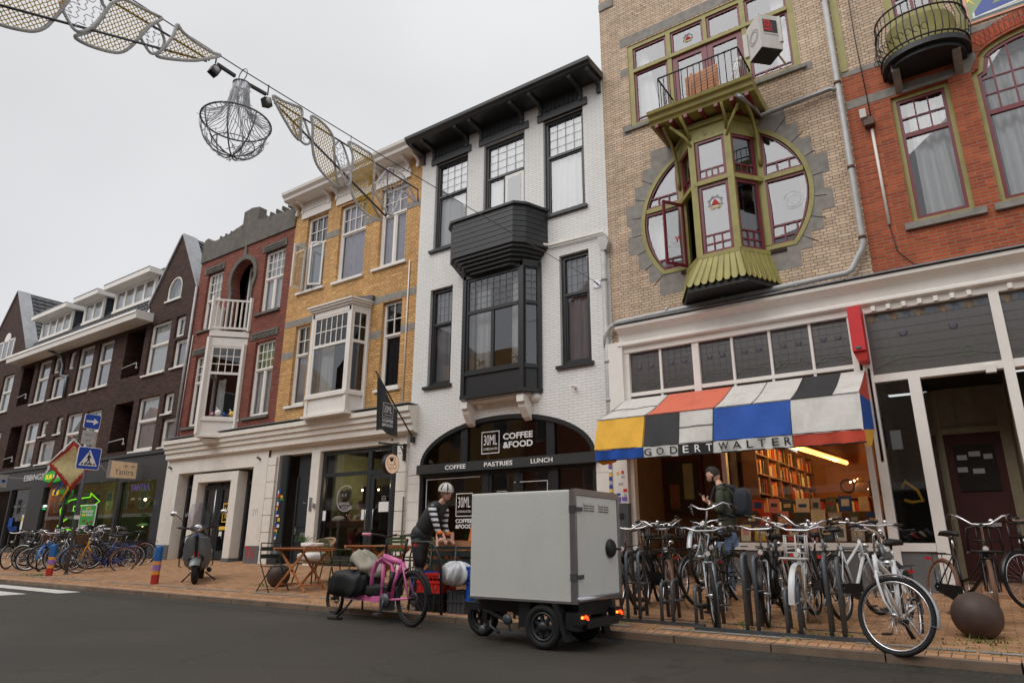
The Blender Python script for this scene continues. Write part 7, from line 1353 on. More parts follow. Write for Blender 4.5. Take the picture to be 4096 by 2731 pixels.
# left-hand cluster in front of the charcoal shops
g3 = 'bicycles parked on the pavement by the bollards'
B('yellow and blue bicycle with a wicker basket beside the crossing sign', -20.35, 8.8, -120, lean=-7, steer=-25, frame='bike_blue', fork='bike_yellow', front='basket', guard='bike_blue', rack='bike_blue', bars='swept', group=g3, tyre='tyre_tan', tube_r=.022)
mm = MB(); mm.tube([(-.21, 0, .86), (-.17, 0, .64)], .026, 8); mm.tube([(-.19, 0, .68), (-.30, 0, .52)], .024, 8)
yo = [o for o in bpy.data.objects if o.get('label', '').startswith('yellow and blue')][0]; o = mm.build('head_tube', 'bike_yellow', org=(0, 0, 0)); o.parent = yo
L_ = [('black bicycle leaning behind the yellow and blue one', -21.3, 9.5, -118, dict(lean=6, steer=15)), ('black bicycle with a red frame lock behind the basket', -21.7, 9.6, -125, dict(lean=-6, frame='bike_brown')), ('teal rimmed black bicycle between bollard and sign pole', -21.55, 9.15, -105, dict(lean=-9, steer=20, guard='bike_teal', frame='bike_teal')),
      ('silver bicycle with chrome wheels right beside the blue bollard', -22.1, 8.95, -118, dict(lean=-10, steer=-20, frame='bike_silver', guard=None)), ('bicycle with a blue front mudguard twisted towards the road', -22.5, 8.72, -88, dict(lean=10, steer=50, frame='bike_cyan', guard='bike_cyan')),
      ('grey bicycle with a white chain guard in the left row', -23.1, 9.0, -122, dict(lean=-6, steer=10, frame='bike_grey', guard='bike_black')), ('large black bicycle with a white rear mudguard flap in the left row', -23.75, 8.75, -132, dict(lean=-8, steer=-15, guard='bike_white')), ('black bicycle at the left picture edge', -24.7, 8.7, -60, dict(lean=5, steer=10)),
      ('dark bicycle with a front crate standing far left', -25.3, 9.4, -100, dict(front='crate', lean=-4)), ('green bicycle standing behind the grey one in the left row', -23.4, 9.8, -75, dict(frame='bike_green', lean=6, bars='high')), ('bicycle with tall chrome handlebars standing in the middle of the left row', -22.3, 9.8, -95, dict(bars='high', lean=4, frame='bike_black')),
      ('black sports bicycle at the back of the left row', -24.3, 10.1, -110, dict(style='diamond', lean=-3)), ('brown bicycle at the back of the row near the shop wall', -22.2, 10.3, -125, dict(frame='bike_brown', lean=3)), ('grey ladies bicycle furthest right of the row near the shop wall', -22.6, 9.9, -118, dict(frame='bike_grey', bars='high', lean=-4)), ('black bicycle beside the grey ladies bicycle, leaning the other way', -23.0, 10.2, -130, dict(lean=8)), ('silver bicycle with a basketless handlebar behind the blue mudguard one', -22.9, 9.5, -108, dict(frame='bike_silver', lean=-3, bars='high')), ('low black bicycle wedged in front of the grey one', -23.3, 8.75, -100, dict(lean=12, steer=-30)),
      ('black bicycle furthest left of the back row', -25.6, 10.2, -70, dict(lean=4))]
for lab, x, y, yaw, k in L_: k = dict(k); B(lab, x, y, yaw, group=g3, **k)
# ================================================================ steel bicycle rack
rk = thing('bicycle_rack', 'grey galvanised steel bicycle rack bolted along the kerb', 'bicycle rack', (-2.8, 8.0, gz(-2.8, 8)))
m_ = MB(); m_.box(-4.4, -2.9, 7.98, 8.04, .13, .18); m_.box(-2.95, -1.2, 7.8, 7.86, .12, .17); m_.box(-4.3, -1.2, 8.3, 8.34, .14, .17); m_.build('base_rail', 'galvanised', rk)
for x, y, h in ((-3.86, 8.02, .8), (-3.7, 8.02, .8), (-3.0, 8.02, .42), (-2.37, 7.84, .8), (-2.25, 7.84, .78), (-1.53, 7.84, .8), (-1.41, 7.84, .77), (-4.2, 8.02, .45), (-4.05, 8.02, .45), (-3.42, 8.02, .45), (-3.28, 8.02, .48), (-2.68, 7.84, .48), (-1.82, 7.84, .5), (-1.95, 7.84, .45)):
    m_ = MB(); z = gz(x, y); m_.tube([(x, y, z), (x, y, z+h-.04), (x+.0, y+.04, z+h), (x-.02, y+.22, z+h+.01), (x-.04, y+.27, z+h-.06), (x-.04, y+.29, z+.05)], .022, 8); m_.tube([(x, y, z+h*.55), (x+.05, y+.06, z+h*.55), (x+.06, y+.22, z+h*.55)], .012, 6); m_.build('hoop', 'galvanised', rk)
# pavement loop rack by the bookshop plinth
m_ = MB(); m_.tube([(-2.0, 11.2, .35), (-2.0, 11.2, .92), (-1.95, 11.2, 1.0), (-1.6, 11.2, 1.0), (-1.55, 11.2, .92), (-1.55, 11.2, .35)], .024, 8); tag(m_.build('bicycle_stand', 'galvanised', org=(-1.8, 11.2, .35)), 'plain grey hoop stand in front of the bookshop plinth', 'bicycle stand')
# ================================================================ delivery trike
tr = thing('delivery_trike', 'electric delivery trike with a tall pale grey cargo box and lit red tail lights', 'cargo trike', (-4.3, 6.8, 0))
def rbox(mb, x0, x1, y0, y1, z0, z1, r=.03, m=0):   # box with rounded vertical and top edges
    P = []
    for cx, cy, a in ((x1-r, y1-r, 0), (x0+r, y1-r, 90), (x0+r, y0+r, 180), (x1-r, y0+r, 270)): P += [(cx+r*cos(R(a+k*22.5)), cy+r*sin(R(a+k*22.5))) for k in range(5)]
    c = ((x0+x1)/2, (y0+y1)/2); n = len(P); lv = [(z0, .97), (z0+r*.5, 1), (z1-r, 1), (z1-r*.3, .995), (z1, .975)]; V = [(c[0]+(p[0]-c[0])*s, c[1]+(p[1]-c[1])*s, z) for z, s in lv for p in P]
    mb.add(V, [(a*n+i, a*n+(i+1) % n, (a+1)*n+(i+1) % n, (a+1)*n+i) for a in range(len(lv)-1) for i in range(n)]+[tuple(range(n)), tuple(4*n+i for i in range(n))], m)
mat('cargo_grey', (206, 208, 204), .45, var=.03, sc=60, bump=.12, dirt=.1)
m_ = MB(); rbox(m_, -4.99, -3.62, 6.31, 7.33, .47, 1.6, .025); box_ = m_.build('cargo_box', 'cargo_grey', tr)
m_ = MB(); m_.box(-3.66, -3.595, 6.295, 6.34, .46, 1.6); m_.box(-3.66, -3.595, 7.30, 7.345, .46, 1.6); m_.box(-3.66, -3.596, 6.34, 7.3, 1.545, 1.612); m_.tube([(-3.6, 6.33, .5), (-3.6, 7.31, .5)], .03, 8); m_.box(-5.0, -3.6, 6.3, 6.306, .46, .48); m_.build('edge_trim', 'alu', box_)
m_ = MB(); m_.box(-3.62, -3.605, 6.35, 7.29, .53, 1.54); dr_ = m_.build('rear_door', 'cargo_grey', box_)
m_ = MB()
for y in (6.5, 6.63, 6.84, 6.97):
    m_.box(-3.605, -3.6, y-.01, y+.115, 1.385, 1.475)
    for z in (1.4, 1.425, 1.45): m_.box(-3.6, -3.592, y, y+.105, z-.004, z+.006, 0); m_.box(-3.6, -3.598, y, y+.105, z-.012, z-.004, 1)
m_.build('vents', ['awning_white', 'plastic_black'], dr_)
m_ = MB()
for z in (.72, 1.4): m_.box(-3.66, -3.59, 6.285, 6.31, z-.035, z+.035); m_.box(-3.6, -3.585, 6.31, 6.45, z-.02, z+.02, 0)
m_.build('hinge', 'galvanised', dr_); m_ = MB(); m_.lathe([(0, .03), (.085, .03), (.105, .0), (.1, -.01), (0, -.01)], (-3.59, 7.08, 1.0), 20, 0, Matrix.Rotation(pi/2, 3, 'Y').to_4x4()); m_.tube([(-3.57, 7.12, 1.0), (-3.56, 7.28, .99)], .012, 6); m_.build('door_handle', 'plastic_black', dr_)
m_ = MB(); m_.box(-4.95, -3.66, 6.45, 7.2, .33, .46); m_.box(-5.35, -4.9, 6.7, 6.85, .3, .38); m_.beam((-3.75, 6.38, .3), (-3.6, 6.38, .28), .1, .16); m_.box(-3.66, -3.56, 6.45, 7.15, .22, .3); m_.beam((-4.5, 6.5, .34), (-4.05, 6.42, .22), .05, .05); m_.beam((-5.0, 6.6, .34), (-4.55, 6.5, .22), .05, .04, 1); m_.tube([(-4.95, 6.75, .46), (-4.9, 6.6, .15), (-4.75, 6.55, .1)], .02, 6, 1); m_.box(-4.35, -4.2, 6.36, 6.4, .2, .45)
m_.box(-5.02, -4.95, 6.6, 7.0, .2, .5, 0); m_.build('chassis', ['plastic_black', 'galvanised'], tr)
m_ = MB(); m_.prism([(-3.9, .46), (-3.84, .46), (-3.78, .34), (-3.72, .1), (-3.76, .1), (-3.83, .32)], 6.3, 6.44); m_.prism([(-3.9, .46), (-3.84, .46), (-3.78, .34), (-3.72, .1), (-3.76, .1), (-3.83, .32)], 7.14, 7.28); m_.build('mud_flap', 'plastic_black', tr)
def fat(cx, cy, r, nm='wheel'):
    m_ = MB(); m_.tube([(cx+(r-.04)*cos(2*pi*i/32), cy, r+(r-.04)*sin(2*pi*i/32)) for i in range(32)], .045, 8, 0, closed=True); w = m_.build('tyre', 'rubber', None, (0, 0, 0)); 
    n_ = MB(); n_.lathe([(r-.08, -.03), (r-.075, .03), (r-.1, .03), (r-.1, -.03)], (cx, cy, r), 28, 0, Matrix.Rotation(pi/2, 3, 'X').to_4x4()); n_.lathe([(0, -.04), (.05, -.04), (.05, .04), (0, .04)], (cx, cy, r), 14, 0, Matrix.Rotation(pi/2, 3, 'X').to_4x4())
    for k in range(7): a = 2*pi*k/7; n_.beam((cx, cy, r), (cx+(r-.09)*cos(a), cy, r+(r-.09)*sin(a)), .03, .035)
    h = n_.build(nm, 'anthracite', tr); w.parent = h; w.location = (-ORG[tr.name][0], -ORG[tr.name][1], -ORG[tr.name][2]); return h
fat(-5.2, 6.85, .22); fat(-4.03, 6.36, .22); fat(-4.03, 7.2, .22)
m_ = MB(); m_.tube([(-5.2, 6.78, .22), (-5.1, 6.78, .45), (-5.05, 6.85, .9), (-5.1, 6.85, 1.05)], .02, 6); m_.tube([(-5.2, 6.92, .22), (-5.1, 6.92, .45)], .02, 6); m_.tube([(-5.1, 6.5, 1.08), (-5.1, 7.2, 1.08)], .014, 6); m_.build('fork', 'plastic_black', tr)
m_ = MB(); m_.lathe([(0, 0), (.05, 0), (.05, .02), (0, .02)], (-5.02, 6.62, .1), 16, 0, Matrix.Rotation(pi/2, 3, 'X').to_4x4()); m_.tube([(-4.55, 6.45, .24), (-4.5, 6.42, .14)], .012, 6); m_.lathe([(0, 0), (.055, 0), (.055, .02), (0, .02)], (-4.52, 6.4, .26), 16, 0, Matrix.Rotation(pi/2, 3, 'X').to_4x4()); m_.build('crank', 'galvanised', tr)
for y in (6.42, 7.2):
    m_ = MB(); m_.box(-3.66, -3.575, y-.1, y+.1, .26, .38); hs2 = m_.build('tail_light', 'plastic_black', tr); m_ = MB(); m_.prism([(y-.03, .345), (y+.03, .35), (y+.06, .33), (y+.075, .3), (y+.05, .3), (y+.03, .32), (y-.03, .32)], -3.574, -3.565, ax='x'); m_.build('lens', 'tail_light', hs2); m_ = MB(); m_.box(-3.574, -3.566, y-.075, y-.045, .322, .345); m_.build('lens', 'amber', hs2)
# ================================================================ pink cargo bicycle
pk = thing('cargo_bicycle', 'pink leopard spotted cargo bicycle loaded with a black bag on the road edge', 'cargo bicycle', (-7.4, 7.05, 0), world=True)
mat('bike_pink', (230, 112, 172), .35)
def PX(x, z, y=7.02): # long john in the plane leaning a little; slight angle to the kerb
    return (x, 6.94+(-6.45-x)*.2+(y-7.02), z)
def wheelp(x, y, r, tw=.028):
    M = Matrix.Translation((x+7.4, y-7.05, r)) @ Matrix.Rotation(R(-11), 4, 'Z'); m_ = MB(); torus(m_, r-tw*2-.004, .014, 34, 6); m_.tube([(0, -.06, 0), (0, .06, 0)], .025, 8); w = m_.build('wheel', 'plastic_black', org=(0, 0, 0)); w.parent = pk; w.matrix_local = M
    m_ = MB(); torus(m_, r-tw, tw, 40, 8); q_ = m_.build('tyre', 'rubber', org=(0, 0, 0)); q_.parent = w; m_ = MB(); f_spokes(r-.06, 28, .0016)(m_); m_.lathe([(.05, -.03), (.08, -.03), (.08, -.027), (.05, -.027)], (0, 0, 0), 20, 0, Matrix.Rotation(pi/2, 3, 'X').to_4x4()); s_ = m_.build('spokes', 'galvanised', org=(0, 0, 0)); s_.parent = w
wheelp(-6.45, 6.95, .35); wheelp(-8.38, 7.33, .245, .024)
m_ = MB(); T_ = lambda pts, r=.024: m_.tube([PX(*p) for p in pts], r, 8)
m_.beam(PX(-8.05, .3), PX(-6.98, .3), .1, .075); T_([(-7.1, .86), (-6.68, .78)], .042); T_([(-7.1, .86), (-7.3, .78), (-7.4, .62), (-7.42, .34)], .032); T_([(-7.13, .84), (-7.14, .32)], .026); T_([(-7.1, .82), (-6.93, .76), (-6.88, .62), (-6.9, .34)], .028); T_([(-6.68, .78), (-6.98, .33)], .036); T_([(-7.1, .9), (-7.12, .78)], .034)
for d in (-.06, .06): T_([(-6.45, .35, 7.02+d), (-6.62, .7, 7.02+d*.6), (-6.68, .8)], .013); T_([(-6.45, .35, 7.02+d), (-7.0, .3, 7.02+d*.5)], .014)
T_([(-8.05, .3), (-8.2, .42), (-8.22, .5)], .03); pf = m_.build('frame', 'bike_pink', pk)
m_ = MB(); rn = random.Random(8)
for i in range(46):
    t = rn.random(); A, Bq = ((-7.1, .86), (-6.68, .78)) if i % 3 else ((-7.1, .86), (-7.3, .78)); 
    if i % 5 == 0: A, Bq = (-6.7, .76), (-6.75, .6)
    x, z = A[0]+(Bq[0]-A[0])*t, A[1]+(Bq[1]-A[1])*t+rn.uniform(-.022, .022); p = PX(x, z, 7.02-.033); ringm(m_, (p[0], p[2]), .011, .005, p[1], rn.random()*3, 5+rn.random()*2, 8)
m_.build('leopard_spots', 'black_letter', pf, recalc=False)
m_ = MB(); m_.tube([PX(-7.1, .88), PX(-7.08, 1.12)], .018, 8); P = PX(-7.08, 1.13); m_.tube([(P[0]-.14, P[1]-.3, P[2]+.03), (P[0]-.03, P[1]-.2, P[2]+.03), (P[0], P[1], P[2]), (P[0]-.03, P[1]+.2, P[2]+.03), (P[0]-.14, P[1]+.3, P[2]+.03)], .014, 8); hb2 = m_.build('handlebar', 'plastic_black', pk); m_ = MB(); m_.tube([(P[0]-.17, P[1]-.32, P[2]+.03), (P[0]-.07, P[1]-.25, P[2]+.03)], .022, 8); m_.tube([(P[0]-.17, P[1]+.32, P[2]+.03), (P[0]-.07, P[1]+.25, P[2]+.03)], .022, 8); m_.build('grips', 'tail_pink', hb2)
m_ = MB(); m_.tube([PX(-6.69, .78), PX(-6.6, 1.1)], .016, 8); m_.build('seat_post', 'plastic_black', pk); m_ = MB(); f_s = [(-.14, .075, 0), (-.05, .07, .02), (.05, .03, .01), (.14, .018, 0)]; V = []
for x, w, z in f_s: V += [(-6.6-x, PX(-6.6, 0)[1]-w, 1.12+z), (-6.6-x, PX(-6.6, 0)[1], 1.15+z), (-6.6-x, PX(-6.6, 0)[1]+w, 1.12+z)]
m_.add(V, [(a*3+b, a*3+b+1, (a+1)*3+b+1, (a+1)*3+b) for a in range(3) for b in range(2)]+[(0, 1, 2), (11, 10, 9)]+[(a*3+2, a*3, (a+1)*3, (a+1)*3+2) for a in range(3)], 0, True); m_.build('saddle', 'leather', pk)
m_ = MB(); n = 14; V = []
for i in range(n+1):
    a = R(10+150*i/n)
    for d in (-.035, 0, .035): rr = .385+(.01 if d == 0 else 0); p = (-6.45+rr*cos(a), 6.95-rr*cos(a)*.2+d, .35+rr*sin(a)); V.append(p)
m_.add(V, [(i*3+j, i*3+j+1, i*3+4+j, i*3+3+j) for i in range(n) for j in range(2)], 0, True); m_.build('mudguard', 'plastic_black', pk)
m_ = MB(); m_.lathe([(0, 0), (.09, 0), (.09, .01), (0, .01)], PX(-6.98, .3, 6.95), 20, 0, Matrix.Rotation(pi/2, 3, 'X').to_4x4()); m_.tube([PX(-6.98, .3, 6.93), PX(-7.02, .14, 6.92)], .012, 6); m_.obox(PX(-7.02, .13, 6.86), .1, .09, .025); m_.obox(PX(-7.0, .24, 7.02), .2, .1, .14); m_.build('crank', 'galvanised', pk)
m_ = MB()
for s_ in (-1, 1): m_.tube([PX(-7.75, .26, 7.02+s_*.1), PX(-7.85, .12, 7.02+s_*.18), PX(-7.95, .01, 7.02+s_*.25)], .016, 6); m_.obox(PX(-7.95, .015, 7.02+s_*.26), .22, .1, .02)
m_.tube([PX(-8.38, .245, 7.0), PX(-8.25, .5, 7.0), PX(-8.22, .52)], .016, 6); m_.tube([PX(-8.38, .245, 7.08), PX(-8.25, .5, 7.06)], .016, 6); m_.build('kickstand', 'plastic_black', pk)
def lumpy(c, sx, sy, sz, n=18, amp=.12, seed=1, fold=3, sq=.0):
    rn = random.Random(seed); ph = [rn.random()*6 for _ in range(12)]; mb = MB(); V = []; h = n
    for i in range(h+1):
        th = pi*i/h
        for k in range(n*2):
            a = pi*k/n; d = 1+amp*(sin(fold*a+ph[0])*sin(2*th+ph[1])+.6*sin(2*fold*a+ph[2]+3*th)+.4*sin(5*th+ph[3]+fold*3*a))
            x, y, z = sin(th)*cos(a), sin(th)*sin(a), cos(th); x = math.copysign(abs(x)**(1-sq), x); y = math.copysign(abs(y)**(1-sq), y); z = math.copysign(abs(z)**(1-sq), z)
            V.append((c[0]+sx*x*d, c[1]+sy*y*d, c[2]+sz*z*d))
    w = n*2
    mb.add(V, [(i*w+k, (i+1)*w+k, (i+1)*w+(k+1) % w, i*w+(k+1) % w) for i in range(h) for k in range(w)], 0, True); return mb
mat('bag_black', (28, 29, 31), .6, var=.2, sc=8, bump=.2); mat('canvas_grey', (150, 144, 130), .85, var=.1); mat('plastic_film', (190, 192, 196), .25, var=.15)
c = PX(-7.83, .48); tag(lumpy(c, .39, .24, .18, 26, .085, 3, 5, .4).add(*(lambda q: (q.v, q.f, 0, True))(lumpy(PX(-7.2, .4, 7.1), .3, .12, .08, 18, .1, 5, 4, .5))).build('cargo_bag', 'bag_black', org=(c[0], c[1], .3)), 'crumpled black waterproof bag strapped in the pink cargo bicycle', 'bag')
c = PX(-7.62, .72, 7.08); m_ = lumpy(c, .3, .2, .1, 16, .14, 6, 2, .2); m_.v = [(v[0], v[1], v[2]-.32*max(0, v[0]-c[0])+.14*max(0, 1-abs(v[0]-c[0]+.12)*5)) for v in m_.v]; tag(m_.build('canvas_cover', 'canvas_grey', org=(c[0], c[1], .6)), 'folded grey canvas cover lying on top of the black bag', 'cover')
m_ = MB(); m_.tube([PX(-6.93, .42, 6.98), PX(-6.84, .66, 6.98)], .035, 10); tag(m_.build('bottle', 'plastic_black', org=PX(-6.9, .4)), 'black drinking bottle held in the frame of the pink cargo bicycle', 'bottle')
# ================================================================ street furniture
for x, y, lab in ((-20.6, 8.27, 'striped blue, orange, lilac and red bollard beside the parked bicycles'), (-15.22, 8.21, 'striped blue, orange, lilac and red bollard standing alone near the scooter')):
    z = gz(x, y); m_ = MB(); r = .082
    for a, b, k in ((0, .19, 3), (.19, .27, 1), (.27, .40, 2), (.40, .47, 1)): m_.lathe([(r, a), (r, b)], (x, y, z), 20, k)
    m_.lathe([(r, .47), (r, .74), (r-.01, .775), (r-.03, .79), (0, .795)], (x, y, z), 20, 0); tag(m_.build('bollard', ['bollard_blue', 'bollard_orange', 'bollard_lilac', 'bollard_red'] if mat('bollard_blue', (24, 92, 158), .45, dirt=.2) and mat('bollard_orange', (226, 150, 50), .45) and mat('bollard_lilac', (150, 110, 170), .45) and mat('bollard_red', (176, 40, 34), .5, dirt=.2) else '', org=(x, y, z)), lab, 'bollard', 'striped bollards')
sp_ = thing('traffic_sign', 'blue zebra crossing sign and blue arrow sign on one grey pole', 'sign', (-20.35, 8.57, .2))
m_ = MB(); m_.tube([(-20.35, 8.57, .15), (-20.35, 8.57, 4.5)], .038, 10); m_.lathe([(.06, 0), (.05, .06)], (-20.35, 8.57, .2), 12); m_.box(-20.32, -20.3, 8.5, 8.62, 1.62, 1.72, 1); m_.build('pole', ['galvanised', 'curtain'], sp_)
def plate(nm, y0, y1, z0, z1, m, parent):
    r = .05; P = []
    for cy, cz, a in ((y1-r, z1-r, 0), (y0+r, z1-r, 90), (y0+r, z0+r, 180), (y1-r, z0+r, 270)): P += [(cy+r*cos(R(a+k*30)), cz+r*sin(R(a+k*30))) for k in range(4)]
    mb = MB(); mb.prism(P, -20.31, -20.285, 0, ax='x'); c = ((y0+y1)/2, (z0+z1)/2); Q = [(c[0]+(p[0]-c[0])*.94, c[1]+(p[1]-c[1])*.94) for p in P]; mb.prism(Q, -20.285, -20.281, 1, ax='x'); return mb.build(nm, ['white_letter', m], parent)
zs = plate('crossing_plate', 8.28, 8.88, 2.94, 3.55, 'sign_blue', sp_); ars = plate('arrow_plate', 8.29, 8.71, 4.05, 4.46, 'sign_blue', sp_); gp = MB(); gp.box(-20.31, -20.29, 8.31, 8.64, 3.62, 4.0); gpp = gp.build('text_plate', 'pvc_grey', sp_)
m_ = MB(); letter(m_, 'uitgezonderd', (-20.288, 8.36, 3.86), (0, 1, 0), (0, 0, 1), .22, .05); letter(m_, 'bus', (-20.288, 8.42, 3.7), (0, 1, 0), (0, 0, 1), .12, .07); m_.build('lettering', 'plinth_grey', gpp, recalc=False)
m_ = MB(); X = -20.279; m_.add([(X, 8.34, 3.04), (X, 8.82, 3.04), (X, 8.58, 3.48)], [(0, 1, 2)]); X = -20.277
for i in range(5): y = 8.4+i*.078; m_.add([(X, y, 3.06), (X, y+.045, 3.06), (X, y+.05+(.58-.0-.0)*0, 3.12), (X, y+.01, 3.12)], [(0, 1, 2, 3)], 1)
def lim(a, b, w): a = Vector((X, *a)); b = Vector((X, *b)); d = (b-a).normalized(); n_ = Vector((0, -d.z, d.y))*w; m_.add([a+n_, b+n_, b-n_, a-n_], [(0, 1, 2, 3)], 1)
for a, b, w in (((8.57, 3.34), (8.58, 3.2), .026), ((8.575, 3.22), (8.52, 3.08), .014), ((8.585, 3.22), (8.63, 3.08), .014), ((8.57, 3.33), (8.52, 3.23), .01), ((8.58, 3.33), (8.64, 3.25), .01)): lim(a, b, w)
ringm(m_, (8.57, 3.385), .024, .024, X, ax='x', m=1); m_.build('pictogram', ['white_letter', 'black_letter'], zs, recalc=False)
m_ = MB(); X = -20.279; m_.add([(X, 8.34, 4.23), (X, 8.53, 4.23), (X, 8.53, 4.16), (X, 8.66, 4.255), (X, 8.53, 4.35), (X, 8.53, 4.28), (X, 8.34, 4.28)], [(0, 1, 2, 3, 4, 5, 6)]); m_.build('arrow', 'white_letter', ars, recalc=False)
for x, y, lab in ((-11.82, 8.85, 'rusty iron ball half hidden behind the folding chair'), (-.3, 8.55, 'rusty iron ball beside the turned white bicycle wheel')):
    z = gz(x, y); tag(MB().ball((x, y, z+.2), .225, 32).build('iron_ball', 'rust_iron', org=(x, y, z)), lab, 'ball bollard', 'iron balls on the pavement')
# ---- scooter
sc_ = thing('scooter', 'dark grey motor scooter with windscreen and round headlamp, parked facing the road', 'scooter', (0, 0, 0), world=False)
sc_.matrix_world = Matrix.Translation((-14.15, 8.5, gz(-14.15, 8.5))) @ Matrix.Rotation(R(-36), 4, 'Z') @ Matrix.Rotation(R(4), 4, 'X') @ Matrix.Diagonal((1.05, 1.22, 1.05, 1))
mat('scooter_grey', (104, 106, 110), .32, .3, var=.04); mat('black_gloss', (26, 27, 29), .25)
def sb_(mb, nm, m, par=None): o = mb.build(nm, m, org=(0, 0, 0)); o.parent = par or sc_; return o
def wheel_s(x):
    m_ = MB(); m_.tube([(x+.185*cos(2*pi*i/30), 0, .235+.185*sin(2*pi*i/30)) for i in range(30)], .052, 8, closed=True); w = sb_(m_, 'tyre', 'rubber'); m_ = MB()
    for k in range(5): a = 2*pi*k/5; m_.beam((x, 0, .235), (x+.14*cos(a), 0, .235+.14*sin(a)), .06, .04)
    m_.lathe([(.12, -.045), (.15, -.045), (.15, .045), (.12, .045)], (x, 0, .235), 24, 0, Matrix.Rotation(pi/2, 3, 'X').to_4x4()); m_.ball((x, -.05, .235), .035, 8, 1); o = sb_(m_, 'wheel', ['black_gloss', 'chrome']); w.parent = o
wheel_s(0); wheel_s(-1.2)
def loft(secs, n=14):   # sections: list of (x, z, halfwidth, halfheight, xtilt)
    mb = MB(); V = []
    for c, hw, hh in secs:
        for k in range(n): a = 2*pi*k/n; V.append((c[0]+hh*cos(a)*c[3] if len(c) > 3 else c[0], c[1]+hw*sin(a), c[2]+hh*cos(a)*(c[4] if len(c) > 4 else 1)))
    mb.add(V, [(i*n+k, i*n+(k+1) % n, (i+1)*n+(k+1) % n, (i+1)*n+k) for i in range(len(secs)-1) for k in range(n)]+[tuple(range(n)), tuple((len(secs)-1)*n+k for k in range(n))], 0, True); return mb
V = [(-.08, .0, .36), ]
m_ = MB(); n = 13; V = []   # leg shield: curved panel wide at the middle
for z, w, x0 in ((.30, .12, -.2), (.36, .19, -.17), (.5, .225, -.15), (.7, .23, -.14), (.86, .2, -.13), (.96, .15, -.12), (1.0, .06, -.115)):
    for k in range(n): t = -1+2*k/(n-1); V.append((x0+.13*(1-t*t)-.02, w*t, z))
F = [(i*n+k, i*n+k+1, (i+1)*n+k+1, (i+1)*n+k) for i in range(6) for k in range(n-1)]; m_.add(V+[(v[0]-.03, v[1], v[2]) for v in V], F+[tuple(7*n+q for q in f[::-1]) for f in F], 0, True); sh = sb_(m_, 'leg_shield', 'scooter_grey')
m_ = MB(); m_.box(.0, .035, -.025, .025, .5, .95); m_.box(-.005, .03, -.04, .04, .5, .62, 1); m_.box(.0, .04, -.02, .02, .93, .97, 2); m_.box(.01, .02, .08, .18, .885, .905, 3); sb_(m_, 'horn_cover', ['black_gloss', 'red', 'sign_blue', 'alu'], sh)
m_ = MB(); m_.tube([(-.12, -.24, .34), (-.05, -.27, .36), (-.05, -.27, .7), (-.1, -.2, .93), (-.06, 0, 1.02), (-.1, .2, .93), (-.05, .27, .7), (-.05, .27, .36), (-.12, .24, .34)], .011, 6); sb_(m_, 'crash_bar', 'black_gloss')
m_ = MB(); V = []
for i in range(11):
    a = R(28+100*i/10)
    for k in range(7): t = -1+k/3; V.append((.0+(.275-.03*t*t)*cos(a), .085*t, .235+(.285-.04*t*t)*sin(a)))
m_.add(V, [(i*7+k, i*7+k+1, (i+1)*7+k+1, (i+1)*7+k) for i in range(10) for k in range(6)], 0, True); sb_(m_, 'mudguard', 'scooter_grey'); m_ = MB(); m_.tube([(0, .07, .24), (-.08, .07, .5), (-.14, 0, .7)], .02, 6); m_.ball((-.05, 0, .48), .1, 10, 0, (1, 1.4, 1)); sb_(m_, 'fork', 'black_gloss')
m_ = MB(); m_.ball((-.14, 0, 1.09), .1, 16, 0, (1.1, 1.5, .75)); m_.tube([(-.2, -.33, 1.12), (-.15, -.15, 1.09), (-.15, .15, 1.09), (-.2, .33, 1.12)], .022, 8, 1); m_.tube([(-.2, -.3, 1.12), (-.12, -.36, 1.12)], .008, 5, 1); hs3 = sb_(m_, 'handlebar', ['scooter_grey', 'black_gloss']); m_ = MB(); m_.lathe([(0, .0), (.06, 0), (.072, -.01), (.075, -.05)], (-.03, 0, 1.09), 20, 0, Matrix.Rotation(pi/2, 3, 'Y').to_4x4()); m_.ball((-.045, 0, 1.09), .055, 12, 1); sb_(m_, 'headlamp', ['chrome', 'glass'], hs3)
for s in (-1, 1):
    m_ = MB(); m_.tube([(-.18, s*.2, 1.12), (-.16, s*.3, 1.3), (-.16, s*.38, 1.37)], .007, 5); m_.ball((-.155, s*.41, 1.4), .065, 12, 1, (.35, 1, .8)); sb_(m_, 'mirror', ['black_gloss', 'chrome'])
m_ = MB(); V = []
for j in range(8):
    z = 1.1+j*.07; w = .24-.02*j*(j > 4)*.7; 
    for k in range(9): t = -1+k/4; V.append((-.03-.012*j*j*.12-.07*t*t-.02*j, w*t, z+.02*(1-t*t)))
m_.add(V, [(i*9+k, i*9+k+1, (i+1)*9+k+1, (i+1)*9+k) for i in range(7) for k in range(8)], 0, True); sb_(m_, 'windscreen', 'smoke_plastic')
m_ = loft([((-.25, 0, .3), .14, .03), ((-.5, 0, .29), .16, .04), ((-.65, 0, .4), .19, .12), ((-.8, 0, .5), .22, .2), ((-1.1, 0, .55), .22, .2), ((-1.35, 0, .6), .16, .14), ((-1.5, 0, .66), .07, .06)]); sb_(m_, 'body', 'scooter_grey')
m_ = loft([((-.52, 0, .76), .09, .03), ((-.62, 0, .79), .14, .05), ((-.95, 0, .8), .15, .06), ((-1.25, 0, .82), .14, .06), ((-1.42, 0, .82), .08, .03)]); sb_(m_, 'seat', 'leather')
m_ = MB(); m_.tube([(-.6, .12, .2), (-.5, .3, .03)], .014, 5); m_.tube([(-.6, -.12, .2), (-.55, -.26, .03)], .014, 5); m_.tube([(-1.2, .14, .24), (-1.0, .16, .22)], .045, 8); sb_(m_, 'kickstand', 'black_gloss')
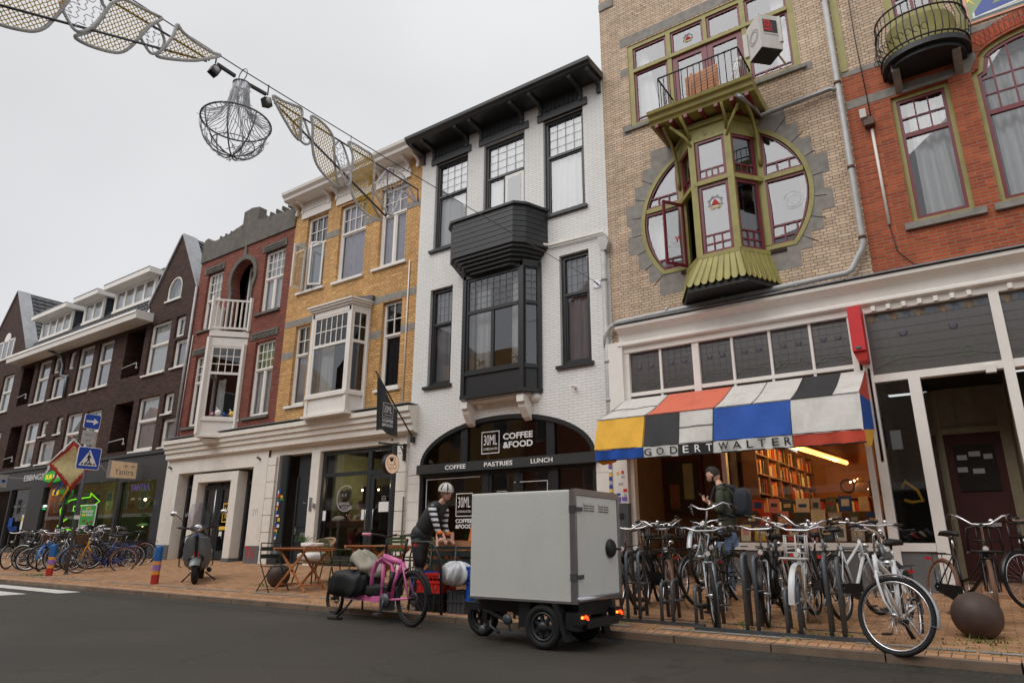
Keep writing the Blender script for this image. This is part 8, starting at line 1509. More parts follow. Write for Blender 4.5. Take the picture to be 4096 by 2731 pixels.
# ---- café terrace
def folding_chair(loc, yaw, lab):
    t = thing('folding_chair', lab, 'chair', loc, None, (0, 0, R(yaw)), False)
    def p(mb, nm, m='dark_green'): o = mb.build(nm, m, org=(0, 0, 0)); o.parent = t
    for s in (-.2, .2): m_ = MB(); m_.tube([(-.22, s, .86), (-.2, s, .55), (-.12, s, .43), (.24, s, 0)], .011, 6); p(m_, 'back_frame'); m_ = MB(); m_.tube([(.22, s*.9, .44), (-.26, s*.9, .0)], .011, 6); p(m_, 'leg')
    m_ = MB()
    for i in range(7): m_.box(-.17+i*.062, -.12+i*.062, -.2, .2, .435, .447)
    p(m_, 'seat'); m_ = MB(); m_.box(-.225, -.213, -.2, .2, .72, .79); m_.box(-.212, -.2, -.2, .2, .58, .66); m_.tube([(-.22, -.2, .86), (-.22, .2, .86)], .011, 6); m_.tube([(-.24, -.18, .02), (-.24, .18, .02)], .008, 5); p(m_, 'backrest'); return t
folding_chair((-11.25, 8.32, gz(-11, 8.3)), -8, 'dark green folding chair at the left end of the terrace beside the iron ball')
def fold_table(x, y, w, d, lab, yaw=0):
    t = thing('folding_table', lab, 'table', (x, y, gz(x, y)), 'wooden tables on the café terrace', (0, 0, R(yaw)), False)
    def p(mb, nm, m='wood'): o = mb.build(nm, m, org=(0, 0, 0)); o.parent = t
    m_ = MB(); n = 9
    for i in range(n): a = -d/2+i*d/n; m_.box(-w/2, w/2, a+.004, a+d/n-.004, .735, .755)
    m_.box(-w/2+.02, -w/2+.06, -d/2, d/2, .7, .734); m_.box(w/2-.06, w/2-.02, -d/2, d/2, .7, .734); p(m_, 'tabletop')
    for s in (-1, 1):
        m_ = MB(); m_.beam((-w/2+.06, s*(d/2-.08), 0), (w/2-.1, s*(d/2-.08), .7), .02, .045); p(m_, 'leg'); m_ = MB(); m_.beam((w/2-.06, s*(d/2-.11), 0), (-w/2+.1, s*(d/2-.11), .7), .02, .045); p(m_, 'leg')
    m_ = MB(); m_.beam((-w/2+.15, -d/2+.1, .1), (-w/2+.15, d/2-.1, .1), .03, .03); m_.beam((w/2-.15, -d/2+.1, .1), (w/2-.15, d/2-.1, .1), .03, .03); p(m_, 'stretcher')
fold_table(-10.82, 8.62, .95, .7, 'wooden folding table with crossed legs next to the dark green folding chair'); fold_table(-9.55, 9.35, 1.15, .75, 'wooden folding table behind the pink cargo bicycle'); fold_table(-9.2, 10.7, 1.0, .7, 'wooden folding table nearest the white pier of the café')
def metal_chair(loc, yaw, lab):
    t = thing('metal_chair', lab, 'chair', loc, 'green metal chairs on the café terrace', (0, 0, R(yaw)), False)
    def p(mb, nm, m='green_chair'): o = mb.build(nm, m, org=(0, 0, 0)); o.parent = t
    for sx in (-1, 1):
        for s in (-1, 1): m_ = MB(); m_.tube([(sx*.17, s*.19, .44), (sx*.24, s*.22, 0)], .014, 6); p(m_, 'leg')
    m_ = MB(); 
    for i in range(6): m_.box(-.2+i*.068, -.14+i*.068, -.21, .21, .44, .452)
    m_.tube([(.21, -.21, .44), (.21, .21, .44), (-.21, .22, .44), (-.21, -.22, .44)], .012, 6, closed=True); p(m_, 'seat')
    m_ = MB(); m_.tube([(-.2, -.22, .44), (-.27, -.22, .7), (-.29, -.19, .85), (-.3, 0, .86), (-.29, .19, .85), (-.27, .22, .7), (-.2, .22, .44)], .014, 6)
    for z in (.56, .64, .72, .79): m_.box(-.285+(.86-z)*.1, -.275+(.86-z)*.1, -.2, .2, z-.025, z+.03)
    p(m_, 'backrest')
    m_ = MB()
    for s in (-1, 1): m_.tube([(-.25, s*.22, .65), (-.1, s*.25, .66), (.18, s*.24, .65), (.2, s*.22, .45)], .012, 6)
    p(m_, 'armrests'); return t
for x, y, w, l in ((-10.85, 9.45, 75, 'green metal chair at the wooden table, its back towards the road'), (-10.55, 10.6, -80, 'green metal chair standing between the café door and the table'), (-9.85, 10.5, -95, 'green metal chair right of the café door'), (-9.2, 9.95, -100, 'green metal chair tucked behind the pink bicycle saddle')): metal_chair((x, y, gz(x, y)), w, l)
mat('rattan', (150, 122, 92), .7, var=.3, sc=60, bump=.6); mat('striped_cloth', (206, 202, 196), .8, var=.1)
ra_ = thing('rattan_armchair', 'round backed rattan armchair with white cushions behind the first terrace table', 'armchair', (-11.55, 9.5, gz(-11.5, 9.5))); z = gz(-11.5, 9.5); m_ = MB(); V = []
for j in range(7):
    for k in range(17): a = pi*(k/16)*1.05-.1; r = .34+.03*j/6; V.append((-11.55+r*cos(a), 9.5+r*sin(a), z+.42+j*.075*(.55+.45*sin(pi*k/16))))
m_.add(V, [(i*17+k, i*17+k+1, (i+1)*17+k+1, (i+1)*17+k) for i in range(6) for k in range(16)], 0, True); m_.tube([V[6*17+k] for k in range(17)], .025, 6); m_.build('backrest', 'rattan', ra_); m_ = MB(); m_.lathe([(0, z+.42), (.33, z+.42), (.33, z+.38), (0, z+.38)], (-11.55, 9.5, 0), 20); m_.build('seat', 'rattan', ra_)
for dx, dy in ((-.25, -.25), (.25, -.25), (-.25, .25), (.25, .25)): m_ = MB(); m_.tube([(-11.55+dx*.9, 9.5+dy*.9, z+.4), (-11.55+dx*1.2, 9.5+dy*1.2, z)], .014, 6); m_.build('leg', 'plastic_black', ra_)
tag(lumpy((-11.5, 9.4, z+.5), .27, .25, .09, 12, .06, 2, 2, .4).build('cushion', 'striped_cloth', org=(-11.5, 9.4, z+.42)), 'white cushion lying on the seat of the rattan armchair', 'cushion')
tag(lumpy((-10.75, 8.75, gz(-10.8, 8.7)+.8), .22, .16, .04, 12, .08, 4, 2, .5).build('folded_blanket', 'striped_cloth', org=(-10.75, 8.75, .97)), 'folded white blanket on the first wooden terrace table', 'blanket')
pl_ = thing('planter', 'small green plant in a dark pot on the first wooden terrace table', 'plant pot', (-11.15, 8.85, .97)); m_ = MB(); m_.box(-11.32, -11.0, 8.78, 8.93, .965, 1.05); m_.build('pot', 'plastic_black', pl_); m_ = MB(); leaves(m_, (-11.16, 8.85, 1.1), .13, 260, .035, .5); m_.v = [(v[0], v[1], max(v[2], 1.03)) for v in m_.v]; m_.build('foliage', 'leaf', pl_, recalc=False)
tag(MB().box(-10.95, -10.72, 9.72, 9.75, .72, 1.0).build('striped_towel', 'striped_cloth', org=(-10.85, 9.7, .7)), 'white and brown striped towel hanging over the nearest green metal chair', 'towel') if 0 else None
bn_ = thing('bench', 'long dark green slatted bench behind the stacked crates', 'bench', (-6.3, 7.95, gz(-6.3, 8)))
m_ = MB()
for z0, z1, y in ((.96, 1.0, 8.05), (.86, .93, 8.04), (.74, .82, 8.03)): m_.box(-7.15, -5.2, y, y+.03, z0, z1)
m_.build('backrest', 'dark_green', bn_); m_ = MB()
for i in range(4): m_.box(-7.15, -5.2, 7.6+i*.1, 7.68+i*.1, .54, .57)
m_.build('seat', 'dark_green', bn_)
for x in (-7.1, -6.62, -5.25): m_ = MB(); m_.tube([(x, 8.04, 1.0), (x, 8.0, .56), (x, 8.06, .15)], .02, 6); m_.tube([(x, 8.0, .55), (x, 7.62, .54), (x, 7.58, .13)], .02, 6); m_.build('leg', 'dark_green', bn_)
# terrace table behind with parcels
fold_table(-6.9, 8.75, 1.5, .7, 'wooden table behind the dark bench carrying the cardboard box')
mat('cardboard', (176, 134, 98), .8, var=.05); mat('orange_cushion', (206, 112, 60), .9, var=.25, sc=20); mat('pink_cushion', (220, 168, 150), .9)
zt = gz(-6.9, 8.75)+.757; m_ = MB(); m_.box(-7.2, -6.72, 8.3, 8.6, zt-.02, zt+.12); letter(m_, 'cb', (-7.1, 8.298, zt+.0), (1, 0, 0), (0, 0, 1), .12, .06, 1, .03); tag(m_.build('cardboard_box', ['cardboard', 'black_letter'], org=(-6.95, 8.5, zt)), 'flat cardboard box under the hands of the cyclist', 'box')
m_ = MB(); m_.box(-7.2, -6.6, 8.2, 8.5, .3, .78); letter(m_, 'cb', (-7.05, 8.198, .66), (1, 0, 0), (0, 0, 1), .16, .08, 1, .03); tag(m_.build('cardboard_box', ['cardboard', 'black_letter'], org=(-6.9, 8.35, .3)), 'large cardboard box standing low behind the bench slats', 'box')
m_ = MB(); m_.obox((-6.85, 8.95, zt+.2), .42, .1, .36, Matrix.Rotation(R(12), 4, 'Y')); tag(m_.build('cushion', 'orange_cushion', org=(-6.85, 8.95, zt)), 'orange patterned cushion leaning on the terrace table', 'cushion')
m_ = MB(); m_.obox((-7.75, 9.1, zt+.13), .32, .1, .28); tag(m_.build('cushion', 'pink_cushion', org=(-7.75, 9.1, zt)), 'pale pink cushion left of the cyclist', 'cushion')
m_ = MB(); m_.box(-7.75, -7.3, 8.72, 9.1, .26, .3) if 0 else None
# crates
def crate(x0, x1, y0, y1, z0, z1, m, lab, ribs=True):
    t = MB(); w = .015; t.box(x0, x1, y0, y0+w, z0, z1); t.box(x0, x1, y1-w, y1, z0, z1); t.box(x0, x0+w, y0+w, y1-w, z0, z1); t.box(x1-w, x1, y0+w, y1-w, z0, z1); t.box(x0+w, x1-w, y0+w, y1-w, z0, z0+w)
    if ribs:
        n = max(1, int((x1-x0)/.07))
        for i in range(n+1): x = x0+(x1-x0-.01)*i/n; t.box(x, x+.01, y0-.01, y0-.001, z0, z1)
        for z in (z0, (z0+z1)/2, z1-.02): t.box(x0-.008, x1+.008, y0-.016, y0-.011, z, z+.02)
        for i in range(5): y = y0+(y1-y0)*i/5+.02; t.box(x1+.001, x1+.01, y, y+.01, z0, z1)
    tag(t.build('crate', m, org=((x0+x1)/2, (y0+y1)/2, z0)), lab, 'crate', 'crates stacked behind the pink bicycle')
mat('crate_red', (206, 40, 36), .45); mat('crate_blue', (20, 90, 190), .45)
crate(-6.98, -6.49, 7.6, 7.95, .12, .37, 'plastic_black', 'black crate at the bottom of the stack behind the pink bicycle'); crate(-6.96, -6.51, 7.6, 7.93, .375, .63, 'crate_red', 'red ribbed crate on top of the black crate'); crate(-7.42, -7.0, 7.97, 8.02+.25, .38, .64, 'crate_blue', 'blue crate just behind the red crate')
crate(-6.6, -6.28, 7.5, 7.58, .3, .75, 'crate_blue', 'blue folded crate standing upright beside the delivery trike') if 0 else crate(-6.06, -6.0, 7.6, 7.75, .3, .74, 'crate_blue', 'thin blue crate standing upright beside the delivery trike')
crate(-6.4, -6.1, 7.62, 7.9, .12, .42, 'bike_grey', 'small grey box standing under the clear plastic bag')
m_ = lumpy((-6.27, 7.62, .64), .22, .17, .15, 26, .13, 11, 5, .1); tag(m_.build('plastic_bag', 'plastic_film', org=(-6.27, 7.62, .5)), 'crumpled clear plastic bag hanging from the trolley beside the trike', 'bag')
tw_ = thing('hand_trolley', 'black bent tube handle of a trolley rising behind the pink bicycle wheel', 'trolley', (-6.4, 7.5, .12)); m_ = MB(); m_.tube([(-6.9, 7.38, 1.05), (-6.6, 7.4, 1.06), (-6.5, 7.4, 1.02), (-6.38, 7.42, .82), (-6.34, 7.42, .12)], .022, 8); m_.build('handle', 'plastic_black', tw_); m_ = MB(); m_.box(-6.85, -6.8, 7.36, 7.38, 1.0, 1.04); m_.build('reflector', 'red', tw_)
# ================================================================ people
def skin(nm, nodes, edges, m, parent, sub=2, root=0, sq=None):
    me = bpy.data.meshes.new(nm); me.from_pydata([Vector(n[:3]) for n in nodes], edges, []); o = bpy.data.objects.new(nm, me); COL.objects.link(o)
    md = o.modifiers.new('s', 'SKIN'); md.use_smooth_shade = True; md.branch_smoothing = .4
    for i, n in enumerate(nodes): v = me.skin_vertices[0].data[i]; v.radius = (n[3], n[4] if len(n) > 4 else n[3]); v.use_root = (i == root)
    s = o.modifiers.new('u', 'SUBSURF'); s.levels = s.render_levels = sub
    dg = bpy.context.evaluated_depsgraph_get(); nm_ = bpy.data.meshes.new_from_object(o.evaluated_get(dg)); bpy.data.objects.remove(o)
    nm_.materials.clear(); nm_.materials.append(MT[m]); 
    for p in nm_.polygons: p.use_smooth = True; p.material_index = 0
    r = bpy.data.objects.new(nm, nm_); COL.objects.link(r)
    if parent: r.parent = parent; g = ORG.get(parent.name, (0, 0, 0)); 
    return r
def cov(nodes, bare, k=.7): return [n if i in bare else (*n[:3], *[q*k for q in n[3:]]) for i, n in enumerate(nodes)]
def hips(o, c, r, sc, legs):
    mb = MB(); mb.ball(c, r, 18, 0, sc)
    for a, b, ra, rb in legs: mb.tube([a, tuple((Vector(a)*2+Vector(b))/3), tuple((Vector(a)+Vector(b)*2)/3), b], [ra, ra*.97, (ra+rb)/2, rb], 14)
    join_into(o, mb)
def chain(*pts): return list(pts), [(i, i+1) for i in range(len(pts)-1)]
def join_into(o, mb):   # weld extra surface (head, fingers) into the body mesh
    me = o.data; v0 = [tuple(v.co) for v in me.vertices]; f0 = [tuple(p.vertices) for p in me.polygons]; b = len(v0); n = bpy.data.meshes.new(o.name)
    n.from_pydata(v0+mb.v, [], f0+[tuple(i+b for i in f) for f in mb.f]); n.materials.append(me.materials[0]); n.polygons.foreach_set('use_smooth', [True]*len(n.polygons)); n.update(); o.data = n
def head(c, f, s=1.0, tilt=0):   # c centre, f facing unit vector (x,y), returns MB with face modelled
    mb = MB(); F_ = Vector((f[0], f[1], 0)).normalized(); U = Vector((0, 0, 1)); q = Matrix.Rotation(R(tilt), 3, U.cross(F_)); F_ = q @ F_; U = q @ U; L2 = U.cross(F_); n = 20; c = Vector(c); V = []
    for i in range(n+1):
        th = pi*i/n
        for k in range(24):
            a = 2*pi*k/24; x = sin(th)*cos(a); y = sin(th)*sin(a); z = cos(th); w = .073*(1-.22*max(0, -z)); d = .095 if x > 0 else .1; px = x*d; py = y*w; pz = z*.118
            if x > .3 and z < .1: px += .006*(1-abs(y)); 
            if z < -.5 and x > 0: px += .01
            if x > .75 and abs(y) < .3 and -.35 < z < .1: px += .016*(1-abs(y)/.3)*(1-abs(z+.2)/.35)     # nose
            if x > .6 and .05 < z < .22 and .12 < abs(y) < .5: px -= .006                                # eye sockets
            V.append(c+(F_*px+L2*py+U*pz)*s)
    mb.add(V, [(i*24+k, (i+1)*24+k, (i+1)*24+(k+1) % 24, i*24+(k+1) % 24) for i in range(n) for k in range(24)], 0, True)
    for sd in (-1, 1): mb.ball(c+(F_*-.005+L2*sd*.073+U*-.01)*s, .02*s, 8, 0, (.9, .5, 1.4))
    return mb, F_, L2, U
def face(c, F_, L2, U, s, parent):
    m_ = MB()
    for sd in (-1, 1): m_.ball(Vector(c)+(F_*.085+L2*sd*.03+U*.014)*s, .009*s, 8, 0); m_.obox(Vector(c)+(F_*.092+L2*sd*.03+U*.034)*s, .008, .03, .006, None, 0)
    m_.obox(Vector(c)+(F_*.09+U*-.055)*s, .008, .035, .006, None, 1); m_.build('eyes_and_lips', ['hair', 'cloth_red'], parent, org=(0, 0, 0))
def hand(P, d, n_, s=1, curl=.3, side=1):   # palm at P pointing d, palm normal n_
    mb = MB(); P = Vector(P); d = Vector(d).normalized(); n_ = Vector(n_); n_ = (n_-d*n_.dot(d)).normalized(); w = d.cross(n_)*side
    mb.obox(P+d*.045*s, .085*s, .075*s, .026*s, Matrix((d, w, n_)).transposed().to_4x4())
    for i, l in enumerate((.068, .078, .073, .056)):
        b = P+d*.088*s+w*(-.03+.02*i)*s; m1 = b+(d*cos(curl)+n_*sin(curl))*l*.5*s; e = m1+(d*cos(curl*2.2)+n_*sin(curl*2.2))*l*.5*s; mb.tube([b-d*.02, b, m1, e], [.009*s, .0095*s, .0085*s, .007*s], 6)
    b = P+d*.02*s-w*.035*s; mb.tube([b, b+(d*.6-w*.7)*.035*s, b+(d*.95-w*.5+n_*.4)*.06*s], [.012*s, .011*s, .008*s], 6); return mb
def shoe(mb, x, y, z, dx, dy, l=.27):
    d = Vector((dx, dy, 0)).normalized(); n_ = Vector((-d.y, d.x, 0)); V = []; k = 10
    for t, w, h in ((0, .03, .06), (.08, .038, .085), (.3, .042, .09), (.55, .045, .065), (.8, .048, .045), (1, .025, .025)):
        c = Vector((x, y, z))+d*(t-.25)*l
        for i in range(k): a = pi*i/(k-1); V.append(c+n_*w*cos(a)+Vector((0, 0, h*sin(a)*1.0)))
    mb.add(V, [(a*k+i, a*k+i+1, (a+1)*k+i+1, (a+1)*k+i) for a in range(5) for i in range(k-1)]+[(a*k+k-1, a*k, (a+1)*k, (a+1)*k+k-1) for a in range(5)]+[tuple(range(k)), tuple(5*k+i for i in range(k))], 0, True)
# cyclist leaning forward over the parcel
cy = thing('person', 'person with white bicycle helmet and striped sleeves leaning on a cardboard box', 'person', (0, 0, 0)); cy.location = (0, 0, 0)
gy = 8.02; zg = gz(-7.3, 8)
body = skin('body', cov([(-7.28, gy, 1.14, .13, .15), (-7.2, gy, 1.3, .11, .14), (-7.07, gy, 1.46, .115, .16), (-6.97, gy, 1.565, .09, .13), (-6.92, gy, 1.64, .05), (-6.87, gy, 1.71, .05),
    (-6.95, gy-.17, 1.54, .05), (-6.85, gy-.2, 1.34, .04), (-6.79, gy-.16, 1.13, .026), (-6.98, gy+.17, 1.52, .05), (-7.02, gy+.2, 1.33, .038), (-6.9, gy+.16, 1.12, .026),
    (-7.3, gy-.09, 1.03, .09), (-7.22, gy-.11, .68, .06), (-7.28, gy-.11, zg+.1, .04), (-7.33, gy+.09, 1.03, .09), (-7.4, gy+.1, .68, .06), (-7.55, gy+.1, zg+.12, .04)], (4, 5, 8, 11)),
    [(0, 1), (1, 2), (2, 3), (3, 4), (4, 5), (3, 6), (6, 7), (7, 8), (3, 9), (9, 10), (10, 11), (0, 12), (12, 13), (13, 14), (0, 15), (15, 16), (16, 17)], 'skin', cy)
hc_ = (-6.83, gy, 1.785); mb, F_, L2, U = head(hc_, (1, -.25), 1.0, 8); h1 = hand((-6.78, gy-.16, 1.12), (.75, .1, -.35), (.2, 0, -1), 1.0, .5); h2 = hand((-6.9, gy+.16, 1.11), (.75, 0, -.3), (.2, 0, -1), 1.0, .5, -1)
for h_ in (h1, h2): mb.add(h_.v, h_.f)
join_into(body, mb); face(hc_, F_, L2, U, 1, body)
mat('vest_black', (40, 41, 43), .7, var=.1); mat('tights', (30, 31, 34), .6)
m, n, l, p = new_mat('stripes'); g = n.new('ShaderNodeNewGeometry'); s = n.new('ShaderNodeSeparateXYZ'); l.new(g.outputs['Position'], s.inputs[0]); a = n.new('ShaderNodeMath'); a.operation = 'MULTIPLY'; a.inputs[1].default_value = 1/.078; l.new(s.outputs[2], a.inputs[0]); f = n.new('ShaderNodeMath'); f.operation = 'FRACT'; l.new(a.outputs[0], f.inputs[0]); c = n.new('ShaderNodeMath'); c.operation = 'GREATER_THAN'; c.inputs[1].default_value = .48; l.new(f.outputs[0], c.inputs[0]); r = n.new('ShaderNodeMix'); r.data_type = 'RGBA'; r.inputs[6].default_value = (.015, .015, .017, 1); r.inputs[7].default_value = (.72, .72, .74, 1); l.new(c.outputs[0], r.inputs[0]); l.new(r.outputs[2], p.inputs['Base Color']); p.inputs['Roughness'].default_value = .8
vs_ = skin('vest', [(-7.31, gy, 1.2, .155, .17), (-7.22, gy, 1.3, .14, .165), (-7.08, gy, 1.47, .14, .185), (-6.97, gy, 1.57, .11, .17), (-6.92, gy, 1.64, .066)], [(0, 1), (1, 2), (2, 3), (3, 4)], 'vest_black', cy)
hips(vs_, (-6.97, gy, 1.575), .125, (.78, 1.35, .72), ())
for sgn, A in ((-1, [(-7.0, gy-.13, 1.58, .07), (-6.94, gy-.18, 1.53, .066), (-6.85, gy-.2, 1.34, .054), (-6.8, gy-.165, 1.17, .042)]), (1, [(-7.0, gy+.13, 1.57, .07), (-6.98, gy+.18, 1.52, .064), (-7.02, gy+.2, 1.33, .052), (-6.92, gy+.165, 1.16, .042)])):
    skin('sleeve', A, [(0, 1), (1, 2), (2, 3)], 'stripes', cy); e = A[-1]; m_ = MB(); m_.tube([(e[0]-.006, e[1], e[2]+.045), (e[0]+.008, e[1], e[2]-.005)], .047, 10); m_.tube([(e[0]+.008, e[1], e[2]-.005), (e[0]+.02, e[1], e[2]-.05)], .037, 10, 1); m_.build('cuff', ['orange_cuff', 'tights'] if mat('orange_cuff', (236, 120, 30), .6) else '', cy, org=(0, 0, 0))
tg_ = skin('tights', [(-7.25, gy, 1.24, .135, .155), (-7.3, gy, 1.13, .145, .165), (-7.3, gy-.09, 1.0, .1), (-7.22, gy-.11, .68, .068), (-7.28, gy-.11, zg+.12, .046), (-7.34, gy+.09, 1.0, .1), (-7.41, gy+.1, .68, .068), (-7.55, gy+.1, zg+.14, .046)], [(0, 1), (1, 2), (2, 3), (3, 4), (1, 5), (5, 6), (6, 7)], 'tights', cy)
hips(tg_, (-7.31, gy, 1.16), .17, (.95, 1.02, 1.05), (((-7.3, gy-.085, 1.1), (-7.22, gy-.11, .68), .105, .07), ((-7.22, gy-.11, .7), (-7.28, gy-.11, zg+.1), .07, .042), ((-7.33, gy+.085, 1.1), (-7.41, gy+.1, .68), .105, .07), ((-7.41, gy+.1, .7), (-7.55, gy+.1, zg+.12), .07, .042)))
m_ = MB(); shoe(m_, -7.26, gy-.11, zg, 1, -.1); m_.build('shoe', 'plastic_black', cy, org=(0, 0, 0)); m_ = MB(); shoe(m_, -7.53, gy+.1, zg, 1, 0); m_.build('shoe', 'plastic_black', cy, org=(0, 0, 0))
m_ = MB(); Cc = Vector(hc_)+U*.035-F_*.012; V = []
for i in range(9):
    th = .5*pi*i/8*1.12
    for k in range(28): a = 2*pi*k/28; V.append(Cc+(F_*cos(a)*(.14 if cos(a) > 0 else .15)*sin(th)+L2*sin(a)*.105*sin(th)+U*(.118*cos(th))))
for i in range(8):
    for k in range(28): slot = (k % 4 == 1 and 2 <= i <= 6); m_.add([V[i*28+k], V[(i+1)*28+k], V[(i+1)*28+(k+1) % 28], V[i*28+(k+1) % 28]], [(0, 1, 2, 3)], 1 if slot else 0, True)
m_.build('helmet', ['awning_white', 'plastic_black'], cy, org=(0, 0, 0)); m_ = MB()
for sd in (-1, 1): m_.tube([Vector(hc_)+L2*sd*.078+U*.03, Vector(hc_)+L2*sd*.07-U*.05+F_*.02, Vector(hc_)-U*.115+F_*.035], .005, 5)
m_.obox(Vector(hc_)+F_*.098+U*.018, .02, .12, .03, Matrix((F_, L2, U)).transposed().to_4x4(), 0); m_.build('helmet_strap', 'plastic_black', cy, org=(0, 0, 0)); m_ = MB(); m_.ball(Vector(hc_)-F_*.05-U*.02, .08, 12, 0, (.8, .85, 1)); m_.build('hair', 'hair_brown', cy, org=(0, 0, 0))
# man with a backpack
mn = thing('person', 'bearded man in a dark green jacket with backpack looking at his phone outside the bookshop', 'person', (0, 0, 0)); y = 9.9; zg = gz(-3.2, 9.9)
body = skin('body', cov([(-3.18, y, 1.2, .14, .12), (-3.16, y, 1.45, .13, .11), (-3.16, y, 1.7, .15, .1), (-3.18, y, 1.8, .1, .09), (-3.23, y, 1.88, .055), (-3.27, y, 1.95, .055), (-3.18, y-.2, 1.74, .055), (-3.16, y-.24, 1.46, .045), (-3.38, y-.12, 1.6, .03), (-3.18, y+.2, 1.74, .055), (-3.16, y+.22, 1.46, .045), (-3.38, y+.08, 1.6, .03),
    (-3.19, y-.1, 1.05, .09), (-3.2, y-.1, .72, .065), (-3.14, y-.1, zg+.1, .045), (-3.19, y+.1, 1.05, .09), (-3.26, y+.1, .72, .065), (-3.3, y+.1, zg+.1, .045)], (4, 5, 8, 11)), [(0, 1), (1, 2), (2, 3), (3, 4), (4, 5), (3, 6), (6, 7), (7, 8), (3, 9), (9, 10), (10, 11), (0, 12), (12, 13), (13, 14), (0, 15), (15, 16), (16, 17)], 'skin', mn)
hc_ = (-3.32, y, 2.02); mb, F_, L2, U = head(hc_, (-1, -.1), 1.02, 28); h1 = hand((-3.38, y-.12, 1.6), (-.8, .1, .5), (0, .3, 1), 1, .7); h2 = hand((-3.38, y+.08, 1.6), (-.8, -.1, .5), (0, 0, 1), 1, .7, -1)
for h_ in (h1, h2): mb.add(h_.v, h_.f)
join_into(body, mb); face(hc_, F_, L2, U, 1, body)
mat('jacket_green', (56, 60, 46), .75, var=.12); mat('jeans', (98, 118, 148), .8, var=.12, sc=10)
jk_ = skin('jacket', [(-3.17, y, 1.12, .17, .15), (-3.15, y, 1.45, .165, .14), (-3.15, y, 1.7, .18, .13), (-3.17, y, 1.81, .12, .11), (-3.22, y, 1.87, .075)], [(0, 1), (1, 2), (2, 3), (3, 4)], 'jacket_green', mn)
hips(jk_, (-3.18, y, 1.8), .125, (.8, 1.5, .72), ())
for A in ([(-3.17, y-.15, 1.77, .075), (-3.17, y-.22, 1.7, .07), (-3.15, y-.25, 1.46, .062), (-3.34, y-.14, 1.585, .046)], [(-3.17, y+.15, 1.77, .075), (-3.17, y+.22, 1.7, .07), (-3.15, y+.23, 1.46, .06), (-3.34, y+.1, 1.585, .046)]): skin('sleeve', A, [(0, 1), (1, 2), (2, 3)], 'jacket_green', mn)
jn_ = skin('jeans', [(-3.18, y, 1.16, .155, .14), (-3.19, y-.1, 1.0, .1), (-3.2, y-.1, .72, .08), (-3.14, y-.1, zg+.09, .065), (-3.19, y+.1, 1.0, .1), (-3.26, y+.1, .72, .08), (-3.3, y+.1, zg+.09, .065)], [(0, 1), (1, 2), (2, 3), (0, 4), (4, 5), (5, 6)], 'jeans', mn)
hips(jn_, (-3.18, y, 1.1), .165, (.88, 1.02, 1.0), (((-3.19, y-.09, 1.06), (-3.2, y-.1, .7), .1, .078), ((-3.2, y-.1, .72), (-3.14, y-.1, zg+.08), .078, .066), ((-3.19, y+.09, 1.06), (-3.26, y+.1, .7), .1, .078), ((-3.26, y+.1, .72), (-3.3, y+.1, zg+.08), .078, .066)))
m_ = MB(); shoe(m_, -3.16, y-.1, zg, -1, 0); shoe(m_, -3.32, y+.1, zg, -1, 0); m_.build('shoes', 'plastic_black', mn, org=(0, 0, 0))
def hairc(c, F_, L2, U, m, parent, s=1.0, beard=False):
    m_ = MB(); V = []; K = 22; rn = random.Random(6)
    for i in range(12):
        th = pi*i/11*.64
        for k in range(K): a = 2*pi*k/K; ff = cos(a); lim_ = 1.0 if ff < .1 else .5; t = th*lim_; rr = 1+.03*rn.random(); V.append(Vector(c)+U*.014+(F_*ff*(.102 if ff > 0 else .112)*sin(t)-F_*.006+L2*sin(a)*.084*sin(t)+U*.125*cos(t))*s*rr)
    m_.add(V, [(i*K+k, (i+1)*K+k, (i+1)*K+(k+1) % K, i*K+(k+1) % K) for i in range(11) for k in range(K)], 0, True)
    if beard: m_.ball(Vector(c)+F_*.042-U*.075, .062, 12, 0, (.85, .85, .75)); m_.tube([Vector(c)+L2*.07-U*.02, Vector(c)+L2*.06-U*.07+F_*.03], .016, 6); m_.tube([Vector(c)-L2*.07-U*.02, Vector(c)-L2*.06-U*.07+F_*.03], .016, 6)
    m_.build('hair', m, parent, org=(0, 0, 0))
hairc(hc_, F_, L2, U, 'hair', mn, 1.02, True)
ph = MB(); ph.obox((-3.5, y-.03, 1.7), .012, .08, .15, Matrix.Rotation(R(-40), 4, 'Y')); tag(ph.build('phone', 'plastic_black', org=(-3.5, y, 1.7)), 'black phone held in the hands of the man with the backpack', 'phone')
bk = thing('backpack', 'dark backpack worn by the man in the green jacket', 'backpack', (-2.93, y, 1.3)); mat('pack_blue', (38, 44, 54), .8, var=.15); c = (-2.9, y, 1.6); m_ = lumpy(c, .12, .155, .21, 16, .04, 3, 3, .45); m_.build('bag', 'pack_blue', bk); m_ = MB()
for s in (-.12, .12): m_.tube([(-2.98, y+s, 1.78), (-3.1, y+s, 1.875), (-3.27, y+s, 1.83), (-3.34, y+s, 1.65), (-3.25, y+s*1.3, 1.45), (-3.0, y+s*1.1, 1.4)], .018, 6)
m_.build('strap', 'pack_blue', bk)
for o in bpy.data.objects:
    if not o.parent and (o == mn or o.name in ('phone', 'backpack')): o.location = Vector(o.location)+Vector((-.15, .5, .05))
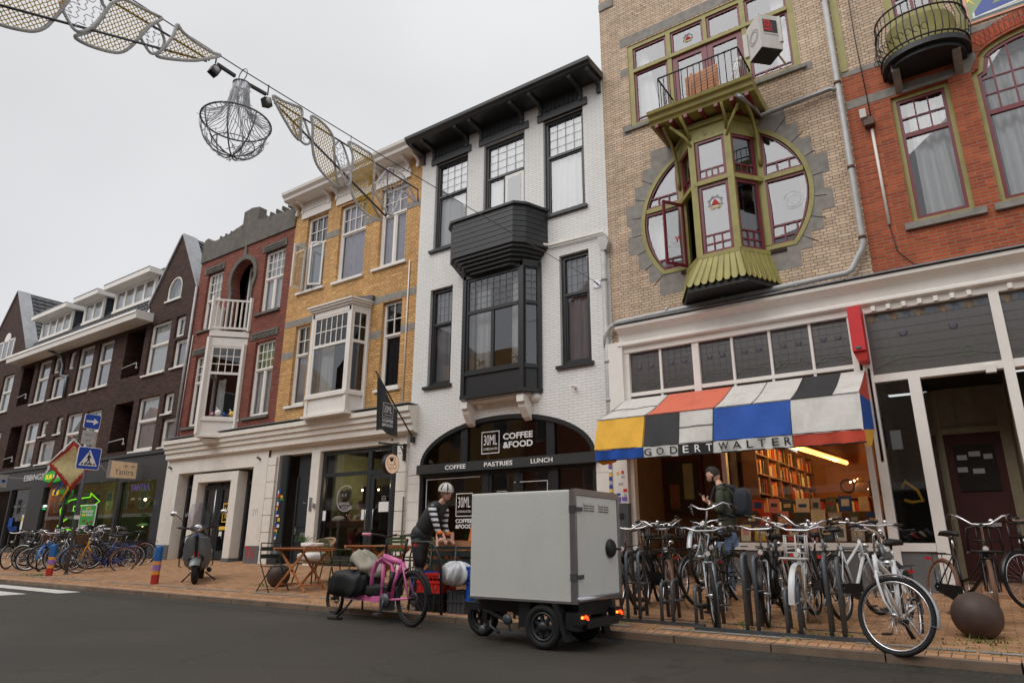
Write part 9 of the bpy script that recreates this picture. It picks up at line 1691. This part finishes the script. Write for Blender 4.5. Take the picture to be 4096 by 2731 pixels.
# woman seated inside the café
wm = thing('person', 'seated person in a white top and pink trousers seen through the café window', 'person', (0, 0, 0)); y = 12.85
body = skin('body', cov([(-13.85, y, 1.28, .13), (-13.85, y, 1.5, .1), (-13.86, y, 1.72, .1, .12), (-13.9, y, 1.84, .05), (-13.93, y, 1.9, .045), (-13.9, y-.15, 1.75, .045), (-13.95, y-.22, 1.55, .035), (-14.15, y-.2, 1.68, .024), (-13.9, y+.15, 1.75, .045), (-14.0, y+.2, 1.55, .035), (-14.15, y+.1, 1.66, .024), (-14.2, y-.1, 1.24, .08), (-14.05, y-.12, .95, .05), (-14.2, y+.1, 1.24, .08), (-14.08, y+.08, .95, .05)], (3, 4, 6, 7, 8, 9, 10)),
    [(0, 1), (1, 2), (2, 3), (3, 4), (2, 5), (5, 6), (6, 7), (2, 8), (8, 9), (9, 10), (0, 11), (11, 12), (0, 13), (13, 14)], 'skin', wm)
hc_ = (-13.96, y, 1.99); mb, F_, L2, U = head(hc_, (-1, 0), .95, 10)
for h_ in (hand((-14.15, y-.2, 1.68), (-.5, .2, .8), (0, 1, 0), .9), hand((-14.15, y+.1, 1.66), (-.5, -.2, .8), (0, -1, 0), .9, .3, -1)): mb.add(h_.v, h_.f)
join_into(body, mb); face(hc_, F_, L2, U, .95, body); hairc(hc_, F_, L2, U, 'hair_brown', wm, .97)
skin('top', [(-13.84, y, 1.3, .14), (-13.84, y, 1.5, .12), (-13.86, y, 1.73, .115, .14), (-13.9, y-.16, 1.74, .055), (-13.96, y-.22, 1.56, .048)], [(0, 1), (1, 2), (2, 3), (3, 4)], 'curtain', wm)
skin('trousers', [(-13.85, y, 1.3, .145), (-14.2, y-.1, 1.24, .09), (-14.05, y-.12, .98, .06), (-14.2, y+.1, 1.24, .09), (-14.08, y+.08, .98, .06)], [(0, 1), (1, 2), (0, 3), (3, 4)], 'pink_trousers' if mat('pink_trousers', (176, 84, 104), .8) else '', wm)
m_ = MB(); shoe(m_, -14.08, y-.12, .86, -1, -.2); shoe(m_, -14.1, y+.08, .86, -1, -.2); m_.build('shoes', 'white_letter', wm, org=(0, 0, 0))
m_ = MB(); m_.tube([(-13.98, y-.16, 1.75), (-13.95, y-.2, 1.6), (-13.75, y-.2, 1.56), (-13.5, y-.15, 1.6)], [.03, .05, .055, .04], 8); tag(m_.build('scarf', 'yellow', org=(-13.8, y, 1.6)), 'yellow scarf at the side of the person inside the café', 'scarf')
m_ = MB(); m_.lathe([(0, 1.15), (.18, 1.15), (.18, 1.1), (.02, 1.08), (.02, .52), (.2, .5), (0, .5)], (-13.85, y, 0), 18); tag(m_.build('bar_stool', 'plastic_black', org=(-13.85, y, .5)), 'black bar stool under the seated person in the café', 'stool')
m_ = MB(); m_.lathe([(0, 1.585), (.2, 1.6), (.16, 1.68), (.08, 1.72), (0, 1.73)], (-14.25, 12.4, 0), 16); tag(m_.build('dish_cover', 'curtain', org=(-14.25, 12.4, 1.585)), 'white domed dish on the café window counter', 'dish'); m_ = MB(); m_.lathe([(0, 1.585), (.03, 1.585), (.04, 1.74), (.035, 1.74), (0, 1.6)], (-13.98, 12.38, 0), 12); tag(m_.build('glass_cup', 'glass', org=(-13.98, 12.38, 1.585)), 'drinking glass on the café window counter', 'glass')
# ================================================================ festive lights over the street
wr = MB(); wr.tube([(-6.16, 11.86, 6.39), (-6.16, 9, 6.285), (-6.16, 6, 6.2), (-6.16, 3.47, 6.16), (-6.16, 0, 6.2), (-6.16, -6.5, 6.5)], .007, 5); tag(wr.build('suspension_cable', 'plinth_grey', org=(-6.16, 11.86, 6.39)), 'thin steel cable strung across the street from the white house', 'cable')

def thin(nm, c):
    m, n, l, p = new_mat(nm); o = n['Material Output']; d = n.new('ShaderNodeBsdfTranslucent'); d.inputs[0].default_value = alb(c, 1.3); p.inputs['Base Color'].default_value = alb(c, 1.3); p.inputs['Roughness'].default_value = .4; x = n.new('ShaderNodeMixShader'); x.inputs[0].default_value = .55; l.new(p.outputs[0], x.inputs[1]); l.new(d.outputs[0], x.inputs[2]); l.new(x.outputs[0], o.inputs[0])
thin('rope_light', (232, 232, 228)); thin('net_gold', (236, 190, 70)); thin('net_white', (206, 208, 212))
def inside(p, P):
    c = False
    for i in range(len(P)):
        (x1, y1), (x2, y2) = P[i-1], P[i]
        if (y1 > p[1]) != (y2 > p[1]) and p[0] < (x2-x1)*(p[1]-y1)/(y2-y1)+x1: c = not c
    return c
def smooth(P, k=4):
    out = []; n = len(P)
    for i in range(n):
        a, b, c, d = P[i-1], P[i], P[(i+1) % n], P[(i+2) % n]
        for j in range(k):
            t = j/k; out.append(tuple(.5*((2*b[q])+(-a[q]+c[q])*t+(2*a[q]-5*b[q]+4*c[q]-d[q])*t*t+(-a[q]+3*b[q]-3*c[q]+d[q])*t**3) for q in (0, 1)))
    return out
GP = {'LY': [[(3.15, 6.12), (2.98, 5.95), (2.87, 5.86), (2.7, 5.77), (2.54, 5.72), (2.58, 5.83), (2.63, 6.0), (2.65, 6.15), (2.71, 6.1), (2.84, 6.07), (3.03, 6.08)], [(1.85, 5.49), (1.9, 5.47), (2.04, 5.5), (2.22, 5.57), (2.3, 5.67), (2.36, 5.83), (2.42, 5.99), (2.5, 6.12), (2.45, 6.13), (2.31, 6.12), (2.15, 6.1), (2.06, 5.99), (2.03, 5.9), (2.0, 5.76), (1.95, 5.61)], [(1.17, 5.19), (1.3, 5.21), (1.41, 5.24), (1.53, 5.3), (1.61, 5.4), (1.66, 5.54), (1.69, 5.65), (1.71, 5.8), (1.61, 5.81), (1.38, 5.65), (1.14, 5.38)]], 'LW': [[(2.37, 5.84), (2.41, 5.78), (2.49, 5.72), (2.58, 5.83), (2.62, 5.98), (2.57, 6.08), (2.51, 6.13), (2.44, 6.04), (2.38, 5.91)], [(1.68, 5.71), (1.72, 5.61), (1.79, 5.5), (1.85, 5.49), (1.93, 5.6), (1.98, 5.73), (2.03, 5.91), (2.0, 5.97), (1.96, 6.01), (1.78, 5.9), (1.72, 5.81)]], 'RY': [[(3.83, 6.02), (3.91, 5.91), (4.04, 5.8), (4.19, 5.71), (4.29, 5.71), (4.24, 5.87), (4.22, 6.06), (4.11, 6.05), (3.96, 6.02)], [(4.38, 6.07), (4.42, 5.96), (4.48, 5.75), (4.59, 5.59), (4.78, 5.48), (5.0, 5.42), (4.94, 5.52), (4.84, 5.75), (4.76, 5.99), (4.64, 6.08), (4.5, 6.1)], [(4.99, 6.04), (5.08, 5.88), (5.14, 5.55), (5.23, 5.35), (5.43, 5.23), (5.71, 5.25), (5.73, 5.32), (5.58, 5.42), (5.5, 5.67), (5.4, 6.0), (5.22, 6.04)]], 'RW': [[(4.23, 5.93), (4.29, 5.76), (4.38, 5.7), (4.46, 5.79), (4.42, 5.96), (4.35, 6.08), (4.27, 6.01)], [(4.81, 5.86), (4.87, 5.71), (4.98, 5.44), (5.04, 5.43), (5.1, 5.55), (5.1, 5.8), (5.03, 5.98), (4.93, 6.06), (4.86, 5.97)], [(5.52, 5.64), (5.62, 5.45), (5.78, 5.32), (5.91, 5.56), (6.04, 5.79), (6.15, 5.86), (6.38, 5.83), (6.32, 5.96), (6.11, 6.11), (5.85, 6.11), (5.76, 6.02), (5.64, 5.83)]]}
for s, lab in ((1, 'twisted net ribbon light decoration ending in front of the yellow house'), (-1, 'twisted net ribbon light decoration running out of the top left corner')):
    t = thing('garland', lab, 'light decoration', (-6.16, 3.47, 6.05), 'ribbon garlands over the street'); f3 = lambda p, k: (-6.16+k*(.06*sin((p[1]-5.7)*4.5)+.03*sin(p[0]*5)), p[0] if k else 3.47+s*p[0], p[1]); side = 'R' if s > 0 else 'L'; YP, WP = GP[side+'Y'], GP[side+'W']
    m_ = MB(); m_.tube([f3((.4, 6.03), 0), f3((2.9, 6.01), 0)], .012, 6); m_.tube([f3((.43, 6.0), 0), f3((2.31, 5.32), 0)], .014, 6); m_.tube([f3((2.29, 6.0), 0), f3((2.31, 5.33), 0)], .01, 6); m_.tube([f3((2.9, 6.01), 0), f3((2.92, 5.82), 0)], .01, 6)
    for d in (1.6, 2.4): m_.tube([f3((d, 6.02), 0), (-6.16, 3.47+s*d, 6.2)], .006, 4)
    m_.build('frame', 'galvanised', t)
    for PP, k, m, gr in ((YP, 1, 'net_gold', .042), (WP, -1, 'net_white', .06)):
        for P in PP:
            Q = smooth(P, 5); m_ = MB(); m_.tube([f3(q, k) for q in Q], .017 if k > 0 else .014, 6, closed=True)
            for q in Q: m_.ball(f3(q, k), .02, 5)
            o = m_.build('rope_light', 'rope_light', t); m_ = MB(); x0, x1 = min(q[0] for q in Q), max(q[0] for q in Q); z0, z1 = min(q[1] for q in Q), max(q[1] for q in Q); nx, nz = int((x1-x0)/gr)+2, int((z1-z0)/(gr*.62))+2
            pt = lambda i, j: (x0+i*gr+(gr*.5 if j % 2 else 0)+(.006*sin(i*7+j*3)), z0+j*gr*.62)
            for i in range(nx):
                for j in range(nz):
                    a = pt(i, j)
                    for b in (pt(i if j % 2 == 0 else i+1, j+1), pt(i-1 if j % 2 == 0 else i, j+1)) if k > 0 else ((pt(i, j+1),) if (i+j) % 5 else (pt(i+1, j),)):
                        if inside(a, Q) and inside(b, Q): m_.tube([f3(a, k), f3(b, k)], .0046 if k > 0 else .0046, 3)
            m_.build('light_net', m, o, recalc=False)
ch = thing('chandelier', 'bowl shaped wire chandelier hanging from the street cable', 'light decoration', (-6.16, 3.47, 6.05)); cz_, cy_ = 5.48, 3.47
m_ = MB(); torus_ = lambda r, z, t=.011: m_.tube([(-6.16+r*cos(2*pi*i/32), cy_+r*sin(2*pi*i/32), z) for i in range(32)], t, 6, closed=True)
torus_(.365, cz_); torus_(.09, 5.98, .008); torus_(.22, 5.2, .006)
for i in range(8): a = 2*pi*i/8; m_.tube([(-6.16+.365*cos(t)*cos(a), cy_+.365*cos(t)*sin(a), cz_-.42*sin(t)) for t in [k*pi/16 for k in range(9)]], .008, 5)
m_.tube([(-6.16+.08*cos(2*pi*i/16), cy_, 6.1+.08*sin(2*pi*i/16)) for i in range(16)], .006, 4, closed=True); m_.build('frame', 'lead', ch)
m_ = MB(); rn = random.Random(14)
for i in range(44):
    a = 2*pi*i/44; m_.tube([(-6.16+r*cos(a+.1*sin(k*2+i)), cy_+r*sin(a+.1*sin(k*2+i)), z) for k, (r, z) in enumerate(((.08, 5.99), (.095, 5.85), (.12, 5.7), (.17, 5.58), (.27, 5.5), (.36, cz_)))], .006, 3)
for i in range(60):
    a = rn.random()*6.28; b = a+rn.uniform(-.7, .7); t0 = rn.uniform(0, 1.0); t1 = t0+rn.uniform(.25, .6); pf_ = lambda a, t: Vector((-6.16+.37*cos(min(t, 1.5))*cos(a), cy_+.37*cos(min(t, 1.5))*sin(a), cz_-.425*sin(min(t, 1.5)))); m_.tube([pf_(a+(b-a)*k/4, t0+(t1-t0)*k/4) for k in range(5)], .005, 3)
for i in range(150):
    a = rn.random()*6.28
    if i % 2: t = rn.random()*1.5; p = pf_(a, t)
    else: z = rn.uniform(5.55, 5.98); r = .085+.09*((5.98-z)/.43)**2; p = Vector((-6.16+r*cos(a), cy_+r*sin(a), z))
    d = Vector((rn.gauss(0, 1), rn.gauss(0, 1), rn.gauss(0, 1))).normalized()*.035; m_.tube([p, p+d], .0045, 3)
m_.build('light_string', 'net_white', ch, recalc=False)
for s, lab in ((-1, 'small black floodlight clamped on the cable left of the chandelier'), (1, 'small black floodlight clamped on the cable right of the chandelier')):
    y = cy_+s*.33; t = thing('floodlight', lab, 'lamp', (-6.16, y, 6.0)); m_ = MB(); m_.beam((-6.16, y-s*.02, 6.04), (-6.16, y-s*.24, 6.03), .03, .035); m_.tube([(-6.16, y, 6.04), (-6.16, y, 6.18)], .008, 5); m_.obox((-6.16, y, 5.94), .08, .09, .1, Matrix.Rotation(R(20*s), 4, 'X')); m_.build('housing', 'plastic_black', t); m_ = MB(); m_.lathe([(0, 0), (.035, 0), (.038, -.01)], (-6.115, y, 5.95), 14, 0, Matrix.Rotation(pi/2, 3, 'Y').to_4x4()); m_.build('lens', 'pvc_grey', t)
# ================================================================ one mesh per piece: repeats inside a part become parts of their own
def split_parts(table):
    for o in [o for o in list(bpy.data.objects) if o.type == 'MESH']:
        base = o.name.split('.')[0]
        if base not in table or o.data.users > 1: continue
        new, eps = table[base]; me = o.data; n = len(me.vertices); par = list(range(n))
        def find(a):
            while par[a] != a: par[a] = par[par[a]]; a = par[a]
            return a
        for e in me.edges:
            a, b = find(e.vertices[0]), find(e.vertices[1])
            if a != b: par[a] = b
        isl = {}
        for i in range(n): isl.setdefault(find(i), []).append(i)
        if len(isl) < 2: continue
        bx = []
        for k, vs in isl.items():
            P = [me.vertices[i].co for i in vs]; bx.append((k, [min(p[q] for p in P) for q in range(3)], [max(p[q] for p in P) for q in range(3)]))
        gp = {b[0]: b[0] for b in bx}
        def gf(a):
            while gp[a] != a: a = gp[a]
            return a
        if len(bx) > 900: continue
        for i in range(len(bx)):
            for j in range(i):
                if all(bx[i][1][q]-eps <= bx[j][2][q] and bx[j][1][q]-eps <= bx[i][2][q] for q in range(3)):
                    a, b = gf(bx[i][0]), gf(bx[j][0])
                    if a != b: gp[a] = b
        groups = {}
        for k, vs in isl.items(): groups.setdefault(gf(k), []).extend(vs)
        if len(groups) < 2: o.name = new if base != new else o.name; continue
        vg = {v: g for g, vs in groups.items() for v in vs}; fs = {}
        for p in me.polygons: fs.setdefault(vg[p.vertices[0]], []).append(p)
        first = True
        for g, vs in groups.items():
            ix = {v: i for i, v in enumerate(vs)}; m = bpy.data.meshes.new(new); F = fs.get(g, []); m.from_pydata([me.vertices[v].co for v in vs], [], [[ix[v] for v in p.vertices] for p in F])
            for q in me.materials: m.materials.append(q)
            m.polygons.foreach_set('material_index', [p.material_index for p in F]); m.polygons.foreach_set('use_smooth', [p.use_smooth for p in F]); m.update()
            c = bpy.data.objects.new(new, m); COL.objects.link(c); c.parent = o.parent; c.matrix_parent_inverse = o.matrix_parent_inverse.copy(); c.matrix_local = o.matrix_local.copy()
            if first:
                for ch in list(o.children): ml = ch.matrix_local.copy(); ch.parent = c; ch.matrix_local = ml
                first = False
        bpy.data.objects.remove(o)
split_parts({'pier': ('pier', .02), 'brackets': ('bracket', .005), 'scalloped_boards': ('scalloped_board', .02), 'stone_bands': ('stone_band', .005), 'lintel': ('lintel', .01), 'lintels_and_sills': ('lintel', .02), 'gable_coping': ('gable_coping', .02), 'inner_wall': ('inner_wall', .01), 'corbel': ('corbel', .02), 'joists': ('joist', .01), 'notices': ('notice', .002), 'bulbs': ('bulb', .01), 'shop_lamps': ('shop_lamp', .01), 'soft_toys': ('soft_toy', -.01),
    'window_plants': ('window_plant', .05), 'pipe_stub': ('pipe_stub', .01), 'stickers': ('sticker', -.001), 'mud_flap': ('mud_flap', .01), 'vents': ('vent', .03), 'hinge': ('hinge', .01), 'shoes': ('shoe', .01), 'display_goods': ('display_item', -.002), 'folding_arms': ('folding_arm', .02), 'pane': ('pane', .01), 'leaded_pane': ('leaded_pane', .01), 'ribbons': ('ribbon', .0), 'inner_portal': ('inner_portal', .1), 'plinth': ('plinth', .02), 'base_rail': ('base_rail', .01), 'vent_slots': ('vent_slot', .01), 'door_handle': ('door_handle', .05), 'cast_iron_column': ('cast_iron_column', .05), 'olive_trim': ('trim_board', .001), 'stain': ('stain', 0), 'doorbell_panel': ('doorbell_panel', .01), 'eaves_gutter': ('eaves_gutter', .05), 'edge_trim': ('edge_trim', .01), 'downpipe': ('downpipe', .05), 'indoor_palm': ('indoor_palm', .5), 'shop_interior': ('shop_partition', .001), 'interior': ('interior', .1)})
